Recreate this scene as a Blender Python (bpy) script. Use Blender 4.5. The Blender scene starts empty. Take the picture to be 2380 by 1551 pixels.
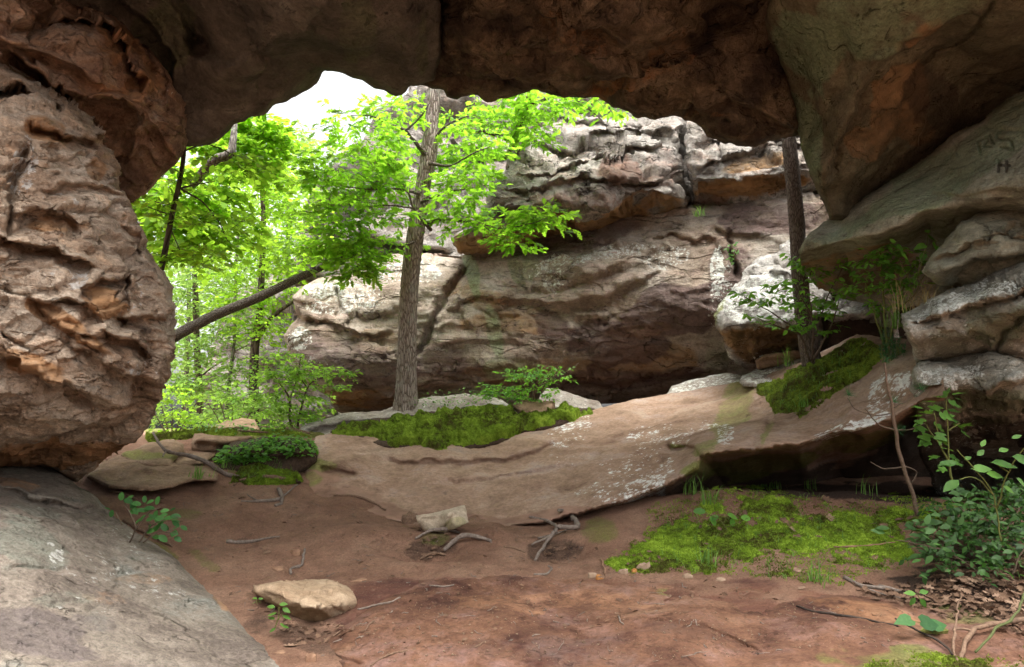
import bpy, math, random
import numpy as np
from mathutils import Vector
from mathutils.bvhtree import BVHTree
from mathutils.kdtree import KDTree

random.seed(7)
np.random.seed(7)
scene = bpy.context.scene
COL = scene.collection

# ------------------------------------------------------------------ camera, sky, sun, exposure
F = 2380.0 * 24.0 / 36.0           # focal length in picture units (frame 2380 x 1551)
PITCH = math.radians(7.5)
CAM = np.array([0.0, 0.0, 1.4])
FWD = np.array([0.0, math.cos(PITCH), math.sin(PITCH)])
UP = np.array([0.0, -math.sin(PITCH), math.cos(PITCH)])
cam_data = bpy.data.cameras.new('camera')
cam_data.lens = 24.0
cam_data.sensor_width = 36.0
cam_data.clip_start = 0.05
cam_data.clip_end = 2000.0
cam = bpy.data.objects.new('camera', cam_data)
cam.location = CAM
cam.rotation_euler = (math.pi / 2 + PITCH, 0, 0)
COL.objects.link(cam)
scene.camera = cam

SUN_EL = math.radians(77.0)
SUN_AZ = math.radians(150.0)        # measured from +Y (straight ahead) towards +X
world = bpy.data.worlds.new('World')
scene.world = world
world.use_nodes = True
wn, wl = world.node_tree.nodes, world.node_tree.links
wn.clear()
sky = wn.new('ShaderNodeTexSky')
sky.sky_type = 'NISHITA'
sky.sun_disc = False
sky.sun_elevation = SUN_EL
sky.sun_rotation = SUN_AZ
sky.air_density = 1.0
sky.dust_density = 6.0
sky.ozone_density = 1.0
hs = wn.new('ShaderNodeHueSaturation')      # thin even overcast: the blue is mostly gone
hs.inputs['Saturation'].default_value = 0.12
bg = wn.new('ShaderNodeBackground')
bg.inputs['Strength'].default_value = 0.15
wo = wn.new('ShaderNodeOutputWorld')
wl.new(sky.outputs[0], hs.inputs['Color'])
wl.new(hs.outputs[0], bg.inputs[0])
wl.new(bg.outputs[0], wo.inputs[0])

sun_data = bpy.data.lights.new('sun', 'SUN')
sun_data.energy = 1.5
sun_data.angle = math.radians(60.0)
sun_data.color = (1.0, 0.96, 0.9)
sun = bpy.data.objects.new('sun', sun_data)
sdir = Vector((math.sin(SUN_AZ) * math.cos(SUN_EL), math.cos(SUN_AZ) * math.cos(SUN_EL), math.sin(SUN_EL)))
sun.rotation_euler = sdir.to_track_quat('Z', 'Y').to_euler()
sun.location = (0, 0, 30)
COL.objects.link(sun)

scene.view_settings.view_transform = 'Standard'
scene.view_settings.look = 'None'
scene.view_settings.gamma = 1.0
scene.view_settings.use_curve_mapping = False
scene.view_settings.exposure = 1.8
scene.render.engine = 'CYCLES'
scene.cycles.max_bounces = 7
scene.cycles.diffuse_bounces = 4
scene.cycles.transmission_bounces = 5
scene.cycles.glossy_bounces = 1
scene.cycles.use_adaptive_sampling = True
scene.cycles.adaptive_threshold = 0.03
scene.cycles.transparent_max_bounces = 8
scene.cycles.use_denoising = True

# ------------------------------------------------------------------ numbers
def W(px, py, d):
    """picture position and depth in metres -> world point(s)"""
    px = np.asarray(px, float); py = np.asarray(py, float); d = np.asarray(d, float)
    r = (px - 1190.0) / F * d
    u = (775.5 - py) / F * d
    return np.stack([CAM[0] + r, CAM[1] + d * FWD[1] + u * UP[1], CAM[2] + d * FWD[2] + u * UP[2]], -1)

def unproj(p):
    q = np.asarray(p, float) - CAM
    d = q @ FWD
    return 1190.0 + q[..., 0] / d * F, 775.5 - (q @ UP) / d * F, d

_perm = np.random.RandomState(3).permutation(4096).astype(np.int64)
_grad = np.random.RandomState(4).normal(size=(4096, 3))
_grad /= np.linalg.norm(_grad, axis=1)[:, None]
_rnd = np.random.RandomState(5).rand(4096, 4)

def _hash(i, j, k, s=0):
    h = _perm[(i + s * 57) & 4095]
    h = _perm[(h + j) & 4095]
    return _perm[(h + k) & 4095]

def pnoise(p, s=0):
    p = np.asarray(p, float)
    i0 = np.floor(p).astype(np.int64)
    f = p - i0
    u = f * f * f * (f * (f * 6 - 15) + 10)
    out = 0
    for a in (0, 1):
        wa = u[:, 0] if a else 1 - u[:, 0]
        for b in (0, 1):
            wb = u[:, 1] if b else 1 - u[:, 1]
            for c in (0, 1):
                wc = u[:, 2] if c else 1 - u[:, 2]
                g = _grad[_hash(i0[:, 0] + a, i0[:, 1] + b, i0[:, 2] + c, s)]
                dt = g[:, 0] * (f[:, 0] - a) + g[:, 1] * (f[:, 1] - b) + g[:, 2] * (f[:, 2] - c)
                out = out + wa * wb * wc * dt
    return out * 1.6

def fbm(p, octv=4, s=0, gain=0.5, lac=2.03):
    p = np.asarray(p, float)
    a, t = 1.0, 0
    for o in range(octv):
        t = t + a * pnoise(p, s + o)
        p = p * lac + 13.7
        a *= gain
    return t

def ridged(p, octv=4, s=0):
    a, t = 1.0, 0
    for o in range(octv):
        t = t + a * (1 - np.abs(pnoise(p, s + o)) * 2)
        p = p * 2.1 + 7.1
        a *= 0.5
    return t / 1.9 - 0.5

def voro(p, s=0):
    i0 = np.floor(p).astype(np.int64)
    f1 = np.full(len(p), 9.0); f2 = np.full(len(p), 9.0)
    cid = np.zeros(len(p), np.int64)
    for a in (-1, 0, 1):
        for b in (-1, 0, 1):
            for c in (-1, 0, 1):
                h = _hash(i0[:, 0] + a, i0[:, 1] + b, i0[:, 2] + c, s)
                q = i0 + np.array([a, b, c]) + _rnd[h, :3]
                d = np.linalg.norm(q - p, axis=1)
                m = d < f1
                f2 = np.where(m, f1, np.minimum(f2, d))
                cid = np.where(m, h, cid)
                f1 = np.where(m, d, f1)
    return f1, f2, cid

def sstep(a, b, x):
    t = np.clip((x - a) / (b - a), 0, 1)
    return t * t * (3 - 2 * t)

class TPS:
    def __init__(self, pts, vals, reg=1e-4):
        self.c = np.asarray(pts, float); n = len(self.c)
        k = self.k(self.c) + np.eye(n) * reg
        P = np.c_[np.ones(n), self.c]
        A = np.block([[k, P], [P.T, np.zeros((3, 3))]])
        self.w = np.linalg.lstsq(A, np.r_[np.asarray(vals, float), 0, 0, 0], rcond=None)[0]
    def k(self, q):
        r2 = ((q[:, None, :] - self.c[None]) ** 2).sum(-1)
        return 0.5 * r2 * np.log(r2 + 1e-12)
    def __call__(self, q):
        q = np.asarray(q, float)
        return self.k(q) @ self.w[:-3] + np.c_[np.ones(len(q)), q] @ self.w[-3:]

def seg_dist(q, poly, closed=False):
    """distance, signed side (+ = below/right of the travel direction in picture space), run position 0..1, nearest point"""
    poly = np.asarray(poly, float)
    a = poly if closed else poly[:-1]
    b = np.roll(poly, -1, 0) if closed else poly[1:]
    L = np.linalg.norm(b - a, axis=1); cum = np.r_[0, np.cumsum(L)]
    n = len(q); x = q[:, 0]; y = q[:, 1]
    best = np.full(n, 1e18); side = np.zeros(n); run = np.zeros(n); nx = np.zeros(n); ny = np.zeros(n)
    for i in range(len(a)):
        ax, ay = a[i]; ux, uy = b[i] - a[i]
        dx = x - ax; dy = y - ay
        t = np.clip((dx * ux + dy * uy) / max(ux * ux + uy * uy, 1e-9), 0, 1)
        ex = dx - t * ux; ey = dy - t * uy
        dd = ex * ex + ey * ey
        m = dd < best
        best[m] = dd[m]
        side[m] = np.sign(ux * dy[m] - uy * dx[m])
        tm = t[m]
        run[m] = (cum[i] + tm * L[i]) / cum[-1]
        nx[m] = ax + tm * ux; ny[m] = ay + tm * uy
    near = np.c_[nx, ny]
    return np.sqrt(best), side, run, near

def edge_dist(q, poly):
    pts = roughen(poly, 0.0, 2.5)
    kd = KDTree(len(pts))
    for i, a in enumerate(pts): kd.insert((a[0], a[1], 0.0), i)
    kd.balance()
    return np.array([kd.find((a, b, 0.0))[2] for a, b in q.tolist()])

def inside(q, poly):
    poly = np.asarray(poly, float)
    x, y = q[:, 0], q[:, 1]
    r = np.zeros(len(q), bool)
    j = len(poly) - 1
    for i in range(len(poly)):
        xi, yi = poly[i]; xj, yj = poly[j]
        if yi != yj:
            c = ((yi > y) != (yj > y)) & (x < (xj - xi) * (y - yi) / (yj - yi) + xi)
            r ^= c
        j = i
    return r

def roughen(poly, amp=2.5, step=9.0, seed=0):
    """subdivide an outline and make it uneven"""
    poly = np.asarray(poly, float)
    out = []
    for i in range(len(poly)):
        a, b = poly[i], poly[(i + 1) % len(poly)]
        n = max(1, int(np.linalg.norm(b - a) / step))
        for k in range(n):
            out.append(a + (b - a) * k / n)
    out = np.array(out)
    z = np.zeros((len(out), 1))
    if not amp: return out
    out[:, 0] += amp * fbm(np.c_[out / 26.0, z + seed], 3, 11)
    out[:, 1] += amp * fbm(np.c_[out / 26.0, z + seed + 40], 3, 17)
    return out

# ------------------------------------------------------------------ objects
def tag(o, label=None, cat=None, group=None, kind=None):
    if label: o['label'] = label
    if cat: o['category'] = cat
    if group: o['group'] = group
    if kind: o['kind'] = kind
    return o

def empty(name, loc, label=None, cat=None, group=None):
    o = bpy.data.objects.new(name, None)
    o.location = loc
    o.empty_display_size = 0.2
    COL.objects.link(o)
    return tag(o, label, cat, group)

def mesh_obj(name, verts, faces, mat, parent=None, smooth=True, attrs=None, origin=None):
    """one mesh object; verts in world coordinates, origin at the base (or at the parent)"""
    verts = np.asarray(verts, float)
    if parent is not None:
        o0 = np.array(parent_loc(parent))
    elif origin is not None:
        o0 = np.asarray(origin, float)
    else:
        o0 = np.array([verts[:, 0].mean(), verts[:, 1].mean(), verts[:, 2].min()])
    me = bpy.data.meshes.new(name)
    v = (verts - o0).astype(np.float32)
    if isinstance(faces, np.ndarray):
        faces = [faces]
    if len(faces) and isinstance(faces[0], np.ndarray) and faces[0].ndim == 2:
        loops = np.concatenate([f.astype(np.int32).ravel() for f in faces])
        size = np.concatenate([np.full(len(f), f.shape[1], np.int32) for f in faces])
        me.vertices.add(len(v)); me.vertices.foreach_set('co', v.ravel())
        me.loops.add(len(loops)); me.loops.foreach_set('vertex_index', loops)
        me.polygons.add(len(size))
        me.polygons.foreach_set('loop_start', np.r_[0, np.cumsum(size)[:-1]].astype(np.int32))
        me.update(calc_edges=True)
    else:
        me.from_pydata([tuple(x) for x in v], [], [tuple(int(i) for i in f) for f in faces])
        me.update()
    if smooth:
        me.polygons.foreach_set('use_smooth', np.ones(len(me.polygons), bool))
    if attrs:
        for k, val in attrs.items():
            a = me.attributes.new(k, 'FLOAT_COLOR', 'POINT')
            a.data.foreach_set('color', np.asarray(val, np.float32).ravel())
    if mat: me.materials.append(mat)
    o = bpy.data.objects.new(name, me)
    COL.objects.link(o)
    if parent is not None:
        o.parent = parent
    else:
        o.location = o0
    return o

def parent_loc(p):
    l = np.array(p.location)
    while p.parent is not None:
        p = p.parent
        l = l + np.array(p.location)
    return l

SURF = {}      # name -> (verts, tris) for ray casts
def add_surf(key, verts, faces):
    SURF[key] = (np.asarray(verts), np.asarray(faces))
_bvh = {}
def bvh(*keys):
    if keys not in _bvh:
        vs, fs, off = [], [], 0
        for k in (keys or SURF.keys()):
            v, f = SURF[k]
            vs.extend(v.tolist()); fs.extend((f + off).tolist()); off += len(v)
        _bvh[keys] = BVHTree.FromPolygons(vs, fs)
    return _bvh[keys]
def hit(px, py, *keys):
    """first surface point seen at a picture position: (point, normal, depth)"""
    a = W(px, py, 0.3); b = W(px, py, 1.0)
    dr = Vector(b - a).normalized()
    loc, n, i, t = bvh(*keys).ray_cast(Vector(a), dr)
    if loc is None:
        return None
    if n.dot(dr) > 0: n = -n
    p = np.array(loc)
    return p, np.array(n), float((p - CAM) @ FWD)

# ------------------------------------------------------------------ rock surface modelling
def strata(p, bn, th, amp, warp=0.25, lat=0.7, s=0):
    """bedding layers of uneven overhang"""
    bn = np.asarray(bn, float); bn = bn / np.linalg.norm(bn)
    w = p @ bn + warp * fbm(p * 0.9, 3, 21 + s) + 0.35 * th * fbm(p * 4, 2, 25 + s)
    k = w / th
    i = np.floor(k); f = k - i
    def lay(ii):
        q = p * lat; q = q - (q @ bn)[:, None] * bn
        return pnoise(q + (ii * 3.77)[:, None], 31 + s) + 0.6 * (_rnd[_hash(ii.astype(np.int64), 3, s, 2), 0] - 0.5)
    v = lay(i) + (lay(i + 1) - lay(i)) * sstep(0.72, 1.0, f)
    groove = np.exp(-((f - 0.98) / 0.06) ** 2) + np.exp(-((f + 0.02) / 0.06) ** 2)
    return amp * v - 0.35 * amp * groove * sstep(-.1, .5, pnoise(p * 1.3, 41 + s))

def blocks(p, sc, amp, s=0, groove=0.5):
    q = p * np.asarray(sc, float) + 0.35 * np.c_[fbm(p * 1.5, 2, 51), fbm(p * 1.5, 2, 52), fbm(p * 1.5, 2, 53)]
    f1, f2, cid = voro(q, s)
    r = _rnd[cid]
    v = (r[:, 0] - 0.5) * 1.4
    e = f2 - f1
    return amp * (v * sstep(0.0, 0.05, e) - groove * (1 - sstep(0.0, 0.07, e)))

def facets(p, sc, amp, s=0, tilt=1.0, bn=None, groove=0.25, warp=0.06):
    """broken rock: every cell is a flat, tilted face with sharp edges"""
    if bn is not None:                      # turn the bedding normal to z
        b = np.asarray(bn, float); b = b / np.linalg.norm(b)
        x = np.cross([0.0, 1.0, 0.0], b); x /= np.linalg.norm(x)
        p = np.stack([p @ x, p @ np.cross(b, x), p @ b], 1)
    q = p * np.asarray(sc, float) + warp * np.c_[fbm(p * 5, 2, 54), fbm(p * 5, 2, 55), fbm(p * 5, 2, 56)]
    i0 = np.floor(q).astype(np.int64)
    f1 = np.full(len(q), 9.0); f2 = np.full(len(q), 9.0)
    off = np.zeros((len(q), 3)); cid = np.zeros(len(q), np.int64)
    for a in (-1, 0, 1):
        for b in (-1, 0, 1):
            for c in (-1, 0, 1):
                h = _hash(i0[:, 0] + a, i0[:, 1] + b, i0[:, 2] + c, s)
                v = q - (i0 + np.array([a, b, c]) + _rnd[h, :3])
                d = np.abs(v[:, 0]) * .5 + np.abs(v[:, 1]) * .5 + np.abs(v[:, 2]) * .7 + .5 * np.sqrt((v * v).sum(1))
                m = d < f1
                f2 = np.where(m, f1, np.minimum(f2, d))
                cid = np.where(m, h, cid); off[m] = v[m]
                f1 = np.where(m, d, f1)
    r = _rnd[cid]; t = _rnd[(cid * 7 + 13) & 4095][:, :3] - .5
    e = f2 - f1
    return amp * ((r[:, 3] - .5) * 1.3 + tilt * 1.8 * (off * t).sum(1) - groove * (1 - sstep(0.0, .07, e)))

def pits(p, sc, amp, s=0):
    q = p * np.asarray(sc, float) + 0.4 * np.c_[fbm(p * 3, 2, 61), fbm(p * 3, 2, 62), fbm(p * 3, 2, 63)]
    f1, f2, cid = voro(q, s)
    r = 0.18 + 0.34 * _rnd[cid, 1]
    return -amp * (1 - sstep(0.4, 1.0, f1 / r)) * _rnd[cid, 2]

def grid_px(outline, step):
    poly = np.asarray(outline, float)
    x0, y0 = poly.min(0); x1, y1 = poly.max(0)
    def axis(a, b, lo, hi):           # fine inside the view, coarser beyond it
        g = [a - step * 0.5]
        while g[-1] < b + step:
            out = max(lo - g[-1], g[-1] - hi, 0)
            g.append(g[-1] + step * min(1 + out / 50.0, 6.0) if g[-1] > lo else min(g[-1] + step * min(1 + out / 60.0, 6.0), max(lo + step, g[-1] + step)))
        return np.array(g)
    gx = axis(x0, x1, -50, 2430); gy = axis(y0, y1, -50, 1600)
    nx, ny = len(gx), len(gy)
    X, Y = np.meshgrid(gx, gy)
    q = np.c_[X.ravel(), Y.ravel()]
    ins = inside(q, poly)
    idx = np.arange(nx * ny).reshape(ny, nx)
    quads = np.stack([idx[:-1, :-1], idx[1:, :-1], idx[1:, 1:], idx[:-1, 1:]], -1).reshape(-1, 4)
    quads = quads[ins[quads].any(1)]
    used = np.unique(quads)
    remap = -np.ones(nx * ny, np.int64); remap[used] = np.arange(len(used))
    quads = remap[quads]; q = q[used]; ins = ins[used]
    out = ~ins
    if out.any():
        q[out] = seg_dist(q[out], poly, True)[3]
    return q, quads

def face_normals(v, quads):
    a, b, c, d = (v[quads[:, i]] for i in range(4))
    n = np.cross(c - a, d - b)
    vn = np.zeros_like(v)
    for i in range(4):
        np.add.at(vn, quads[:, i], n)
    l = np.linalg.norm(vn, axis=1); l[l == 0] = 1
    return vn / l[:, None]

def close_back(v, quads, dirs, thick, shrink=0.75):
    """close a sheet into a solid: sides run away from the viewer, then a domed back"""
    e = np.concatenate([quads[:, [0, 1]], quads[:, [1, 2]], quads[:, [2, 3]], quads[:, [3, 0]]])
    es = np.sort(e, 1)
    key = es[:, 0] * (len(v) + 1) + es[:, 1]
    u, inv, cnt = np.unique(key, return_inverse=True, return_counts=True)
    be = e[cnt[inv] == 1]
    be = be[be[:, 0] != be[:, 1]]
    bv = np.unique(be)
    n0 = len(v)
    cen = v[bv].mean(0) + dirs[bv].mean(0) * thick
    r1 = v[bv] + dirs[bv] * thick * 0.55
    c1 = r1.mean(0); r1 = c1 + (r1 - c1) * 0.97
    r2 = v[bv] + dirs[bv] * thick
    r2 = cen + (r2 - cen) * shrink
    m = {int(b): i for i, b in enumerate(bv)}
    i1 = np.array([m[int(x)] for x in be[:, 0]]); i2 = np.array([m[int(x)] for x in be[:, 1]])
    nb = len(bv)
    q1 = np.stack([be[:, 1], be[:, 0], n0 + i1, n0 + i2], 1)
    q2 = np.stack([n0 + i2, n0 + i1, n0 + nb + i1, n0 + nb + i2], 1)
    ci = n0 + 2 * nb
    q3 = np.stack([n0 + nb + i2, n0 + nb + i1, np.full(len(be), ci)], 1)
    vv = np.vstack([v, r1, r2, cen + dirs[bv].mean(0) * thick * 0.3])
    return vv, [q1, q2], q3

def blob_mask(q, blobs, p, ragged=0.5, freq=2.2):
    m = np.zeros(len(q))
    nz = fbm(p * freq, 4, 71)
    for b in blobs:
        cx, cy, rx, ry, ang, st = b
        a = math.radians(ang)
        dx, dy = q[:, 0] - cx, q[:, 1] - cy
        u = (dx * math.cos(a) + dy * math.sin(a)) / rx
        w = (-dx * math.sin(a) + dy * math.cos(a)) / ry
        r = np.sqrt(u * u + w * w) + nz * ragged
        m = np.maximum(m, st * (1 - sstep(0.75, 1.05, r)))
    return m

def rock(name, outline, ctrl, mat, step=4.5, rw=30, rd=0.25, thick=1.0, feats=(), disp=None, masks=None,
         parent=None, rough=2.5, seed=0, warp=5.0, key=None, depth_fn=None, shrink=0.75, edge_min=0.25, edge_px=20.0, smooth=True):
    """a solid rock whose seen side passes through the control points (picture x, picture y, depth)"""
    poly = roughen(outline, rough, 9.0, seed) if rough else np.asarray(outline, float)
    q, quads = grid_px(poly, step)
    if depth_fn is None:
        c = np.asarray(ctrl, float)
        d = TPS(c[:, :2] / 1000.0, c[:, 2])(q / 1000.0)
    else:
        d = depth_fn(q)
    e = edge_dist(q, poly)
    if rw:
        t = np.clip(e / rw, 0, 1)
        d = d + rd * (0.35 * (1 - np.sqrt(np.clip(1 - (0.985 * (1 - t)) ** 2, 0, 1))) + 0.75 * (1 - t) ** 2.5)
    z = np.zeros((len(q), 1)) + seed * 3.1
    qw = q + warp * np.c_[fbm(np.c_[q / 45.0, z], 3, 81), fbm(np.c_[q / 45.0, z + 9], 3, 85)]
    carve = np.zeros(len(q))
    p_base = W(q[:, 0], q[:, 1], d)
    n_base = face_normals(p_base, quads)
    for ft in feats:
        kind = ft[0]
        if kind == 'ledge':            # overhanging lip: below the line the surface steps back, then returns
            _, line, h, w = ft[:4]
            s_, sd, run, _n = seg_dist(qw, line)
            s = s_ * sd
            tp = np.clip(np.minimum(run, 1 - run) * 7, 0, 1) if len(ft) < 5 else 1.0
            d = d + h * tp * sstep(-1.5, 5, s) * np.clip(1.08 - s / w, 0, 1) * (s > -2)
            d = d - 0.3 * h * tp * np.exp(-((s + 6) / 9.0) ** 2)
        elif kind == 'under':          # underside: from the line downwards the surface runs away from the viewer
            _, line, slope, mx = ft
            s_, sd, run, near = seg_dist(q + 0.4 * (qw - q), line)
            lo = s_ * sd > 0
            s = np.where(lo, s_, 0)
            dn = TPS(c[:, :2] / 1000.0, c[:, 2])(near[lo] / 1000.0)
            d[lo] = dn + mx * (1 - np.exp(-s[lo] * slope / mx))
        elif kind == 'crack':
            _, line, dep, w = ft[:4]
            s_, sd, run, _n = seg_dist(qw, line)
            tp = np.clip(np.minimum(run, 1 - run) * 8 + 0.15, 0, 1)
            d = d + dep * tp * np.exp(-(s_ / w) ** 2)
        elif kind == 'bump':
            _, cx, cy, rx, ry, amp = ft
            d = d - amp * np.exp(-((qw[:, 0] - cx) / rx) ** 2 - ((qw[:, 1] - cy) / ry) ** 2)
        elif kind == 'groove':         # sharp carved line, not warped
            _, line, dep, w = ft
            s_, sd, run, _n = seg_dist(q, line)
            d = d + dep * np.exp(-(s_ / w) ** 2)
            carve = np.maximum(carve, np.exp(-(s_ / (w * 1.1)) ** 2))
    p = W(q[:, 0], q[:, 1], d)
    n = n_base + 0.1 * face_normals(p, quads)      # mostly the overall facing, so that ledges keep clean lips
    n /= np.maximum(np.linalg.norm(n, axis=1)[:, None], 1e-9)
    tov = CAM - p
    n = np.where(((n * tov).sum(1) < 0)[:, None], -n, n)
    if disp is not None:
        edge = edge_min + (1 - edge_min) * np.clip(e / edge_px, 0, 1)
        p = p + n * (disp(p_base) * edge)[:, None]
    dirs = p - CAM
    dirs = dirs / np.linalg.norm(dirs, axis=1)[:, None]
    hd = dirs
    vv, bq, bt = close_back(p, quads, hd, thick, shrink)
    col = np.zeros((len(vv), 4))
    if masks:
        for ch, bl in masks.items():
            col[:len(p), 'RGBA'.index(ch)] = blob_mask(q, bl, p, 0.55, 9.0 / max(1.0, d.mean()))
    col[:len(p), 0] = np.maximum(col[:len(p), 0], 1.3 * carve)
    o = mesh_obj(name, vv, [quads] + bq + [bt], mat, parent, smooth, attrs={'mask': col})
    add_surf(key or o.name, p, quads)
    return o

# ------------------------------------------------------------------ materials
class NT:
    def __init__(self, name):
        self.m = bpy.data.materials.new(name)
        self.m.use_nodes = True
        self.n = self.m.node_tree.nodes; self.l = self.m.node_tree.links
        self.n.clear()
        self.out = self.n.new('ShaderNodeOutputMaterial')
        self.tc = self.n.new('ShaderNodeTexCoord')
    def link(self, a, b): self.l.new(a, b)
    def mapping(self, rot=(0, 0, 0), scale=(1, 1, 1), src=None):
        m = self.n.new('ShaderNodeMapping')
        m.inputs['Rotation'].default_value = rot; m.inputs['Scale'].default_value = scale
        self.link(src or self.tc.outputs['Object'], m.inputs['Vector'])
        return m.outputs[0]
    def noise(self, vec, sc, det=6, ro=0.55, dist=0.0):
        t = self.n.new('ShaderNodeTexNoise')
        t.inputs['Scale'].default_value = sc; t.inputs['Detail'].default_value = det
        t.inputs['Roughness'].default_value = ro; t.inputs['Distortion'].default_value = dist
        self.link(vec, t.inputs['Vector'])
        return t.outputs['Fac']
    def voronoi(self, vec, sc, feat='F1', out='Distance'):
        t = self.n.new('ShaderNodeTexVoronoi'); t.feature = feat
        t.inputs['Scale'].default_value = sc
        self.link(vec, t.inputs['Vector'])
        return t.outputs[out]
    def ramp(self, fac, stops, mode='LINEAR'):
        r = self.n.new('ShaderNodeValToRGB'); r.color_ramp.interpolation = mode
        el = r.color_ramp.elements
        while len(el) < len(stops): el.new(0.5)
        for e, (pos, c) in zip(el, stops):
            e.position = pos
            e.color = (c, c, c, 1) if isinstance(c, (int, float)) else (*c, 1)
        self.link(fac, r.inputs[0])
        return r.outputs[0]
    def math(self, op, a, b=None, c=None, clamp=False):
        m = self.n.new('ShaderNodeMath'); m.operation = op; m.use_clamp = clamp
        for i, x in enumerate((a, b, c)):
            if x is None: continue
            if isinstance(x, (int, float)): m.inputs[i].default_value = x
            else: self.link(x, m.inputs[i])
        return m.outputs[0]
    def mix(self, fac, a, b, mode='MIX'):
        m = self.n.new('ShaderNodeMix'); m.data_type = 'RGBA'; m.blend_type = mode
        m.clamp_factor = True
        for sock, x in ((m.inputs['Factor'], fac), (m.inputs['A'], a), (m.inputs['B'], b)):
            pass
        def s(sock, x):
            if isinstance(x, (int, float)): sock.default_value = x
            elif isinstance(x, tuple): sock.default_value = (*x, 1)
            else: self.link(x, sock)
        s(m.inputs[0], fac); s(m.inputs[6], a); s(m.inputs[7], b)
        return m.outputs[2]
    def attr(self, name='mask'):
        a = self.n.new('ShaderNodeAttribute'); a.attribute_name = name
        sp = self.n.new('ShaderNodeSeparateColor')
        self.link(a.outputs['Color'], sp.inputs[0])
        return sp.outputs[0], sp.outputs[1], sp.outputs[2], a.outputs['Alpha']
    def warp(self, vec, sc, amt):
        t = self.n.new('ShaderNodeTexNoise'); t.inputs['Scale'].default_value = sc; t.inputs['Detail'].default_value = 3
        self.link(vec, t.inputs['Vector'])
        v = self.n.new('ShaderNodeVectorMath'); v.operation = 'MULTIPLY_ADD'
        self.link(t.outputs['Color'], v.inputs[0]); v.inputs[1].default_value = (amt,) * 3
        self.link(vec, v.inputs[2])
        return v.outputs[0]
    def principled(self, col, rough=0.9, spec=0.2, bump=None, bdist=0.02, bstr=1.0):
        p = self.n.new('ShaderNodeBsdfPrincipled')
        if isinstance(col, tuple): p.inputs['Base Color'].default_value = (*col, 1)
        else: self.link(col, p.inputs['Base Color'])
        if isinstance(rough, (int, float)): p.inputs['Roughness'].default_value = rough
        else: self.link(rough, p.inputs['Roughness'])
        p.inputs['Specular IOR Level'].default_value = spec
        if bump is not None:
            b = self.n.new('ShaderNodeBump')
            b.inputs['Strength'].default_value = bstr; b.inputs['Distance'].default_value = bdist
            self.link(bump, b.inputs['Height']); self.link(b.outputs[0], p.inputs['Normal'])
        return p
    def finish(self, sh):
        self.link(sh.outputs[0], self.out.inputs[0])
        return self.m

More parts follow.
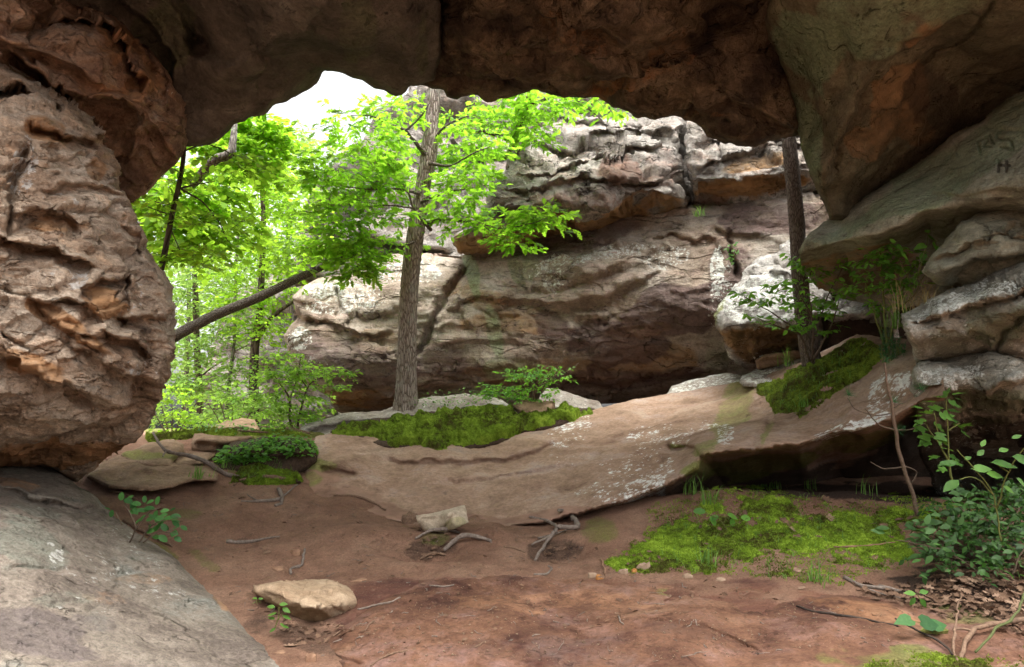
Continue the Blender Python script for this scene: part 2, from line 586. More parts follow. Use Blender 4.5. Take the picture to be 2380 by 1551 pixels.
def mat_rock(name, cols, k=1.0, bed=(0.0, 0.0, 0.0), bedk=6.0, bedamt=0.5, crack=0.4, crack_sc=2.5, grain=0.35,
             dark=(.035, .024, .02), pale=(.58, .58, .52), orange=(.36, .15, .045), moss=(.10, .12, .03),
             lichen=0.0, lichen_sc=16.0, lichen_col=(.6, .61, .55), bump=1.0, bdist=0.03, rough=0.92, patch=None, patch_amt=0.0, plates=0.0, plate_sc=1.6):
    t = NT(name)
    o = t.tc.outputs['Object']
    bedv = t.mapping(bed, (k, k, k * bedk))
    wv = t.warp(bedv, 1.6, 0.5)
    A = t.noise(o, 1.5 * k, 6, 0.65, 0.4)
    B = t.noise(wv, 1.8, 6, 0.68)
    C = t.noise(o, 38 * k, 3, 0.85)
    rag = t.noise(o, 6 * k, 5, 0.72)
    n = len(cols)
    col = t.ramp(t.math('ADD', t.math('MULTIPLY', A, 0.75), t.math('MULTIPLY', rag, 0.25)), [(0.36 + 0.28 * i / (n - 1), c) for i, c in enumerate(cols)])
    if patch_amt:
        pm = t.ramp(t.math('ADD', t.math('MULTIPLY', rag, 0.5), t.math('MULTIPLY', B, 0.5)), [(0.5, 0.0), (0.62, patch_amt)])
        col = t.mix(pm, col, patch)
    col = t.mix(bedamt, col, t.ramp(B, [(0.3, 0.45), (0.5, 1.0), (0.7, 1.4)]), 'MULTIPLY')
    grn = t.ramp(C, [(0.28, 0.35), (0.5, 1.0), (0.72, 1.55)])
    col = t.mix(grain, col, grn, 'MULTIPLY')
    col = t.mix(0.45, col, t.ramp(rag, [(0.32, 0.45), (0.5, 1.0), (0.68, 1.4)]), 'MULTIPLY')
    R, G, Bm, Am = t.attr()
    rg = t.math('ADD', t.math('MULTIPLY', t.math('SUBTRACT', rag, 0.5), 1.5), t.math('MULTIPLY', t.math('SUBTRACT', B, 0.5), 0.6))
    def mk(ch, lo=0.22, hi=0.85):
        x = t.math('ADD', ch, t.math('MULTIPLY', rg, t.math('MINIMUM', t.math('MULTIPLY', ch, 3.0), 1.0)))
        return t.ramp(x, [(lo, 0.0), (hi, 1.0)])
    col = t.mix(t.math('MULTIPLY', mk(Bm), 0.85), col, t.mix(0.75, orange, t.ramp(B, [(0.3, 0.4), (0.7, 1.5)]), 'MULTIPLY'))
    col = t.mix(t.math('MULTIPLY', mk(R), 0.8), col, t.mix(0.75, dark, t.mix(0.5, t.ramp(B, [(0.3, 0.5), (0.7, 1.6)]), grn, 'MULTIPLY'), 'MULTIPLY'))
    col = t.mix(t.math('MULTIPLY', mk(Am), 0.75), col, t.mix(0.8, moss, grn, 'MULTIPLY'))
    vl = t.voronoi(t.warp(o, 9.0, 0.08), lichen_sc, 'F1')
    lm = t.math('ADD', t.math('MULTIPLY', mk(G, 0.25, 1.0), 0.62), -0.04)
    if lichen:
        lm = t.math('MAXIMUM', lm, t.ramp(t.math('ADD', t.math('MULTIPLY', A, .5), t.math('MULTIPLY', rag, .5)), [(0.44, 0.0), (0.64, 0.5)]))
    ln = t.noise(o, lichen_sc * 1.1, 4, 0.8)
    sp = t.ramp(t.math('ADD', t.math('SUBTRACT', lm, t.math('MULTIPLY', vl, 0.45)), t.math('MULTIPLY', t.math('SUBTRACT', ln, 0.5), 1.5)), [(0.20, 0.0), (0.32, 1.0)])
    sp = t.math('MULTIPLY', sp, t.math('GREATER_THAN', lm, 0.02))
    lf = t.math('MULTIPLY', sp, t.ramp(C, [(0.3, 0.45), (0.55, 0.95)]))
    col = t.mix(lf, col, t.mix(0.5, lichen_col, grn, 'MULTIPLY'))
    h = t.math('ADD', t.math('MULTIPLY', B, 1.0), t.math('MULTIPLY', C, 0.35))
    h = t.math('ADD', h, t.math('MULTIPLY', rag, 0.5))
    if plates:
        pv = t.n.new('ShaderNodeTexVoronoi'); pv.feature = 'F1'; pv.inputs['Scale'].default_value = plate_sc
        t.link(t.warp(t.mapping(bed, (k, k, k * max(bedk * .5, 1.0))), 2.2, 0.18), pv.inputs['Vector'])
        sepc = t.n.new('ShaderNodeSeparateColor'); t.link(pv.outputs['Color'], sepc.inputs[0])
        h = t.math('ADD', h, t.math('MULTIPLY', sepc.outputs[0], plates))
        col = t.mix(0.35, col, t.ramp(sepc.outputs[1], [(0.0, 0.62), (1.0, 1.3)]), 'MULTIPLY')
    if crack:
        E = t.noise(t.mapping(bed, (crack_sc * k, crack_sc * k, crack_sc * k * max(bedk * .45, 1.2)), None), 1.0, 4, 0.5, 0.3)
        c1 = t.ramp(t.math('ABSOLUTE', t.math('SUBTRACT', B, 0.5)), [(0.0, 1.0), (0.010, 0.0)])
        c2 = t.ramp(t.math('ABSOLUTE', t.math('SUBTRACT', E, 0.5)), [(0.0, 1.0), (0.008, 0.0)])
        cm = t.math('MAXIMUM', t.math('MULTIPLY', c1, t.ramp(rag, [(0.52, 0.0), (0.64, 1.0)])), t.math('MULTIPLY', c2, t.ramp(rag, [(0.36, 1.0), (0.5, 0.0)])))
        step = t.ramp(E, [(0.485, 0.0), (0.515, 1.0)])
        h = t.math('SUBTRACT', t.math('ADD', h, t.math('MULTIPLY', step, 0.8 * crack)), t.math('MULTIPLY', cm, crack * 1.0))
        col = t.mix(t.math('MULTIPLY', cm, crack), col, t.mix(1.0, col, (.16, .13, .11), 'MULTIPLY'))
    p = t.principled(col, rough, 0.15, h, bdist, bump)
    return t.finish(p)

def mat_simple(name, c0, c1, sc=20.0, rough=0.85, bump=0.5, bdist=0.005, stretch=(1, 1, 1), spec=0.2):
    t = NT(name)
    v = t.mapping((0, 0, 0), stretch)
    n = t.noise(v, sc, 6, 0.65)
    col = t.ramp(n, [(0.3, c0), (0.7, c1)])
    return t.finish(t.principled(col, rough, spec, n, bdist, bump))

def mat_leaf(name, c0, c1, trans=0.5, tcol=(.28, .55, .04), sc=3.0, gloss=0.25):
    """thin leaf: reflects and lets light through; hue drifts from leaf to leaf"""
    t = NT(name)
    g = t.n.new('ShaderNodeNewGeometry')
    r = g.outputs['Random Per Island']
    n = t.noise(t.tc.outputs['Object'], sc, 3, 0.5)
    oi = t.n.new('ShaderNodeObjectInfo')
    rr = t.math('FRACT', t.math('ADD', r, oi.outputs['Random']))
    f = t.math('ADD', t.math('MULTIPLY', rr, 0.6), t.math('MULTIPLY', n, 0.4))
    col = t.ramp(f, [(0.2, tuple(x * .75 for x in c0)), (0.8, c1)])
    p = t.principled(col, 0.55, gloss)
    tr = t.n.new('ShaderNodeBsdfTranslucent')
    t.link(t.mix(1.0, tcol, t.ramp(f, [(0.2, 0.5), (0.75, 1.0)]), 'MULTIPLY'), tr.inputs['Color'])
    mx = t.n.new('ShaderNodeMixShader'); mx.inputs[0].default_value = trans
    t.link(p.outputs[0], mx.inputs[1]); t.link(tr.outputs[0], mx.inputs[2])
    return t.finish(mx)
# ------------------------------------------------------------------ ground
SAND = (.33, .235, .165); BROWN = (.235, .135, .085); GREY = (.31, .285, .255); REDD = (.20, .085, .055)

GC = [  # picture x, y, depth of points on the bare earth
    (700, 1551, 4.15), (1190, 1551, 4.25), (1700, 1551, 4.0), (2380, 1551, 3.7), (2700, 1551, 3.6), (200, 1551, 4.1),
    (760, 1460, 4.75), (1190, 1440, 4.85), (1600, 1440, 4.7), (2000, 1480, 4.25),
    (600, 1340, 5.7), (430, 1260, 6.4), (250, 1150, 7.3), (100, 1150, 7.4), (840, 1330, 5.7), (1000, 1330, 5.75),
    (1190, 1340, 5.65), (1500, 1335, 5.6), (1785, 1358, 5.3), (2100, 1400, 4.9), (2380, 1440, 4.5),
    (560, 1230, 6.9), (700, 1170, 7.75), (690, 1130, 8.2), (720, 1146, 8.2), (800, 1164, 8.0), (900, 1194, 7.88), (1180, 1212, 7.7), (850, 1240, 6.9), (1130, 1245, 6.9), (1400, 1250, 6.7), (1600, 1250, 6.55),
    (600, 1125, 8.2), (1050, 1204, 7.8), (1300, 1209, 7.62), (1420, 1185, 7.5), (1500, 1165, 7.35), (1700, 1135, 7.35), (1950, 1140, 7.25), (2200, 1160, 6.9), (2500, 1200, 6.5),
    (1700, 1240, 6.4), (1950, 1250, 6.2), (2200, 1270, 5.9), (2000, 1330, 5.5), (2300, 1350, 5.0),
    (300, 1080, 8.3), (450, 1080, 8.6), (300, 1030, 9.6), (420, 1005, 10.4), (560, 1000, 10.8), (720, 1004, 10.8), (650, 1060, 9.4),
]
GXYZ = [tuple(x) for x in np.round(W(*np.array(GC).T), 3)]
GXYZ += [(-1.5, 10.2, .9), (0, 10.2, .85), (1, 10.5, .85), (2.5, 10.5, .6), (4.5, 10, .3), (6, 8.5, .25), (8, 10, .3), (3, 8.6, .2), (5, 7.6, .3),
         (-5, 12, 1.15), (-2.5, 12, 1.25), (0, 12, 1.3), (3, 13, 1.4), (6, 14, 1.2), (-8, 12, 1.0), (-6, 6, .8), (-9, 8, .8),
         (-3, 2, .1), (0, 1.5, -.05), (3, 2, .1), (6, 4, .2), (-4, 3, .3), (0, -3, 0), (5, -3, 0.1), (-5, -3, 0.1),
         (-6, 18, .6), (0, 18, 1.2), (6, 18, 1.4), (-12, 16, .3), (12, 16, 1), (9, 5, .4)]
GXYZ = np.array(GXYZ)
_gt = TPS(GXYZ[:, :2] / 10.0, GXYZ[:, 2], 2e-4)
PITS = [(1000, 1275, 6.35, .30, .22, .24), (1290, 1275, 6.35, .26, .20, .22), (1040, 1225, 7.1, .3, .15, .05), (850, 1230, 6.8, .5, .35, -.12), (1140, 1245, 6.8, .26, .3, -.09), (1420, 1240, 6.7, .3, .3, -.08), (560, 1260, 6.6, .3, .25, .08), (700, 1330, 5.8, .4, .25, .06)]
PITW = [(W(a, b, d), rx, ry, h) for a, b, d, rx, ry, h in PITS]
def ground_z(x, y):
    x = np.asarray(x, float); y = np.asarray(y, float)
    sh = x.shape
    x = x.ravel(); y = y.ravel()
    r = np.hypot(x, y - 6)
    z = np.where(r < 20, 0, 0.0)
    yc = np.clip(y, -4, 18); xc = np.clip(x, -12, 12)
    z = _gt(np.c_[xc, yc] / 10.0)
    far = np.clip(np.hypot(np.clip(np.abs(x) - 12, 0, None), np.clip(y - 13, 0, None)), 0, None)
    z = z - 0.10 * np.clip(far, 0, 30) - 0.04 * np.clip(far - 30, 0, 60)
    for c, rx, ry, h in PITW:
        z = z - h * np.exp(-((x - c[0]) / rx) ** 2 - ((y - c[1]) / ry) ** 2)
    p = np.c_[x, y, 0 * x]
    near = np.exp(-np.clip(r - 6, 0, None) / 4)
    z = z + near * (0.035 * fbm(p * 1.1, 3, 91) + 0.014 * fbm(p * 4, 3, 95) + 0.006 * fbm(p * 20, 3, 97)) + (1 - near) * 0.25 * fbm(p * 0.25, 3, 99)
    # low bedrock ledges in the red foreground stone
    w = y + 0.25 * x + 0.35 * fbm(p * 0.8, 2, 101)
    led = 0.045 * sstep(0, .06, 3.85 - w) * sstep(-.4, .5, x) + .03 * sstep(0, .05, 4.35 - w) * sstep(.6, 1.4, x)
    z = z - led * (y < 6)
    return z.reshape(sh)

def build_ground():
    ys = np.concatenate([np.linspace(-30, 1.5, 14)[:-1], np.geomspace(1.5, 13, 330), np.geomspace(13, 900, 60)[1:]])
    a = np.concatenate([-np.geomspace(1.1, 9, 26)[::-1], np.linspace(-1.08, 1.08, 500), np.geomspace(1.1, 9, 26)])
    Y, A = np.meshgrid(ys, a, indexing='ij')
    X = A * np.maximum(np.abs(Y), 3.0)
    Z = ground_z(X, Y)
    v = np.c_[X.ravel(), Y.ravel(), Z.ravel()]
    idx = np.arange(v.shape[0]).reshape(Y.shape)
    q = np.stack([idx[:-1, :-1], idx[:-1, 1:], idx[1:, 1:], idx[1:, :-1]], -1).reshape(-1, 4)
    px, py, d = unproj(v)
    d_ok = d > .5
    pq = np.where(d_ok[:, None], np.c_[px, py], -9999)
    col = np.zeros((len(v), 4))
    p3 = v * 1.0
    col[:, 0] = blob_mask(pq, [(1000, 1275, 70, 30, 0, .7), (1290, 1280, 65, 30, 0, .7), (700, 1480, 150, 40, 15, .6), (2280, 1400, 200, 60, 10, .9), (2250, 1310, 150, 90, 0, .8), (2000, 1142, 330, 24, 2, 1.0)], p3)  # last blob is painted hollow shade; pits are darker soil, deepened in tone
    rockm = blob_mask(pq, [(1600, 1480, 900, 128, 3, 1.0), (1050, 1400, 300, 60, 0, .9)], p3, .3)
    col[:, 1] = rockm
    col[:, 3] = blob_mask(pq, [(2150, 1551, 260, 50, 10, .45), (2200, 1440, 140, 40, 0, .4), (1000, 1250, 40, 20, 0, .5), (1390, 1230, 50, 25, 0, .6),
                               (380, 1280, 60, 16, 35, .6), (470, 1300, 50, 14, 35, .5), (420, 1195, 60, 14, 0, .5), (420, 990, 150, 20, 0, 1.0), (620, 1010, 140, 18, 0, .8)], p3)
    t = NT('earth_and_bedrock')
    o = t.tc.outputs['Object']
    A_ = t.noise(o, 1.2, 6, .65, .5); B_ = t.noise(o, 6, 7, .74); C_ = t.noise(o, 60, 4, .8)
    dirt = t.ramp(A_, [(.3, (.185, .098, .063)), (.5, (.245, .138, .091)), (.68, (.29, .178, .12))])
    dirt = t.mix(.55, dirt, t.ramp(B_, [(.3, .55), (.7, 1.4)]), 'MULTIPLY')
    dirt = t.mix(.45, dirt, t.ramp(C_, [(.32, .25), (.68, 1.7)]), 'MULTIPLY')
    bv = t.mapping((0.1, 0.2, 0.35), (.9, 3.0, 6.0))
    D_ = t.noise(t.warp(bv, 1.2, .6), 1.1, 9, .62)
    rk = t.ramp(D_, [(.28, (.075, .034, .03)), (.45, (.15, .07, .05)), (.56, (.20, .10, .065)), (.7, (.27, .16, .10))])
    rk = t.mix(.4, rk, t.ramp(A_, [(.38, (.42, .34, .36)), (.6, (1.15, 1.1, 1.05))]), 'MULTIPLY')
    rk = t.mix(.35, rk, t.ramp(C_, [(.3, .45), (.72, 1.5)]), 'MULTIPLY')
    R, G, Bm, Am = t.attr()
    rag = t.math('MULTIPLY', t.math('SUBTRACT', B_, .5), .9)
    rag = t.math('MULTIPLY', rag, 1.6)
    mk = lambda ch: t.ramp(t.math('ADD', ch, t.math('MULTIPLY', rag, t.math('MINIMUM', t.math('MULTIPLY', ch, 3.0), 1.0))), [(.2, 0.0), (.9, 1.0)])
    col_ = t.mix(mk(G), dirt, rk)
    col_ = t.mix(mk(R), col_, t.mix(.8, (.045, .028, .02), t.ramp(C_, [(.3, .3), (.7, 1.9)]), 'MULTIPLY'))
    col_ = t.mix(t.math('MULTIPLY', mk(Am), .85), col_, t.mix(.7, (.11, .14, .02), t.ramp(C_, [(.3, .3), (.7, 1.8)]), 'MULTIPLY'))
    peb = t.voronoi(o, 42.0, 'F1')
    pm = t.math('MULTIPLY', t.ramp(peb, [(.1, 1.0), (.16, 0.0)]), t.ramp(t.noise(o, 9, 4, .6), [(.52, 0.0), (.6, .75)]))
    col_ = t.mix(pm, col_, t.mix(.7, (.33, .22, .14), t.ramp(B_, [(.3, .4), (.7, 1.5)]), 'MULTIPLY'))
    h = t.math('ADD', t.math('MULTIPLY', B_, .8), t.math('MULTIPLY', C_, .35))
    h = t.math('ADD', h, t.math('ADD', t.math('MULTIPLY', D_, .6), t.math('MULTIPLY', pm, .3)))
    mat = t.finish(t.principled(col_, .92, .15, h, .06, 1.0))
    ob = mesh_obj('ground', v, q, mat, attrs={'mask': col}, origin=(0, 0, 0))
    tag(ob, kind='structure')
    near = (Y[:-1, :-1] > 1.6).ravel() & (Y[:-1, :-1] < 25).ravel()
    add_surf('ground', v, q[near])
    return ob
build_ground()

# ------------------------------------------------------------------ rock materials
M_bould = mat_rock('weathered_sandstone', [(.240, .155, .103), (.380, .282, .202), (.470, .376, .288), (.540, .461, .370)], 1.3, (0.25, -0.1, 0), 4.0, .5, .6, 1.5,
                   .6, dark=(.04, .03, .028), orange=(.36, .19, .085), patch=(.42, .24, .13), patch_amt=.42, bdist=.06, lichen_col=(.52, .49, .45), lichen_sc=9.0, plates=.9, plate_sc=2.2)
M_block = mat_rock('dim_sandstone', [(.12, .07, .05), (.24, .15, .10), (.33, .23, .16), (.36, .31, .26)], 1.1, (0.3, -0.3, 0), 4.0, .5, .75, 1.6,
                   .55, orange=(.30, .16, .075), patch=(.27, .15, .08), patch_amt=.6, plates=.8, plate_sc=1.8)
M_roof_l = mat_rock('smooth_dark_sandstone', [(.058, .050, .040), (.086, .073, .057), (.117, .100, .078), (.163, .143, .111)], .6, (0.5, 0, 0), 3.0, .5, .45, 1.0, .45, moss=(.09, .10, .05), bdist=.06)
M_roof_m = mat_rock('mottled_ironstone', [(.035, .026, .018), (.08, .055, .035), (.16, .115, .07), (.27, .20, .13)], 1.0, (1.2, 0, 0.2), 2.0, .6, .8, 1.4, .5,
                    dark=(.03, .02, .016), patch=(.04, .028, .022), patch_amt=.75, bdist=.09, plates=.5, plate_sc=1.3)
M_hang = mat_rock('algae_streaked_sandstone', [(.089, .070, .044), (.126, .108, .066), (.163, .150, .094)], .8, (.5, .8, 0), 3.0, .5, .6, 1.2, .5,
                  dark=(.05, .036, .026), orange=(.21, .125, .06), moss=(.15, .195, .115), bdist=.04)
M_lean = mat_rock('grey_green_sandstone', [(.182, .168, .117), (.286, .280, .207), (.351, .364, .290)], 1.0, (.2, -.5, 0), 5.0, .4, .5, 1.5, .5,
                  moss=(.19, .25, .15), dark=(.05, .04, .03), bdist=.025, plates=.35, plate_sc=1.2)
M_cliff = mat_rock('pale_cliff_sandstone', [(.180, .128, .095), (.297, .238, .181), (.378, .326, .267), (.450, .405, .353)], .55, (.08, -.12, 0), 5.0, .55, .8, 1.5, .5,
                   dark=(.095, .06, .055), orange=(.30, .17, .07), moss=(.20, .24, .13), patch=(.24, .15, .13), patch_amt=.5, bdist=.08, plates=.6, plate_sc=1.3)
M_upper = mat_rock('bleached_cliff_sandstone', [(.143, .122, .096), (.260, .230, .198), (.324, .295, .263), (.363, .340, .307)], .6, (.08, -.12, 0), 4.0, .6, .9, 1.7, .55,
                   dark=(.12, .06, .04), orange=(.33, .18, .07), patch=(.34, .20, .14), patch_amt=.4, bdist=.1, plates=.9, plate_sc=2.0)
M_white = mat_rock('lichen_white_sandstone', [(.211, .183, .157), (.324, .302, .271), (.388, .373, .348)], .8, (.08, -.1, 0), 4.0, .5, .6, 1.6, .5,
                   orange=(.25, .15, .06), dark=(.05, .035, .02), moss=(.16, .17, .03), lichen=.8, bdist=.06, plates=.6, plate_sc=2.0)
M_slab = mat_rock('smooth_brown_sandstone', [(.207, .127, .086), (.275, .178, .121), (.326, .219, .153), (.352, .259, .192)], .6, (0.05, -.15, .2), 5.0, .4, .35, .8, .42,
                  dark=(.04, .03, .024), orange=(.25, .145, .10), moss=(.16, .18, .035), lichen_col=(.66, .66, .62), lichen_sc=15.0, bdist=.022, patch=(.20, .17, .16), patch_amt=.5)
M_fg = mat_rock('lichened_grey_sandstone', [(.121, .096, .079), (.161, .131, .105), (.190, .160, .128), (.171, .166, .141)], .9, (.3, .35, 0), 4.0, .5, .6, 1.1, .7,
                dark=(.085, .068, .066), moss=(.16, .175, .14), orange=(.28, .15, .075), lichen_sc=17.0, bdist=.035, lichen_col=(.42, .41, .37))
M_pale = mat_rock('lichen_pale_ledge_stone', [(.204, .162, .128), (.306, .272, .230), (.391, .365, .315)], .9, (0, -.1, 0), 4.0, .5, .4, 1.8, .5, lichen=.8, moss=(.13, .15, .03), bdist=.04)
M_brown = mat_rock('brown_floor_stone', [(.190, .119, .074), (.260, .171, .109), (.320, .223, .148)], 1.0, (0, -.1, .2), 4.0, .4, .3, 1.6, .45, moss=(.15, .17, .03), bdist=.025)
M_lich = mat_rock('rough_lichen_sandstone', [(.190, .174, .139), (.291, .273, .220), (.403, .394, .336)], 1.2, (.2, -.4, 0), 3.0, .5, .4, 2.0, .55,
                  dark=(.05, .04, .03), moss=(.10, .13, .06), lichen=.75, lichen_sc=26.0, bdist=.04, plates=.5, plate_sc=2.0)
M_stone2 = mat_rock('pale_angular_stone', [(.34, .27, .19), (.43, .355, .26), (.50, .42, .32)], 2.0, (.1, 0, 0), 3.0, .3, .3, 2.0, .4, dark=(.16, .10, .05), moss=(.2, .2, .06), bdist=.012)
M_hollow_shade = mat_rock('hollow_shade_rock', [(.03, .022, .016), (.05, .036, .026), (.07, .05, .035)], 1.0, (0, 0, 0), 4.0, .4, .3, 1.5, .4)  # near-black colour stands in for the deep shade of the hollows
M_stone = mat_rock('tan_loose_stone', [(.276, .185, .115), (.340, .242, .156), (.386, .290, .197)], 2.0, (.1, 0, 0), 3.0, .3, .2, 2.0, .35, dark=(.16, .10, .05), moss=(.2, .2, .06), bdist=.012)

def dsp(f1=.06, q1=1.3, st=None, bl=None, pt=None, fine=.008, qf=14, mid=.02, qm=4.5, s=0, bn=(0.05, -.12, 1)):
    def f(p):
        d = f1 * fbm(p * q1, 3, 101 + s) + mid * fbm(p * qm, 3, 111 + s) + fine * fbm(p * qf, 3, 121 + s)
        if st: d = d + strata(p, bn, st[0], st[1], st[2] if len(st) > 2 else .25, st[3] if len(st) > 3 else .7, s)
        if bl: d = d + facets(p, bl[0], bl[1] * 1.2, s, 1.0, bn) + facets(p, np.asarray(bl[0]) * 2.7, bl[1] * .4, s + 4, 1.0, bn)
        if pt: d = d + pits(p, pt[0], pt[1], s)
        return d
    return f

def dsp2(f1, q1, st1, st2, b1, b2, fine, qf, s=0, bn=(0.05, -.12, 1), pt=None):
    def f(p):
        d = f1 * fbm(p * q1, 2, 101 + s) + fine * fbm(p * qf, 3, 121 + s)
        d = d + .6 * strata(p, bn, *st1, s) + strata(p, bn, *st2, s + 3)
        d = d + facets(p, b1[0], b1[1] * 1.3, s, 1.0, bn) + facets(p, b2[0], b2[1] * 1.2, s + 5, 1.0, bn)
        d = d + facets(p, np.asarray(b2[0]) * 2.6, b2[1] * .42, s + 9, 1.2, bn) * sstep(-.3, .3, fbm(p * q1 * 1.5, 2, 131 + s))
        if pt: d = d + pits(p, pt[0], pt[1], s) * sstep(-.1, .4, fbm(p * 1.2, 2, 141 + s))
        return d
    return f

# ------------------------------------------------------------------ far and middle rocks
rock('backdrop_cliff', [(470, 1040), (480, 820), (520, 690), (600, 640), (700, 600), (800, 640), (830, 800), (830, 1040)],
     [(480, 900, 25), (600, 700, 26), (600, 1000, 24), (800, 700, 24), (800, 1000, 23), (500, 1030, 24.5)],
     M_upper, 6, 40, 1.5, 6, disp=dsp(.5, .3, (.9, .4, .6, .3), ((.35, .35, .5), .5), None, .08, 3, .15, 1.0, 1), seed=1)
tag(bpy.context.scene.objects['backdrop_cliff'], 'grey far rock face seen between trunks in the woods', 'rock face')

rock('rear_cliff', [(690, 660), (705, 480), (735, 425), (800, 392), (850, 330), (880, 265), (1000, 205), (1200, 190), (1420, 190), (1640, 250), (1640, 520), (1200, 640), (900, 680)],
     [(720, 500, 18), (800, 420, 18), (900, 300, 18.5), (1100, 230, 18.5), (1350, 220, 17.5), (1600, 300, 16.5), (1300, 450, 16.5), (900, 600, 16.5), (720, 650, 17), (1640, 520, 16), (1050, 430, 17)],
     M_upper, 5.5, 45, 1.0, 4, feats=[('ledge', [(1040, 330), (1150, 345), (1280, 330)], .8, 60), ('ledge', [(840, 570), (950, 585), (1060, 600)], .7, 40), ('ledge', [(730, 470), (800, 455), (900, 420)], .6, 60)],
     disp=dsp(.3, .4, (.7, .3, .5, .35), ((.5, .5, .7), .3), None, .05, 4, .1, 1.4, 2), seed=2)
tag(bpy.context.scene.objects['rear_cliff'], 'pinkish grey rear cliff rising behind the oak crown', 'rock face')

cl = empty('cliff', W(1250, 930, 13.8), 'big layered sandstone cliff behind the tree, overhanging top block over purple-brown face', 'cliff')
CLIFF_LOW = [(727, 653), (700, 668), (678, 692), (694, 737), (657, 780), (669, 798), (672, 831), (672, 870), (706, 889), (736, 904), (766, 925), (775, 952), (796, 961),
             (884, 962), (1000, 965), (1200, 950), (1331, 935), (1392, 940), (1494, 935), (1700, 900), (1950, 900), (2000, 600), (1960, 440), (1752, 450), (1667, 470), (1569, 470), (1474, 485), (1311, 515), (1168, 556), (1100, 570),
             (1071, 600), (1006, 590), (904, 592), (851, 598), (843, 622)]
o = rock('lower_face', CLIFF_LOW,
     [(680, 700, 13.6), (690, 860, 13.5), (800, 660, 13.7), (800, 740, 13.2), (800, 800, 13.0), (780, 880, 13.0), (790, 955, 14.3), (950, 620, 13.9), (950, 700, 13.3), (950, 800, 13.1), (950, 880, 13.2), (950, 940, 14.2),
      (1100, 620, 13.8), (1150, 680, 13.3), (1150, 760, 13.2), (1150, 850, 13.1), (1150, 930, 13.9), (1300, 570, 13.9), (1350, 640, 13.1), (1380, 720, 13.1), (1400, 790, 13.2), (1400, 860, 13.6), (1400, 930, 14.6),
      (1550, 530, 13.6), (1570, 620, 12.9), (1570, 700, 12.8), (1560, 800, 13.1), (1560, 870, 13.6), (1560, 920, 14.3), (1750, 520, 13.0), (1750, 620, 12.7), (1720, 800, 12.7), (1720, 890, 13.2), (1900, 480, 12.6), (1950, 880, 12.5), (1960, 650, 12.3)],
     M_cliff, 4, 26, .5, 3.5, parent=cl, smooth=False, seed=3, warp=9,
     feats=[('ledge', [(1000, 735), (1080, 700), (1200, 690), (1310, 705), (1400, 690), (1470, 655), (1560, 620)], 0.17, 70), ('ledge', [(690, 735), (760, 745), (830, 775), (920, 770)], 0.21, 60),
            ('crack', [(1086, 600), (1085, 640), (1050, 680), (1020, 720), (990, 790), (960, 820)], .35, 9), ('ledge', [(1020, 800), (1100, 792), (1180, 790), (1230, 800)], 0.10, 35),
            ('ledge', [(940, 750), (1010, 760), (1100, 755), (1180, 762)], 0.08, 30), ('ledge', [(1230, 640), (1320, 650), (1400, 640), (1480, 600), (1600, 560)], 0.09, 30),
            ('ledge', [(1330, 745), (1420, 735), (1500, 750)], 0.07, 25), ('ledge', [(1100, 720), (1180, 735), (1210, 740)], 0.08, 22), ('crack', [(786, 670), (787, 700), (782, 745)], .18, 4), ('crack', [(833, 690), (834, 735)], .12, 4),
            ('ledge', [(1060, 868), (1150, 850), (1230, 860)], 0.15, 40), ('ledge', [(860, 905), (950, 895), (1080, 900)], 0.15, 30), ('ledge', [(1290, 870), (1400, 885), (1560, 880), (1690, 860)], 0.24, 45),
            ('crack', [(1087, 606), (1060, 608), (1000, 606)], .7, 12), ('ledge', [(1500, 560), (1560, 545), (1620, 560), (1680, 545)], 0.15, 30), ('crack', [(1690, 560), (1700, 600), (1710, 640)], .4, 7),
            ('ledge', [(1660, 520), (1700, 545), (1780, 540)], 0.15, 25), ('bump', 1570, 720, 130, 80, .25), ('bump', 1330, 610, 120, 30, .2)],
     disp=dsp2(.12, .5, (.55, .03, .06, .4), (.12, .012, .05, .9), ((.5, .5, 1.0), .07), ((2.0, 2.0, 4.5), .032), .012, 10, 3),
     masks={'R': [(1560, 715, 150, 70, -8, 1.30), (1420, 790, 150, 60, 8, 1.21), (800, 840, 120, 55, 8, 0.72), (1350, 560, 160, 35, -14, 0.77), (1290, 760, 60, 40, 20, 0.77), (1000, 830, 90, 40, 0, 0.66), (1760, 500, 120, 40, 0, 0.83), (1450, 880, 200, 25, -3, 0.77), (1690, 640, 50, 60, 0, 0.55)],
            'B': [(1470, 770, 90, 16, -5, .9), (1480, 840, 160, 45, -3, .75), (1200, 860, 100, 30, 0, .6), (850, 930, 90, 25, 10, .7), (870, 790, 60, 30, 0, .5), (1100, 690, 120, 40, 10, .5), (1180, 750, 150, 40, 0, .5)],
            'G': [(1400, 600, 200, 28, -12, 0.81), (1540, 600, 100, 40, -10, 0.81), (790, 700, 110, 45, 0, 0.81), (950, 640, 100, 30, 5, 0.81), (1290, 660, 30, 30, 0, 0.81), (1665, 630, 15, 60, 0, 1.08), (690, 790, 40, 30, 0, 0.94), (720, 850, 60, 30, 0, 0.68), (1670, 700, 30, 80, 0, 0.68)],
            'A': [(1105, 660, 26, 70, -8, .9), (1150, 770, 26, 90, -14, .7), (1215, 620, 40, 40, 0, .6), (1180, 850, 70, 30, 0, .6), (760, 670, 40, 30, 0, .4), (1670, 840, 40, 50, 0, .5)]})
o['label'] = 'lower cliff face with dark purple varnish and green streaks'
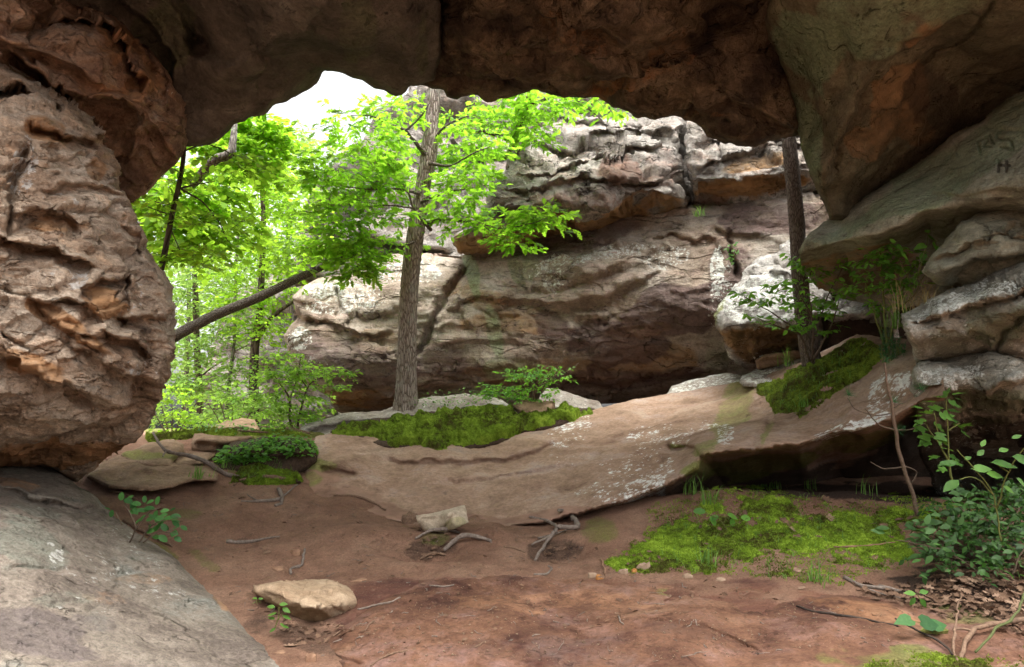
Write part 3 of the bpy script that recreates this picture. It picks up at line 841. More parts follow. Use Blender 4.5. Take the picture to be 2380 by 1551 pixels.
o = rock('overhanging_block', [(1055, 566), (1067, 586), (1087, 594), (1230, 566), (1331, 537), (1474, 513), (1531, 500), (1569, 484), (1614, 488), (1608, 470), (1593, 427), (1585, 366), (1581, 317), (1593, 285), (1560, 262),
     (1531, 270), (1413, 274), (1331, 266), (1275, 272), (1262, 301), (1209, 321), (1189, 350), (1185, 387), (1140, 423), (1132, 448), (1124, 472), (1087, 525), (1059, 549)],
     [(1060, 560, 12.7), (1090, 590, 13.5), (1130, 480, 12.7), (1200, 340, 13.7), (1270, 280, 14.6), (1400, 280, 14.6), (1560, 275, 14.2), (1300, 380, 13.3), (1450, 380, 13.1), (1560, 380, 13.2), (1200, 440, 12.9), (1280, 462, 12.6), (1400, 460, 12.5), (1540, 455, 12.7),
      (1230, 560, 13.9), (1331, 532, 14.0), (1474, 508, 14.0), (1600, 484, 13.9), (1180, 520, 13.0), (1350, 500, 13.2)],
     M_upper, 4, 22, .4, 3.0, parent=cl, smooth=False, seed=4, warp=9,
     feats=[('ledge', [(1130, 485), (1200, 486), (1270, 470), (1330, 468), (1372, 470), (1430, 480), (1500, 462), (1570, 450)], .35, 40), ('ledge', [(1185, 392), (1260, 402), (1330, 380), (1400, 372), (1470, 350), (1570, 345)], .28, 45),
            ('ledge', [(1210, 330), (1290, 345), (1380, 330), (1460, 310), (1580, 305)], .25, 35), ('ledge', [(1150, 430), (1230, 440), (1300, 430), (1380, 425), (1500, 420), (1580, 400)], .25, 30), ('ledge', [(1280, 295), (1380, 300), (1520, 290)], .2, 22),
            ('bump', 1430, 400, 30, 24, .3), ('bump', 1540, 390, 35, 30, .25)],
     disp=dsp2(.10, .7, (.40, .06, .08, .5), (.12, .025, .05, .9), ((.8, .8, 1.4), .14), ((2.4, 2.4, 4.2), .08), .02, 10, 4),
     masks={'B': [(1150, 560, 130, 40, -10, .95), (1350, 510, 200, 36, -8, .95), (1540, 475, 90, 22, -8, .8)], 'R': [(1430, 400, 50, 32, -10, .8), (1550, 390, 50, 40, 0, .55), (1400, 455, 160, 18, 0, .5)], 'G': [(1330, 330, 220, 60, -5, .5), (1200, 430, 80, 40, 0, .5)]})
o['label'] = 'bleached overhanging top block with orange underside'
o = rock('side_block', [(1598, 285), (1590, 330), (1594, 370), (1602, 425), (1614, 478), (1650, 492), (1691, 488), (1752, 474), (1830, 462), (1895, 450), (1990, 450), (1990, 280), (1850, 240), (1700, 245), (1620, 260)],
     [(1600, 300, 13.4), (1700, 270, 14), (1900, 290, 13.5), (1620, 430, 13.0), (1750, 400, 12.8), (1900, 380, 12.6), (1650, 485, 13.8), (1800, 460, 13.4), (1980, 440, 13.0), (1980, 300, 13.4)],
     M_upper, 4, 18, .3, 3.0, parent=cl, smooth=False, seed=5, warp=8,
     feats=[('ledge', [(1600, 425), (1690, 428), (1760, 418), (1830, 405), (1900, 400)], .4, 40), ('ledge', [(1600, 395), (1680, 372), (1750, 352), (1830, 342), (1900, 335)], .25, 35), ('crack', [(1660, 330), (1672, 365), (1680, 378)], .2, 4), ('ledge', [(1600, 330), (1680, 325), (1780, 330), (1900, 310)], .2, 25)],
     disp=dsp2(.08, .7, (.3, .06, .08, .5), (.11, .03, .05, .9), ((.9, .9, 1.5), .12), ((2.6, 2.6, 4.5), .06), .02, 9, 5),
     masks={'B': [(1700, 440, 140, 26, -6, .9), (1740, 385, 90, 18, -10, .7)], 'R': [(1640, 470, 60, 18, 0, .8)]})
o['label'] = 'reddish stepped block beside the vertical crack'

rock('white_boulder', [(1728, 630), (1764, 597), (1809, 585), (1812, 570), (1838, 557), (1900, 545), (2000, 600), (2090, 700), (2090, 800), (1900, 850), (1740, 862), (1700, 835), (1688, 812), (1671, 768), (1660, 736), (1675, 699), (1720, 654)],
     [(1670, 740, 11.2), (1730, 640, 11.9), (1838, 560, 12.3), (1800, 680, 11.0), (1764, 750, 10.6), (1850, 745, 10.4), (1680, 768, 10.9), (1700, 810, 11.5), (1750, 850, 12.2), (1850, 830, 11.9), (2000, 650, 10.9), (2060, 740, 10.2), (2050, 790, 10.8), (1900, 560, 12.2)],
     M_white, 4, 16, .2, 1.6, smooth=False, seed=6, warp=6,
     feats=[('ledge', [(1671, 766), (1720, 758), (1770, 752), (1830, 752), (1900, 745), (2000, 735), (2085, 722)], .45, 60), ('ledge', [(1725, 632), (1770, 636), (1800, 642), (1850, 640)], .15, 16), ('crack', [(1790, 585), (1815, 615), (1850, 600)], .10, 3),
            ('ledge', [(1940, 765), (2000, 760), (2080, 745)], .3, 20)],
     disp=dsp2(.05, 1, (.22, .07, .2, .7), (.08, .03, .1, 1), ((1.6, 1.6, 3), .06), ((4, 4, 7), .03), .014, 12, 6),
     masks={'B': [(1760, 800, 100, 40, 10, .9)], 'G': [(1760, 700, 130, 60, 0, .9), (2030, 740, 60, 20, 0, .8)], 'A': [(1672, 720, 16, 40, 15, .9)], 'R': [(1830, 830, 80, 25, 0, .9)]})
tag(scene.objects['white_boulder'], 'white lichen-covered boulder behind the thin right-hand trunk', 'boulder')
rock('thin_ledge_stone', [(1756, 838), (1775, 824), (1850, 815), (1880, 822), (1870, 836), (1800, 852), (1762, 858)], [(1756, 840, 10.7), (1880, 820, 10.6), (1800, 855, 10.7)], M_brown, 4, 8, .1, .8,
     disp=dsp(.02, 2, (.08, .03)), seed=7, feats=[('ledge', [(1760, 842), (1810, 834), (1870, 828)], .12, 10)])
tag(scene.objects['thin_ledge_stone'], 'thin brown ledge stone tucked under the white boulder', 'rock')

# pale stones along the foot of the cliff
def small_rock(name, outline, ctrl, mat, label, rw=14, rd=.15, thick=.6, step=4, feats=(), masks=None, d=None, seed=0, cat='rock', group=None, rough=2.0):
    o = rock(name, outline, ctrl, mat, step, rw, rd, thick, feats, d or dsp(.03, 1.6, None, None, None, .006, 16, .015, 5, seed), masks, seed=seed, rough=rough, warp=3)
    tag(o, label, cat, group)
    return o
small_rock('ledge_rock', [(690, 1012), (700, 992), (721, 983), (802, 962), (884, 955), (949, 930), (1006, 920), (1079, 915), (1128, 919), (1168, 930), (1200, 950), (1190, 1010), (950, 1030), (800, 1030)],
           [(690, 1005, 10.7), (800, 965, 11.2), (950, 932, 11.5), (1080, 917, 11.7), (1170, 932, 11.6), (1190, 1000, 10.6), (950, 1020, 10.4), (800, 1020, 10.4), (900, 985, 10.9)],
           M_pale, 'long pale lichen-crusted ledge at the foot of the oak', 16, .25, 1.0, seed=11, feats=[('ledge', [(700, 1000), (780, 985), (880, 975)], .2, 20)],
           d=dsp(.05, 1.2, (.15, .04), None, None, .012, 14, .03, 4, 11))
small_rock('pale_rock', [(1240, 945), (1250, 925), (1270, 902), (1299, 906), (1352, 923), (1392, 933), (1405, 950), (1380, 972), (1300, 970)],
           [(1250, 930, 11.7), (1280, 904, 12.1), (1392, 934, 12.0), (1300, 970, 11.3), (1390, 965, 11.4)], M_pale, 'pale grey rock right of the leafy shrub by the cliff', seed=12)
small_rock('rounded_rock', [(1189, 940), (1200, 932), (1240, 929), (1291, 932), (1290, 950), (1260, 972), (1215, 970)],
           [(1190, 942, 11.0), (1240, 931, 11.1), (1290, 935, 11.1), (1230, 970, 10.7)], M_brown, 'smooth rounded brown rock bedded in the moss bank', seed=13)
small_rock('flat_rock', [(1540, 935), (1560, 897), (1620, 880), (1691, 866), (1752, 878), (1760, 900), (1691, 918), (1569, 930)],
           [(1550, 920, 11.9), (1600, 885, 12.4), (1700, 868, 12.2), (1750, 890, 11.4), (1650, 915, 11.5)], M_pale, 'flat pale lichened rock at the right end of the cliff foot', seed=14, masks={'G': [(1650, 890, 100, 30, 0, .8)]})
small_rock('bullnose_rock', [(1718, 888), (1724, 872), (1772, 852), (1830, 838), (1880, 828), (1910, 850), (1850, 900), (1764, 903), (1728, 898)],
           [(1720, 885, 10.6), (1772, 856, 10.9), (1880, 832, 10.4), (1764, 896, 10.3), (1880, 870, 10.0)], M_pale, 'pale round-ended slab below the thin right-hand trunk', seed=15, masks={'G': [(1770, 870, 70, 30, 0, .9)]})

# ------------------------------------------------------------------ the sweeping slab
LIP = [(1085, 1200), (1262, 1206), (1352, 1198), (1442, 1170), (1532, 1137), (1590, 1112), (1625, 1090), (1634, 1066), (1691, 1054), (1772, 1046), (1854, 1038), (1927, 1005), (2008, 989), (2078, 965), (2140, 930)]
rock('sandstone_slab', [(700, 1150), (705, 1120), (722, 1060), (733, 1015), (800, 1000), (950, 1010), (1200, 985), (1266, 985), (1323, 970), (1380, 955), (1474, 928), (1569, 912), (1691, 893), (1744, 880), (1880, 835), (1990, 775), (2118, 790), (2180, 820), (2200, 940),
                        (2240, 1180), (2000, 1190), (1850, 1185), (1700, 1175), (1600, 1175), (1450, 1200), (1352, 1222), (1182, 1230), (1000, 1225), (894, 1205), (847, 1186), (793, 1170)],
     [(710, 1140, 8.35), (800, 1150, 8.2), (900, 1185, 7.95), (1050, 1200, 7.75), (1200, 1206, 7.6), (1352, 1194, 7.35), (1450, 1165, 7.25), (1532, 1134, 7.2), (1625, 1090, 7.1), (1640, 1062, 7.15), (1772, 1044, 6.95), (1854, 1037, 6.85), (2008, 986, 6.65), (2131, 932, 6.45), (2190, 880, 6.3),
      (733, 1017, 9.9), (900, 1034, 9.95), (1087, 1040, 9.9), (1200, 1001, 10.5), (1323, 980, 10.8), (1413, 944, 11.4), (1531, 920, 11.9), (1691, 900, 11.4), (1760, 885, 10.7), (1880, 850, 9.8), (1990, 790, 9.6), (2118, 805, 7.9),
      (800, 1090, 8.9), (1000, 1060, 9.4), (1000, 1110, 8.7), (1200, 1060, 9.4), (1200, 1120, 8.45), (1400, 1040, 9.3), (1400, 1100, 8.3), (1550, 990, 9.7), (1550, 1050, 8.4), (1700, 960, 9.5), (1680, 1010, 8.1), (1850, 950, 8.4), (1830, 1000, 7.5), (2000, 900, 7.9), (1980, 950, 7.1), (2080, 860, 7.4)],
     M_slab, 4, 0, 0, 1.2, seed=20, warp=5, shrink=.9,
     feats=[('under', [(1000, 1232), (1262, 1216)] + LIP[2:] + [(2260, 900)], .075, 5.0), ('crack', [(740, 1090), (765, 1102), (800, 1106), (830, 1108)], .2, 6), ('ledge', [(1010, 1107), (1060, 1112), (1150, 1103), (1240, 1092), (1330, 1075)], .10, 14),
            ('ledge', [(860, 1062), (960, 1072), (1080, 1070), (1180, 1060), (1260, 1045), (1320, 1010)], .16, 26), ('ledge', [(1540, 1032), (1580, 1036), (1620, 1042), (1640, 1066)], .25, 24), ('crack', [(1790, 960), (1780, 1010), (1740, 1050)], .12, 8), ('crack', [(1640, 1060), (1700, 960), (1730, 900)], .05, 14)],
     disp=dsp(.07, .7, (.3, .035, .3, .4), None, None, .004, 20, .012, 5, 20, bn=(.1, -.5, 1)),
     masks={'G': [(1330, 1000, 70, 40, -40, .7), (1480, 1080, 130, 75, -50, .68), (1400, 1130, 80, 30, -20, .6), (1560, 1010, 60, 40, 0, .6), (1500, 1140, 50, 30, -20, .85), (1300, 1060, 40, 30, 0, .5), (1690, 1020, 30, 40, 0, .8), (1650, 985, 25, 18, 0, .7), (1980, 985, 120, 22, -22, .95), (2060, 920, 70, 30, -40, .85), (1300, 1020, 30, 60, 30, .55)],
            'A': [(1700, 960, 36, 110, 25, .62), (1650, 1090, 60, 20, -10, .8), (1790, 1080, 170, 24, -7, .9), (1640, 1050, 30, 20, 0, .6), (740, 1085, 50, 14, 10, .7), (720, 1120, 30, 20, 0, .6), (2000, 1020, 120, 30, -15, .7), (1780, 1020, 12, 60, 20, .7), (1570, 1036, 30, 6, 5, .8)],
            'B': [(760, 1150, 100, 26, 15, 1.1), (900, 1188, 110, 28, 12, 1.1), (1050, 1205, 140, 26, 0, 1.1), (1250, 1203, 150, 18, -3, 1.0), (740, 1120, 60, 26, 0, .8), (840, 1150, 90, 20, 10, .6)],
            'R': [(1000, 1140, 110, 22, 0, .28), (1250, 1000, 60, 16, 0, .3), (1050, 1050, 200, 10, 0, .25), (1950, 1130, 330, 70, -8, 1.0), (1700, 1130, 110, 40, -8, 1.0), (2150, 1060, 120, 100, 0, 1.0)]})  # the last, strong R blobs paint hollow shade under the lip
tag(scene.objects['sandstone_slab'], 'broad smooth brown sandstone slab sweeping up to the right, white lichen flecks', 'rock slab')

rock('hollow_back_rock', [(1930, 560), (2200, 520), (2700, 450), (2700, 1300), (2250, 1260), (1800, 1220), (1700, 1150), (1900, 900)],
     [(1950, 600, 10.6), (2400, 560, 9.6), (2600, 1200, 10.2), (1800, 1180, 11.2), (2100, 900, 10.8)], M_hollow_shade, 8, 20, .3, 1.2, seed=30, disp=dsp(.1, .7, (.3, .08)))
tag(scene.objects['hollow_back_rock'], 'rock at the back of the hollows between the right-hand boulders, shade painted into its colour', 'rock')
# ------------------------------------------------------------------ right-hand boulders
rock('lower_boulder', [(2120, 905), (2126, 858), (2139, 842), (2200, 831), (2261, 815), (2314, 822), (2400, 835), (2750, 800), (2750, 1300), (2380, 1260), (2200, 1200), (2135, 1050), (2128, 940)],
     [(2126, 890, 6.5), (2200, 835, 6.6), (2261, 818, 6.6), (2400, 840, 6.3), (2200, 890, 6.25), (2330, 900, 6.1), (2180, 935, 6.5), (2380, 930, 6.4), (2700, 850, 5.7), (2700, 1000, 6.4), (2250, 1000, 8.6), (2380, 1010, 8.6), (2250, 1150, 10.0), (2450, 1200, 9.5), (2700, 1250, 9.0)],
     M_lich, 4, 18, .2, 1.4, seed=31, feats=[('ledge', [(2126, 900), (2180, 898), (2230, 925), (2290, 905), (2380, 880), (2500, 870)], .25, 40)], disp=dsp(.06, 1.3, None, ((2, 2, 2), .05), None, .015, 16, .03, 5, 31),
     masks={'G': [(2230, 870, 90, 36, -10, .9), (2360, 850, 40, 16, 0, .7)], 'A': [(2200, 935, 90, 26, -5, .8), (2330, 940, 120, 36, 0, .6)], 'R': [(2330, 1070, 300, 110, 0, 1.0)]})  # R paints the shade under the boulder into its base
tag(scene.objects['lower_boulder'], 'lichen-topped boulder overhanging the dark hollow, lowest of the right-hand pile', 'boulder')
rock('lichen_boulder', [(2090, 732), (2105, 722), (2131, 711), (2179, 687), (2261, 654), (2322, 626), (2379, 602), (2750, 480), (2750, 840), (2379, 835), (2301, 820), (2220, 830), (2159, 843), (2131, 850), (2120, 809), (2098, 764)],
     [(2092, 735, 6.5), (2131, 712, 6.8), (2261, 656, 6.9), (2379, 604, 6.7), (2700, 500, 6.2), (2110, 750, 6.2), (2180, 720, 6.15), (2300, 690, 5.9), (2379, 650, 5.8), (2200, 780, 6.2), (2350, 760, 5.9), (2130, 840, 6.7), (2220, 826, 6.7), (2379, 830, 6.4), (2700, 700, 5.3), (2700, 830, 5.9)],
     M_lich, 4, 14, .15, 1.5, seed=32, feats=[('ledge', [(2100, 752), (2160, 735), (2230, 722), (2300, 700), (2379, 668), (2500, 640)], .22, 50), ('crack', [(2301, 818), (2320, 790), (2379, 740)], .15, 6)],
     disp=dsp(.05, 1.4, None, ((2, 2, 2.6), .05), ((7, 7, 7), .025), .014, 18, .02, 6, 32), masks={'G': [(2250, 690, 170, 30, -22, .9)], 'A': [(2330, 760, 120, 50, 0, .6), (2200, 790, 60, 40, 0, .45)]})
tag(scene.objects['lichen_boulder'], 'rough grey boulder with white lichen along its sloping top, below the cracked block', 'boulder')
rock('cracked_block', [(2143, 634), (2159, 602), (2196, 565), (2228, 528), (2269, 494), (2342, 476), (2420, 485), (2750, 440), (2750, 640), (2379, 640), (2300, 660), (2236, 675), (2179, 660)],
     [(2145, 634, 6.9), (2196, 567, 6.9), (2270, 498, 6.9), (2379, 485, 6.7), (2260, 560, 6.5), (2360, 550, 6.3), (2200, 620, 6.65), (2236, 660, 7.1), (2379, 620, 6.7), (2700, 500, 5.9), (2700, 620, 6.2)],
     M_lean, 4, 16, .2, 1.4, seed=33, feats=[('ledge', [(2150, 610), (2200, 590), (2240, 565), (2290, 560), (2340, 530), (2360, 500)], .14, 26), ('ledge', [(2190, 640), (2260, 610), (2330, 595), (2400, 580)], .22, 30), ('crack', [(2270, 545), (2320, 545), (2370, 555), (2420, 555)], .1, 4)],
     disp=dsp(.05, 1.3, None, ((1.8, 1.8, 2.5), .05), None, .008, 16, .02, 5, 33))
tag(scene.objects['cracked_block'], 'grey cracked block wedged under the carved leaning slab', 'boulder')
CARVE = [[(2278, 354), (2270, 329), (2294, 316), (2294, 324), (2285, 338), (2303, 340)], [(2299, 312), (2311, 335)], [(2329, 304), (2318, 311), (2318, 321), (2328, 326), (2346, 325)], [(2349, 328), (2349, 344), (2325, 340)],
         [(2319, 368), (2317, 395)], [(2335, 368), (2335, 395)], [(2319, 380), (2342, 379)]]
rock('leaning_slab', [(1854, 582), (1878, 545), (1927, 507), (1992, 472), (2098, 403), (2155, 362), (2220, 309), (2290, 277), (2295, 266), (2342, 228), (2379, 212), (2800, 40), (2800, 520), (2400, 520), (2300, 600), (2240, 700), (2100, 715), (1980, 700), (1900, 670), (1866, 630)],
     [(1856, 582, 8.3), (1927, 509, 8.6), (2098, 405, 8.0), (2220, 312, 7.5), (2379, 215, 6.9), (2700, 90, 6.2), (1900, 560, 8.0), (2000, 540, 7.6), (2100, 500, 7.2), (2180, 482, 6.9), (2293, 470, 6.5), (2400, 468, 6.1), (2700, 470, 5.2), (2200, 400, 7.2), (2330, 350, 6.6), (2600, 250, 6.0),
      (1900, 640, 8.6), (2000, 680, 8.9), (2150, 690, 8.9), (2230, 620, 8.3), (2320, 540, 7.8)],
     M_lean, 3, 10, .12, 1.2, seed=34, shrink=.9,
     feats=[('under', [(1840, 600), (1860, 590), (1900, 575), (1960, 556), (2040, 545), (2100, 520), (2150, 488), (2230, 482), (2293, 470), (2400, 474), (2600, 480), (2800, 480)], .022, 2.6), ('ledge', [(2290, 276), (2300, 292), (2350, 300), (2420, 296)], .05, 12),
            ('crack', [(2215, 325), (2222, 345), (2226, 365)], .03, 3), ('ledge', [(2150, 440), (2230, 452), (2330, 440), (2420, 450)], .05, 18)] + [('groove', np.array(c), .035, 2.8) for c in CARVE],
     disp=dsp(.05, .9, None, None, None, .007, 18, .014, 6, 34),
     masks={'A': [(2150, 430, 170, 50, -30, .7), (2320, 330, 120, 60, -30, .7), (1950, 540, 90, 30, -28, .6), (2350, 260, 70, 40, -30, .7)], 'B': [(2000, 620, 150, 60, 0, .5)], 'R': [(2100, 640, 150, 50, 0, .5), (2110, 430, 40, 8, -30, .6), (2330, 465, 90, 8, 0, .5)]})
tag(scene.objects['leaning_slab'], 'grey-green tilted slab with carved letters on its sloping top at right', 'rock slab')
rock('hanging_boulder', [(1801, -30), (1774, 41), (1777, 90), (1801, 134), (1813, 191), (1842, 252), (1850, 300), (1862, 334), (1882, 391), (1899, 448), (1919, 488), (1927, 512), (1990, 520), (2150, 440), (2300, 360), (2450, 290), (2900, 150), (2900, -380), (1850, -380)],
     [(1801, 0, 6.6), (1777, 90, 7.2), (1801, 134, 7.4), (1850, 290, 7.9), (1900, 450, 8.0), (1927, 505, 8.0), (1880, 250, 7.4), (1900, 100, 6.7), (1923, 407, 7.55), (1960, 301, 7.05), (2037, 146, 6.4), (2139, 53, 6.0), (2301, 0, 5.6), (2000, 450, 8.3), (2000, 330, 7.5), (2080, 380, 8.2), (2100, 250, 7.5), (2200, 300, 8.1),
      (2200, 120, 6.9), (2350, 220, 7.8), (2350, 80, 6.5), (2500, 200, 7.4), (2800, 100, 6.6), (2000, -100, 5.6), (2300, -200, 4.8), (1850, -300, 5.6), (2800, -300, 4.2)],
     M_hang, 4.5, 18, .25, 2.5, seed=35, warp=7,
     feats=[('ledge', [(1912, 460), (1923, 407), (1930, 370), (1960, 301), (1990, 220), (2037, 146), (2090, 90), (2139, 60), (2230, 30)], .28, 50), ('crack', [(1930, 370), (1900, 290), (1960, 200), (1975, 100), (1960, 40)], .10, 14), ('crack', [(2130, 160), (2240, 90), (2310, 0)], .15, 6), ('crack', [(1880, 360), (1890, 250), (1870, 120)], .1, 12)],
     disp=dsp(.10, .8, (.5, .06, .4, .5), None, None, .008, 15, .02, 4, 35, bn=(.6, -.3, .7)),
     masks={'A': [(1900, 120, 110, 130, 0, .8), (1990, 60, 120, 90, 0, .75), (1880, 330, 40, 110, -10, .8), (2150, -50, 200, 80, 0, .7)], 'B': [(2080, 230, 70, 90, 20, .75), (2110, 290, 70, 40, 30, .6), (2130, 80, 60, 22, -35, .8), (2000, 330, 40, 40, 0, .6), (1950, 150, 20, 50, 0, .4)], 'R': [(2170, 230, 60, 70, 20, .7), (2200, 350, 140, 50, -25, .6), (1960, 120, 24, 40, 0, .5)]})
tag(scene.objects['hanging_boulder'], 'huge wedge-shaped boulder hanging at upper right, green streaked ridge and orange hollow', 'boulder')

# ------------------------------------------------------------------ the arch overhead
ar = empty('rock_arch', W(1100, 220, 7.8), 'dark natural rock arch spanning the whole top of the view', 'rock arch')  # its unseen reach above the frame is sized to shade the foreground
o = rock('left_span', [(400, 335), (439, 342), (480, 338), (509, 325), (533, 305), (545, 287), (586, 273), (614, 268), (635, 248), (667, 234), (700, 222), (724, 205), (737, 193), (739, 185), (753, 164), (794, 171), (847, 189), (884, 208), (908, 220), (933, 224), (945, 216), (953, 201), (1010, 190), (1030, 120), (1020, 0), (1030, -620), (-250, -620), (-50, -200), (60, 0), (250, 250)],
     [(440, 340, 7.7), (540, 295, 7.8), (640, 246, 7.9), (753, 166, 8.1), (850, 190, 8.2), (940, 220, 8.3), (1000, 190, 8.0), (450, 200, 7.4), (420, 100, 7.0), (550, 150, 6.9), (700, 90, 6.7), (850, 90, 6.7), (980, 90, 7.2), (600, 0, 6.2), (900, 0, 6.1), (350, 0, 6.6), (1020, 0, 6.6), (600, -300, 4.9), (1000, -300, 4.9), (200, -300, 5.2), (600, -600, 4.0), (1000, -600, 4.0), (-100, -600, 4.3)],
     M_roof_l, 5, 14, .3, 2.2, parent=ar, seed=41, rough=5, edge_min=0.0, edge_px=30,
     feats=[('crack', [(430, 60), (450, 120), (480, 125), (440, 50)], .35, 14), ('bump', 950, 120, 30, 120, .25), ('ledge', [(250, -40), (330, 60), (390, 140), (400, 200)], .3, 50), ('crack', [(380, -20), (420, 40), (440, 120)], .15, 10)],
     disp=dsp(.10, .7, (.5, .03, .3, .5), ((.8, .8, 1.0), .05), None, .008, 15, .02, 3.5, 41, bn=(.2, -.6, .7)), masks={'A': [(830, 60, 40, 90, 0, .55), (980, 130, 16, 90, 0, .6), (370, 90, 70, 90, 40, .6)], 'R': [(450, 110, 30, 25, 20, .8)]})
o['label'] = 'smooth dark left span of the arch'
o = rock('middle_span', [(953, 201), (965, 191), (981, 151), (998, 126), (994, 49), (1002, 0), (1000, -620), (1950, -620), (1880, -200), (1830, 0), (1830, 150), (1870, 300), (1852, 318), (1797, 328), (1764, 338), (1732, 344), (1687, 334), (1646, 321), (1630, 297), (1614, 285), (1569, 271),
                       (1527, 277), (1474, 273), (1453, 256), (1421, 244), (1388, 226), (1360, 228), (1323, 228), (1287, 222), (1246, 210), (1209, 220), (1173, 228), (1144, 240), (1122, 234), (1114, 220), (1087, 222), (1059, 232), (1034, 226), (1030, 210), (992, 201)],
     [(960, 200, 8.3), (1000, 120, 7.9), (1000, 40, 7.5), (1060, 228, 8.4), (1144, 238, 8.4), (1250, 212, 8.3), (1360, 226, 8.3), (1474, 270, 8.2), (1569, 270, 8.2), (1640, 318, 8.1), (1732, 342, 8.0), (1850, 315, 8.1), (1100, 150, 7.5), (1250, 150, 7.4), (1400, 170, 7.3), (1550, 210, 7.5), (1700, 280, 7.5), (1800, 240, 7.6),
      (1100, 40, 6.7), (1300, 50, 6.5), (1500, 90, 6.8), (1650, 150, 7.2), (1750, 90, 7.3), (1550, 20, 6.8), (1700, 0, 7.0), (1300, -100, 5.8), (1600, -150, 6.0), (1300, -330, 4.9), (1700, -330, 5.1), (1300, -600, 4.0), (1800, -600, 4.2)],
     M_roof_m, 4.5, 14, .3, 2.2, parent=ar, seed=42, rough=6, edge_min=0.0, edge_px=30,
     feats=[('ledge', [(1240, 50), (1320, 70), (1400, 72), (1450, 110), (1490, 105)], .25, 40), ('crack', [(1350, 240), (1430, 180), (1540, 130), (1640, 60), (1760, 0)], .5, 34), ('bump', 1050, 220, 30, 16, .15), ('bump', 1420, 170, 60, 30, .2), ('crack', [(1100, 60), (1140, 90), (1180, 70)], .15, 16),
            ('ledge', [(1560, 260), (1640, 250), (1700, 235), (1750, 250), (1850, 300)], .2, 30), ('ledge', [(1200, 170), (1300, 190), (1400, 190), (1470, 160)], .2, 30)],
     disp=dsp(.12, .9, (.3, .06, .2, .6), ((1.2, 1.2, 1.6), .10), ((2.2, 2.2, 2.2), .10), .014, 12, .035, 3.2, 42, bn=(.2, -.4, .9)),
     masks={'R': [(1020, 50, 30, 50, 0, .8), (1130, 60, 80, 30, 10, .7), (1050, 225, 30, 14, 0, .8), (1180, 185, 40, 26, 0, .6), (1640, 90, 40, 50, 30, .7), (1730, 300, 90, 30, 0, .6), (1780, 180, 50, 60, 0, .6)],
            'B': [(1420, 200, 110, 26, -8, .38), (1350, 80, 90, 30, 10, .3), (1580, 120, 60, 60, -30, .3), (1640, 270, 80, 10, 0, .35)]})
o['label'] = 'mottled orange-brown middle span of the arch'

# ------------------------------------------------------------------ left-hand rocks
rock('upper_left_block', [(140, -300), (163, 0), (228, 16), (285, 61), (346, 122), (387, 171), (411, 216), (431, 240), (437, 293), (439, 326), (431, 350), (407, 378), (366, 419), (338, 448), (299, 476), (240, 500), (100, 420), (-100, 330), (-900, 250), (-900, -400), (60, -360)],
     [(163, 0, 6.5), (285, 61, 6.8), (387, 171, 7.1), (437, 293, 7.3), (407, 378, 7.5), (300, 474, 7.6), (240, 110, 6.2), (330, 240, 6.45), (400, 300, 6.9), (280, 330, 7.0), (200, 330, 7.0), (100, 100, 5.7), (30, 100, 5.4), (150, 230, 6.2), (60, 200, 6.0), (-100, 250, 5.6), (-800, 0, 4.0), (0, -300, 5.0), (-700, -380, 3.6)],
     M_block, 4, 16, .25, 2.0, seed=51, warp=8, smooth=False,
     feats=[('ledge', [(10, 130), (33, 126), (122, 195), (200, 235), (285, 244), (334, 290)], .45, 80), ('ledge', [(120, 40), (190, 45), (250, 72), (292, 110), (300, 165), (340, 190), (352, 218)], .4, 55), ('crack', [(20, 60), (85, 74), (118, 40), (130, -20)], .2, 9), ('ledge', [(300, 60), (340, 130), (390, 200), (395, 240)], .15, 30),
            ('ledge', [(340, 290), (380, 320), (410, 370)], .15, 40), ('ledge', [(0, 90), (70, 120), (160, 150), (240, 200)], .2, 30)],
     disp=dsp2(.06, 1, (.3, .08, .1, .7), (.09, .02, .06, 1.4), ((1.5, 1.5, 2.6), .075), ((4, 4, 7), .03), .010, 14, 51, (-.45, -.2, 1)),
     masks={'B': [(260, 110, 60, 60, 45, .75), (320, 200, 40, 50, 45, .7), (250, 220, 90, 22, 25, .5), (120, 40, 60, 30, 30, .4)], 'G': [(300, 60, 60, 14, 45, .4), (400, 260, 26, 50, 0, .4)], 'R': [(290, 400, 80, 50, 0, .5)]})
tag(scene.objects['upper_left_block'], 'dim layered rock block with orange ledges at top left, above the big boulder', 'boulder')
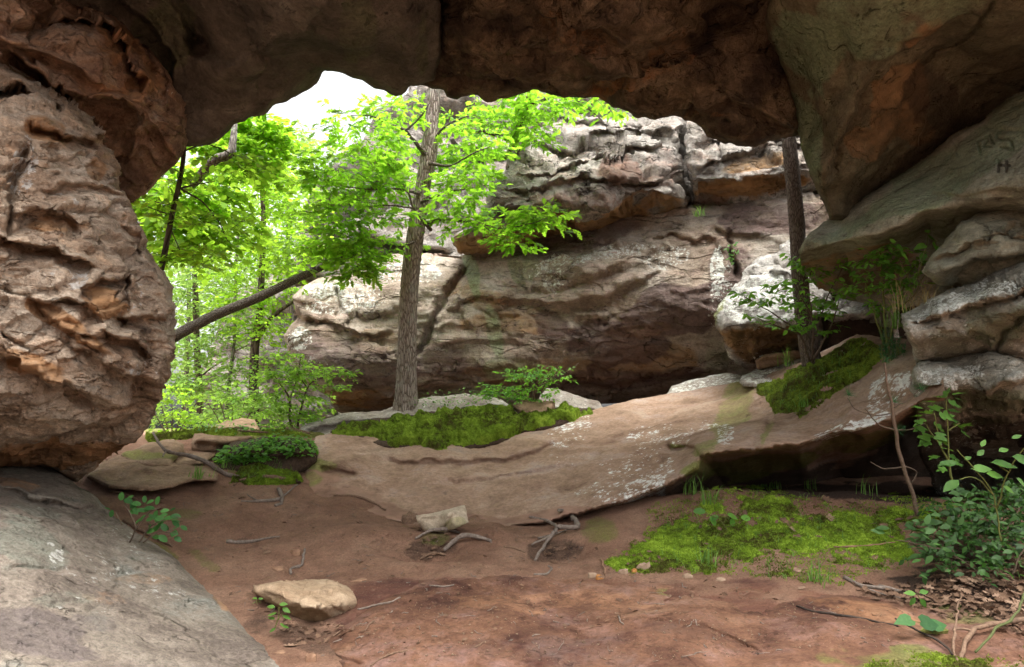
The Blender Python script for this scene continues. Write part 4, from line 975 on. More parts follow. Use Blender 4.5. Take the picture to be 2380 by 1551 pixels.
rock('left_boulder', [(-1000, -250), (-300, 30), (-40, 128), (0, 142), (50, 165), (98, 195), (126, 216), (175, 240), (216, 269), (224, 289), (252, 301), (250, 318), (236, 330), (260, 346), (281, 391), (277, 443), (299, 476), (325, 529), (340, 578), (374, 627), (401, 667), (409, 716), (405, 785), (395, 834), (385, 875), (366, 892),
                      (366, 915), (358, 964), (342, 993), (321, 1021), (285, 1046), (252, 1066), (220, 1094), (178, 1121), (151, 1113), (130, 1098), (90, 1090), (45, 1095), (0, 1100), (-300, 1130), (-1000, 1150)],
     [(0, 145, 5.5), (100, 198, 5.7), (216, 272, 5.9), (270, 400, 5.9), (330, 570, 5.9), (400, 690, 5.9), (405, 790, 5.9), (370, 890, 5.95), (340, 990, 6.1), (250, 1060, 6.3), (180, 1115, 6.4), (90, 1080, 6.2), (0, 1080, 5.9), (100, 300, 5.3), (150, 450, 5.25), (200, 560, 5.2), (250, 660, 5.15), (300, 760, 5.2), (300, 860, 5.3), (200, 860, 5.0), (200, 960, 5.3),
      (100, 960, 5.1), (150, 1040, 5.9), (50, 1030, 5.5), (0, 700, 4.7), (0, 450, 4.8), (0, 900, 4.8), (-300, 500, 4.0), (-300, 900, 4.0), (-900, 0, 3.4), (-900, 600, 2.9), (-900, 1100, 3.2), (-300, 100, 4.7), (-300, 1100, 4.9)],
     M_bould, 3.4, 22, .3, 2.2, seed=52, warp=8, rough=4, smooth=False,
     feats=[('ledge', [(-20, 548), (0, 553), (90, 572), (130, 578), (187, 604), (225, 622)], .28, 34), ('ledge', [(190, 660), (240, 649), (301, 640), (312, 660)], .20, 46), ('ledge', [(60, 690), (110, 700), (163, 690), (200, 705), (232, 735), (246, 755)], .17, 40), ('ledge', [(20, 500), (90, 490), (160, 510), (195, 545)], .14, 30),
            ('ledge', [(-20, 822), (0, 830), (90, 858), (120, 882), (190, 905), (260, 925)], .22, 60), ('ledge', [(150, 790), (200, 818), (250, 850), (300, 880), (370, 880)], .13, 36), ('ledge', [(230, 765), (290, 790), (330, 800), (350, 845)], .22, 34), ('ledge', [(80, 700), (150, 770), (210, 800), (250, 830)], .10, 30),
            ('ledge', [(0, 190), (50, 195), (90, 218), (150, 250)], .22, 26), ('ledge', [(60, 280), (110, 300), (170, 320), (235, 332)], .22, 34), ('crack', [(60, 330), (55, 380), (30, 420), (25, 480), (12, 560)], .14, 8), ('ledge', [(270, 520), (310, 545), (340, 600)], .1, 24), ('crack', [(300, 620), (305, 700), (300, 760)], .1, 6),
            ('ledge', [(280, 730), (320, 738), (370, 740), (400, 735)], .16, 26), ('ledge', [(90, 450), (170, 430), (230, 440), (280, 470)], .08, 30), ('bump', 240, 312, 18, 18, .12), ('ledge', [(0, 1000), (80, 1010), (180, 990), (300, 985)], .12, 60), ('crack', [(0, 770), (40, 800), (75, 815)], .06, 4), ('ledge', [(150, 880), (220, 930), (300, 930), (340, 910)], .12, 30)],
     disp=dsp2(.05, .9, (.26, .06, .08, .8), (.07, .016, .05, 1.6), ((1.2, 1.2, 2.0), .085), ((3.6, 3.6, 7), .034), .009, 17, 52, (-.35, -.15, 1), ((5.5, 5.5, 7), .015)),
     masks={'B': [(250, 705, 60, 30, 20, 1.04), (130, 740, 80, 24, 25, 1.04), (110, 520, 90, 24, 10, 0.78), (120, 310, 60, 30, 20, 0.78), (230, 390, 40, 50, 40, 0.72), (200, 790, 90, 18, 28, 0.78), (80, 850, 100, 30, 15, 0.78), (150, 1050, 200, 40, 0, 1.04)],
            'R': [(348, 770, 22, 14, 0, .7), (200, 690, 16, 20, 0, .6), (40, 205, 50, 10, 10, .7), (60, 920, 110, 40, 10, .35)], 'G': [(175, 505, 14, 9, 0, 1.30), (60, 400, 40, 90, 10, 0.85), (150, 640, 60, 40, 10, 0.78), (120, 470, 60, 40, 0, 0.70), (330, 700, 40, 60, 0, 0.62), (60, 165, 70, 10, 25, 1.08), (300, 850, 60, 20, 0, 0.70)], 'A': [(45, 160, 60, 12, 25, .55)]})
tag(scene.objects['left_boulder'], 'massive layered tan boulder filling the left edge, undercut at its base', 'boulder')
rock('foreground_slab', [(-800, 1020), (-200, 1030), (0, 1040), (60, 1050), (140, 1075), (165, 1112), (184, 1132), (220, 1150), (234, 1172), (270, 1205), (324, 1241), (360, 1262), (400, 1291), (433, 1331), (476, 1363), (505, 1385), (541, 1421), (577, 1468), (631, 1500), (685, 1543), (720, 1600), (800, 1800), (-800, 2200)],
     [(0, 1045, 7.0), (0, 1085, 6.1), (126, 1098, 6.3), (220, 1152, 6.2), (324, 1243, 5.85), (433, 1333, 5.35), (541, 1423, 4.85), (685, 1543, 4.25), (760, 1760, 3.5), (0, 1200, 4.7), (150, 1250, 4.9), (0, 1400, 3.55), (200, 1400, 4.0), (350, 1450, 4.15), (0, 1551, 2.95), (300, 1551, 3.5), (500, 1551, 3.95), (-300, 1300, 3.6), (-700, 1100, 4.2), (-700, 1500, 2.4), (-700, 2100, 1.5), (300, 1780, 2.8), (0, 1700, 2.5)],
     M_fg, 4, 30, .22, 1.2, seed=53, warp=6,
     feats=[('ledge', [(-10, 1130), (60, 1150), (130, 1165), (190, 1180), (235, 1175)], .10, 22), ('crack', [(0, 1330), (70, 1322), (150, 1330), (240, 1335), (330, 1325), (380, 1330)], .05, 5), ('crack', [(0, 1140), (70, 1160), (160, 1178)], .05, 4), ('ledge', [(100, 1390), (200, 1395), (300, 1402)], .03, 14)],
     disp=dsp(.045, .9, (.25, .02, .3, .6), None, None, .004, 22, .010, 6, 53, bn=(.4, -.4, 1)),
     masks={'G': [(130, 1298, 17, 15, 0, 1.0), (115, 1270, 10, 5, 0, 1.17), (240, 1300, 60, 26, 30, 0.65), (180, 1220, 100, 30, 30, 0.51), (350, 1360, 80, 32, 15, 0.58), (290, 1340, 70, 20, 0, 0.61), (190, 1400, 120, 18, 5, 0.51), (300, 1250, 70, 32, 35, 0.54), (80, 1170, 120, 18, 12, 0.54), (150, 1340, 130, 24, 0, 0.54), (400, 1320, 50, 24, 20, 0.48), (60, 1440, 50, 16, 0, 0.41), (300, 1440, 60, 14, 10, 0.41)],
            'A': [(50, 1280, 110, 80, 0, .6), (90, 1180, 70, 20, 10, .5), (30, 1090, 40, 20, 0, .5), (140, 1390, 90, 20, 0, .45), (240, 1170, 20, 14, 40, .6)],
            'R': [(100, 1470, 200, 60, 10, .7), (240, 1440, 80, 30, 20, .5), (300, 1551, 120, 30, 0, .3)], 'B': [(40, 1125, 70, 10, 8, .6), (520, 1400, 34, 12, 45, .7), (250, 1390, 60, 12, 10, .4), (330, 1340, 60, 10, 5, .4)]})  # R darkens the bottom to hold down the open-sky light there
tag(scene.objects['foreground_slab'], 'tilted grey slab with white lichen patches in the lower left corner', 'rock slab')

M_bed = mat_rock('red_worn_bedrock', [(.055, .023, .017), (.103, .050, .031), (.144, .072, .043), (.182, .101, .061)], .8, (.15, .1, .3), 4.0, .45, .35, .8, .5,
                 dark=(.05, .035, .03), moss=(.09, .11, .025), orange=(.30, .15, .07), lichen_sc=30.0, bdist=.025, patch=(.12, .075, .068), patch_amt=.6)
o = rock('bedrock', [(735, 1506), (770, 1478), (835, 1432), (900, 1385), (1000, 1340), (1200, 1332), (1400, 1345), (1570, 1350), (1785, 1356), (1930, 1378), (2080, 1400), (2250, 1416), (2400, 1440), (2800, 1480), (2900, 1800), (760, 1800), (790, 1551)],
     [(835, 1434, 4.8), (760, 1490, 4.5), (1000, 1340, 5.6), (1200, 1334, 5.65), (1570, 1350, 5.4), (1785, 1356, 5.28), (1930, 1378, 5.05), (2250, 1416, 4.65), (2600, 1460, 4.3), (1000, 1430, 4.8), (1190, 1450, 4.62), (1600, 1440, 4.5), (1900, 1470, 4.2), (2200, 1500, 3.95), (800, 1545, 4.12), (1190, 1551, 4.1), (1700, 1551, 3.82), (2300, 1551, 3.6), (800, 1780, 3.2), (1190, 1760, 3.2), (2500, 1760, 2.9)],
     M_bed, 4, 26, .14, .8, seed=55, warp=6,
     feats=[('ledge', [(1480, 1438), (1560, 1442), (1640, 1450), (1690, 1470), (1750, 1492), (1800, 1500)], .04, 60), ('ledge', [(1780, 1420), (1850, 1440), (1910, 1460)], .025, 40), ('crack', [(745, 1512), (790, 1530), (850, 1548)], .05, 5), ('ledge', [(1480, 1366), (1540, 1368), (1600, 1366)], .05, 14), ('bump', 1250, 1500, 160, 60, .06), ('bump', 1900, 1430, 120, 40, .06)],
     disp=dsp(.045, .9, (.16, .02, .2, .6), None, None, .0035, 24, .010, 6, 55, bn=(.1, -.5, 1)),
     masks={'B': [(1250, 1400, 260, 26, 0, .32), (2050, 1430, 150, 26, 12, .45)], 'R': [(1300, 1510, 260, 40, 4, .35), (1600, 1470, 120, 20, 10, .4), (760, 1530, 60, 20, 20, .5)], 'A': [(2080, 1530, 160, 40, 5, .7), (2260, 1440, 100, 20, 5, .5), (1560, 1372, 50, 8, 0, .6)], 'G': [(1300, 1420, 200, 60, 0, .25)]})
tag(o, kind='structure')
# ------------------------------------------------------------------ stones on the floor
small_rock('floor_rock', [(281, 1056), (346, 1029), (403, 1021), (427, 1033), (428, 1050), (405, 1070), (399, 1090), (338, 1090), (293, 1078)],
           [(285, 1056, 8.4), (346, 1031, 8.9), (415, 1028, 9.0), (350, 1055, 8.4), (400, 1075, 8.2), (300, 1075, 8.2)], M_brown, 'low brown rock with a moss-green flank beside the big boulder', seed=61, masks={'A': [(340, 1058, 70, 14, 5, .8)]})
small_rock('floor_rock', [(444, 1030), (452, 1010), (470, 1007), (509, 1014), (582, 1014), (590, 1020), (540, 1040), (505, 1052), (448, 1054)],
           [(446, 1030, 9.15), (455, 1010, 9.45), (580, 1016, 9.55), (500, 1030, 9.05), (450, 1050, 9.15), (505, 1050, 9.15)], M_brown, 'dark-sided flat-topped rock just left of the mossy hummock', seed=62, feats=[('ledge', [(446, 1028), (490, 1028), (530, 1032), (570, 1026)], .2, 24)])
small_rock('floor_rock', [(398, 1068), (431, 1052), (488, 1051), (502, 1058), (470, 1078), (407, 1086)], [(400, 1068, 8.55), (440, 1054, 8.85), (500, 1056, 8.75), (450, 1075, 8.35), (407, 1084, 8.25)], M_brown, 'small wedge rock under the long fallen branch', seed=63)
small_rock('floor_rock', [(195, 1107), (244, 1070), (285, 1054), (338, 1072), (407, 1077), (480, 1085), (506, 1098), (504, 1118), (443, 1120), (399, 1135), (350, 1142), (252, 1135)],
           [(200, 1107, 7.62), (285, 1058, 8.42), (400, 1080, 8.12), (500, 1100, 7.92), (300, 1100, 7.72), (400, 1125, 7.42), (260, 1130, 7.32), (500, 1116, 7.72)], M_brown, 'broad flat brown rock on the path below the big boulder', seed=64, feats=[('ledge', [(300, 1092), (360, 1096), (410, 1092)], .06, 14)])
small_rock('background_boulder', [(480, 1003), (496, 993), (525, 978), (561, 971), (590, 976), (603, 995), (610, 1005)], [(490, 1000, 12.3), (560, 974, 12.8), (605, 1000, 12.3), (550, 990, 12.0)], M_brown, 'hump-backed grey boulder at the edge of the woods', seed=65, cat='boulder')
FGS = [(588, 1360), (650, 1350), (721, 1347), (761, 1345), (779, 1352), (804, 1363), (822, 1374), (829, 1399), (826, 1435), (789, 1439), (757, 1452), (739, 1454), (703, 1446), (667, 1425), (620, 1403), (591, 1378)]
small_rock('loose_stone', FGS, [(588, 1362, 5.15), (700, 1348, 5.45), (770, 1350, 5.5), (822, 1378, 5.3), (600, 1378, 5.05), (650, 1388, 4.88), (700, 1402, 4.78), (740, 1412, 4.73), (790, 1395, 4.9), (826, 1390, 5.1), (620, 1402, 5.12), (660, 1415, 4.98), (700, 1444, 4.98), (740, 1452, 4.97), (790, 1436, 5.02), (826, 1434, 5.2), (740, 1425, 4.76), (790, 1410, 4.92)],
           M_stone, 'flat-topped tan stone lying on red earth, biggest loose stone', 6, .06, .35, 3.2,
           masks={'R': [(700, 1434, 140, 26, 12, .95)], 'A': [(640, 1400, 26, 8, 20, .4)]}, d=dsp(.006, 3, None, ((5, 5, 7), .022), None, .003, 26, .004, 9, 66), seed=66, cat='stone')  # R puts the front face's shade into the stone colour
small_rock('loose_stone', [(966, 1199), (1027, 1188), (1081, 1174), (1084, 1194), (1090, 1215), (1067, 1226), (1031, 1238), (984, 1233), (970, 1214)],
           [(967, 1200, 6.9), (1027, 1190, 7.05), (1080, 1178, 7.1), (975, 1206, 6.78), (1040, 1203, 6.7), (1088, 1212, 6.85), (1031, 1236, 6.85), (984, 1230, 6.88), (1060, 1196, 6.75)],
           M_stone2, 'pale angular stone with a mossy face at the foot of the slab', 4, .04, .35, 3.0, feats=[('ledge', [(966, 1201), (1010, 1203), (1045, 1200), (1084, 1180)], .05, 40), ('crack', [(1050, 1195), (1040, 1215), (1034, 1234)], .06, 4)],
           masks={'A': [(1062, 1215, 34, 16, -10, .6)]}, d=dsp(.008, 3, None, ((4, 4, 4), .012), None, .003, 26, .005, 9, 67), seed=67, cat='stone')
# ------------------------------------------------------------------ plant helpers
RS = np.random.RandomState(21)
def resample(pts, n):
    pts = np.asarray(pts, float)
    if len(pts) == 2:
        t = np.linspace(0, 1, n)[:, None]
        return pts[0] * (1 - t) + pts[1] * t
    # Catmull-Rom
    P = np.vstack([2 * pts[0] - pts[1], pts, 2 * pts[-1] - pts[-2]])
    L = np.r_[0, np.cumsum(np.linalg.norm(np.diff(pts[:, :3], axis=0), axis=1))]
    u = np.linspace(0, L[-1], n)
    i = np.clip(np.searchsorted(L, u, side='right') - 1, 0, len(pts) - 2)
    t = ((u - L[i]) / np.maximum(L[i + 1] - L[i], 1e-9))[:, None]
    p0, p1, p2, p3 = P[i], P[i + 1], P[i + 2], P[i + 3]
    return 0.5 * (2 * p1 + (p2 - p0) * t + (2 * p0 - 5 * p1 + 4 * p2 - p3) * t ** 2 + (3 * p1 - p0 - 3 * p2 + p3) * t ** 3)

def tube(path, rad, sides=6, cap=True, off=0):
    """tapered tube along a path: verts, quads (array), starting index off"""
    path = np.asarray(path, float); n = len(path)
    rad = np.broadcast_to(np.asarray(rad, float), (n,))
    tan = np.gradient(path, axis=0)
    tan /= np.maximum(np.linalg.norm(tan, axis=1)[:, None], 1e-9)
    ref = np.array([0.31, 0.77, 0.21]) if abs(tan[0] @ np.array([0.31, 0.77, 0.21])) < .8 else np.array([1., 0, 0])
    a = np.cross(tan, ref); a /= np.maximum(np.linalg.norm(a, axis=1)[:, None], 1e-9)
    b = np.cross(tan, a)
    th = np.linspace(0, 2 * math.pi, sides, endpoint=False)
    v = path[:, None] + rad[:, None, None] * (np.cos(th)[None, :, None] * a[:, None] + np.sin(th)[None, :, None] * b[:, None])
    v = v.reshape(-1, 3)
    idx = np.arange(n * sides).reshape(n, sides)
    q = np.stack([idx[:-1], np.roll(idx[:-1], -1, 1), np.roll(idx[1:], -1, 1), idx[1:]], -1).reshape(-1, 4)
    if cap:
        v = np.vstack([v, path[0], path[-1]])
        c0, c1 = n * sides, n * sides + 1
        e0 = np.stack([np.roll(idx[0], -1), idx[0], np.full(sides, c0), np.full(sides, c0)], -1)
        e1 = np.stack([idx[-1], np.roll(idx[-1], -1), np.full(sides, c1), np.full(sides, c1)], -1)
        return v, q + off, np.vstack([e0, e1])[:, :3] + off
    return v, q + off, np.zeros((0, 3), int)

class Join:
    def __init__(self): self.v = []; self.q = []; self.t = []; self.n = 0
    def tube(self, path, rad, sides=5):
        v, q, t = tube(path, rad, sides, True, self.n)
        self.v.append(v); self.q.append(q); self.t.append(t); self.n += len(v)
    def tris(self, v, t):
        self.v.append(v); self.t.append(t + self.n); self.n += len(v)
    def quads(self, v, q):
        self.v.append(v); self.q.append(q + self.n); self.n += len(v)
    def build(self, name, mat, parent=None, smooth=True, origin=None):
        f = []
        if self.q: f.append(np.vstack(self.q))
        if self.t: f.append(np.vstack(self.t))
        return mesh_obj(name, np.vstack(self.v), f, mat, parent, smooth, origin=origin)

def leaf_tpl(kind):
    if kind == 'oak':
        o = [(0, 0), (.12, .025), (.24, .16), (.33, .07), (.46, .28), (.56, .11), (.70, .27), (.78, .10), (.90, .12), (1, 0)]
    elif kind == 'ovate':
        o = [(0, 0), (.08, .02), (.28, .19), (.52, .23), (.78, .13), (1, 0)]
    elif kind == 'heart':
        o = [(-.06, .0), (-.1, .18), (.1, .36), (.4, .34), (.75, .14), (1, 0)]
    elif kind == 'lance':
        o = [(0, 0), (.25, .055), (.6, .05), (1, 0)]
    elif kind == 'round':
        o = [(0, 0), (.15, .2), (.45, .33), (.8, .24), (1, 0)]
    elif kind == 'maple':
        o = [(0, 0), (.02, .22), (.16, .46), (.26, .24), (.42, .46), (.62, .48), (.56, .18), (.75, .14), (1, 0)]
    else:
        o = [(0, 0), (.45, .25), (1, 0)]
    o = np.array(o); k = len(o)
    z = lambda x, y: .10 * np.abs(y) - .16 * x ** 2
    mid = np.c_[o[:, 0], 0 * o[:, 0], z(o[:, 0], 0)]
    mid[:, 0] = np.clip(mid[:, 0], 0, 1)
    L = np.c_[o[1:-1, 0], o[1:-1, 1], z(o[1:-1, 0], o[1:-1, 1])]
    R = L * np.array([1, -1, 1])
    v = np.vstack([mid, L, R])
    t = []
    li = lambda i: 0 if i == 0 else (k - 1 if i == k - 1 else k + i - 1)
    ri = lambda i: 0 if i == 0 else (k - 1 if i == k - 1 else k + (k - 2) + i - 1)
    for i in range(k - 1):
        for f, fl in ((li, 0), (ri, 1)):
            tri = []
            a, b, c, d = i, i + 1, f(i + 1), f(i)
            if len({a, b, c}) == 3: tri.append((a, b, c))
            if len({a, c, d}) == 3: tri.append((a, c, d))
            t += [x[::-1] if fl else x for x in tri]
    if kind == 'simple':
        v = np.array([(0, 0, 0), (.45, .27, .04), (.5, 0, -.05), (.45, -.27, .04), (1, 0, -.15)]); t = [(0, 2, 1), (0, 3, 2), (1, 2, 4), (2, 3, 4)]
    return v, np.array(t)

def leaf_verts(pos, dirn, nrm, size, tpl):
    v, t = tpl
    X = dirn / np.linalg.norm(dirn, axis=1)[:, None]
    Y = np.cross(nrm, X); Y /= np.maximum(np.linalg.norm(Y, axis=1)[:, None], 1e-6)
    Z = np.cross(X, Y)
    out = pos[:, None] + size[:, None, None] * (v[None, :, 0, None] * X[:, None] + v[None, :, 1, None] * Y[:, None] + v[None, :, 2, None] * Z[:, None])
    n = len(pos); k = len(v)
    tt = (t[None] + (np.arange(n) * k)[:, None, None]).reshape(-1, 3)
    return out.reshape(-1, 3), tt

def clump(px, py, rx, ry, d, rd):
    """ellipsoid of foliage: centre and radii in metres"""
    c = W(px, py, d)
    return c, np.array([rx * d / F, rd, ry * d / F])

def sprays(clumps, leaf, twl, per, seed, droop=0.15, tilt=0.55, dens=1.0, twig_r=.004, up=0.0):
    """leafy twigs spread through ellipsoids -> leaf arrays and twig paths"""
    r = np.random.RandomState(seed)
    P, D, N, S, tw = [], [], [], [], []
    for c, rad, cnt in clumps:
        cnt = max(1, int(cnt * dens))
        q = r.normal(size=(cnt, 3)); q /= np.linalg.norm(q, axis=1)[:, None]
        q *= (r.rand(cnt, 1) ** 0.45)
        base = c + q * rad
        az = np.arctan2(q[:, 1] * rad[1], q[:, 0] * rad[0]) + r.normal(size=cnt) * .9
        el = r.normal(size=cnt) * .22 - droop * .5 + up
        dr = np.c_[np.cos(az) * np.cos(el), np.sin(az) * np.cos(el), np.sin(el)]
        ln = twl * (.6 + .8 * r.rand(cnt))
        for k in range(per):
            t = (k + .6 * r.rand(cnt) + .3) / per
            p = base + dr * (ln * t)[:, None]
            p[:, 2] -= droop * ln * t ** 2
            side = 1 if k % 2 else -1
            a2 = az + side * (1.0 - .7 * t) * (.7 + .5 * r.rand(cnt))
            e2 = r.normal(size=cnt) * .35 - .15
            dl = np.c_[np.cos(a2) * np.cos(e2), np.sin(a2) * np.cos(e2), np.sin(e2)]
            nn = np.c_[r.normal(size=cnt) * tilt, r.normal(size=cnt) * tilt, np.ones(cnt)]
            P.append(p); D.append(dl); N.append(nn); S.append(leaf * (.5 + .85 * r.rand(cnt)))
        for b, d_, l in zip(base, dr, ln):
            tt = np.linspace(0, 1, 3)[:, None]
            pt = b + d_ * l * tt; pt[:, 2] -= (droop * l * tt ** 2)[:, 0]
            tw.append(pt)
    return np.vstack(P), np.vstack(D), np.vstack(N), np.concatenate(S), tw

def crown(parent, clumps, mat, twmat, kind='simple', leaf=.09, twl=.35, per=7, seed=0, dens=1.0, droop=.15, tilt=.55, twig_r=.003, name='crown', singles=0, up=0.0):
    P, D, N, S, tw = sprays(clumps, leaf, twl, per, seed, droop, tilt, dens, up=up)
    if singles:                       # nearest leaves stay objects of their own
        u, v, d = unproj(P)
        order = np.argsort(d)[:singles]
        me_v, me_t = leaf_tpl(kind)
        me = bpy.data.meshes.new('leaf'); me.from_pydata([tuple(x) for x in me_v], [], [tuple(int(i) for i in x) for x in me_t]); me.materials.append(mat)
        me.polygons.foreach_set('use_smooth', np.ones(len(me.polygons), bool))
        for i in order: place_leaf(me, parent, P[i], D[i], N[i], S[i])
        keep = np.ones(len(P), bool); keep[order] = False
        P, D, N, S = P[keep], D[keep], N[keep], S[keep]
    v, t = leaf_verts(P, D, N, S, leaf_tpl(kind))
    o = mesh_obj(name, v, [t], mat, parent, smooth=True)
    o['kind'] = 'stuff'
    if twmat:
        j = Join()
        for p in tw: j.tube(p, np.linspace(twig_r, twig_r * .4, 3), 3)
        w = j.build('twigs', twmat, parent)
        w['kind'] = 'stuff'
    return o

from mathutils import Matrix
def place_leaf(me, parent, p, d, n, s, name='leaf'):
    X = d / np.linalg.norm(d); Y = np.cross(n, X); Y = Y / max(np.linalg.norm(Y), 1e-6); Z = np.cross(X, Y)
    o = bpy.data.objects.new(name, me)
    COL.objects.link(o)
    o.parent = parent
    l = p - parent_loc(parent)
    o.matrix_local = Matrix(((X[0] * s, Y[0] * s, Z[0] * s, l[0]), (X[1] * s, Y[1] * s, Z[1] * s, l[1]), (X[2] * s, Y[2] * s, Z[2] * s, l[2]), (0, 0, 0, 1)))
    return o
_leafme = {}
def leaf_mesh(kind, mat):
    if (kind, mat.name) not in _leafme:
        v, t = leaf_tpl(kind)
        me = bpy.data.meshes.new('leaf'); me.from_pydata([tuple(x) for x in v], [], [tuple(int(i) for i in x) for x in t]); me.materials.append(mat)
        me.polygons.foreach_set('use_smooth', np.ones(len(me.polygons), bool))
        _leafme[(kind, mat.name)] = me
    return _leafme[(kind, mat.name)]

def trunk(name, pts, mat, parent, sides=26, ridge=.014, fr=(22, 22, 3.2), spacing=.03, flare=0.0, seed=0):
    """pts: picture x, y, depth, picture width"""
    a = np.array(pts, float)
    w = np.c_[W(a[:, 0], a[:, 1], a[:, 2]), a[:, 3] * a[:, 2] / F / 2]
    L = np.linalg.norm(np.diff(w[:, :3], axis=0), axis=1).sum()
    r = resample(w, max(8, int(L / spacing)))
    path, rad = r[:, :3], r[:, 3]
    if flare:
        s = np.linspace(0, L, len(rad)); rad = rad * (1 + flare * np.exp(-s / .22))
    v, q, t = tube(path, rad, sides)
    if ridge:
        body = v[:len(path) * sides]
        ctr = np.repeat(path, sides, 0)
        n = body - ctr; n /= np.maximum(np.linalg.norm(n, axis=1)[:, None], 1e-9)
        h = ridged(body * np.array(fr) + .4 * fbm(body * 5, 2, 3)[:, None], 3, 7 + seed) * ridge + .03 * fbm(body * 3, 2, 9) * np.repeat(rad, sides)
        v[:len(body)] = body + n * h[:, None]
    return mesh_obj(name, v, [q, t], mat, parent)

def branch_px(j, pts, sides=6):
    """pts: picture x, y, depth, picture width -> smooth tube into a Join"""
    a = np.array(pts, float)
    w = np.c_[W(a[:, 0], a[:, 1], a[:, 2]), a[:, 3] * a[:, 2] / F / 2]
    r = resample(w, max(5, len(pts) * 5))
    jit = np.c_[fbm(r[:, :3] * 6, 2, 3), fbm(r[:, :3] * 6, 2, 5), fbm(r[:, :3] * 6, 2, 6)] * .012
    j.tube(r[:, :3] + jit, r[:, 3], sides)

def limbs(parent, paths, mat, name='branch', sides=6):
    for b in paths:
        j = Join(); branch_px(j, b, sides); j.build(name, mat, parent)

def mat_bark(name, c0, c1, c2, sc=9.0, st=(1, 1, .18), bdist=.02, lichen=0.0):
    t = NT(name)
    v = t.mapping((0, 0, 0), st)
    w = t.warp(v, 4.0, .06)
    e = t.voronoi(w, sc, 'DISTANCE_TO_EDGE')
    n = t.noise(v, sc * 1.6, 6, .7)
    f = t.noise(t.tc.outputs['Object'], 60, 3, .7)
    h = t.math('ADD', t.math('MULTIPLY', t.ramp(e, [(0, 0.0), (.22, 1.0)]), .7), t.math('MULTIPLY', n, .6))
    col = t.ramp(h, [(.25, c0), (.6, c1), (1.0, c2)])
    col = t.mix(.4, col, t.ramp(f, [(.3, .5), (.7, 1.4)]), 'MULTIPLY')
    if lichen:
        lm = t.ramp(t.noise(t.tc.outputs['Object'], 5, 6, .7), [(.55, 0.0), (.65, lichen)])
        col = t.mix(lm, col, (.36, .40, .33))
    return t.finish(t.principled(col, .92, .12, t.math('ADD', h, t.math('MULTIPLY', f, .2)), bdist, 1.0))

B_oak = mat_bark('oak_bark', (.10, .075, .06), (.27, .215, .175), (.40, .34, .29), 30, (1, 1, .16), .025, .35)
B_dark = mat_bark('dark_bark', (.03, .024, .02), (.09, .07, .052), (.15, .12, .09), 12, (1, 1, .25), .015)
B_grey = mat_bark('grey_bark', (.06, .05, .042), (.16, .14, .12), (.24, .215, .185), 14, (1, 1, .25), .012, .5)
B_thin = mat_bark('thin_trunk_bark', (.06, .045, .036), (.13, .10, .082), (.20, .165, .14), 48, (1, 1, .22), .012)
B_lean = mat_bark('leaning_trunk_bark', (.055, .045, .036), (.13, .11, .09), (.21, .185, .155), 36, (1, 1, 1), .012)
TWIG = mat_simple('twig_wood', (.07, .05, .035), (.14, .10, .07), 30)
STEM = mat_simple('green_stem', (.10, .12, .03), (.17, .17, .05), 30)
L_oak = mat_leaf('oak_leaf', (.075, .20, .018), (.17, .36, .03), .58, (.46, .86, .05))
L_back = mat_leaf('sunlit_woodland_leaf', (.11, .26, .022), (.22, .42, .035), .58, (.56, .93, .06), 1.0)
L_far = mat_leaf('far_woodland_leaf', (.12, .24, .05), (.23, .40, .09), .5, (.55, .85, .17), .6)
L_shrub = mat_leaf('young_shrub_leaf', (.08, .19, .025), (.20, .38, .05), .5, (.50, .85, .09))
L_bush = mat_leaf('bush_leaf', (.065, .19, .028), (.14, .33, .05), .45, (.34, .72, .06), 4.0, .35)
L_deep = mat_leaf('deep_green_leaf', (.02, .085, .035), (.05, .16, .055), .3, (.10, .32, .05), 4.0, .4)
L_lime = mat_leaf('lime_leaf', (.05, .145, .02), (.11, .25, .035), .35, (.22, .46, .045), 4.0, .35)
GRASS = mat_leaf('grass_blade', (.10, .21, .04), (.19, .34, .07), .4, (.32, .58, .08), 5.0)
DRY = mat_leaf('dry_grass_blade', (.25, .19, .07), (.38, .30, .13), .35, (.5, .4, .15), 5.0)

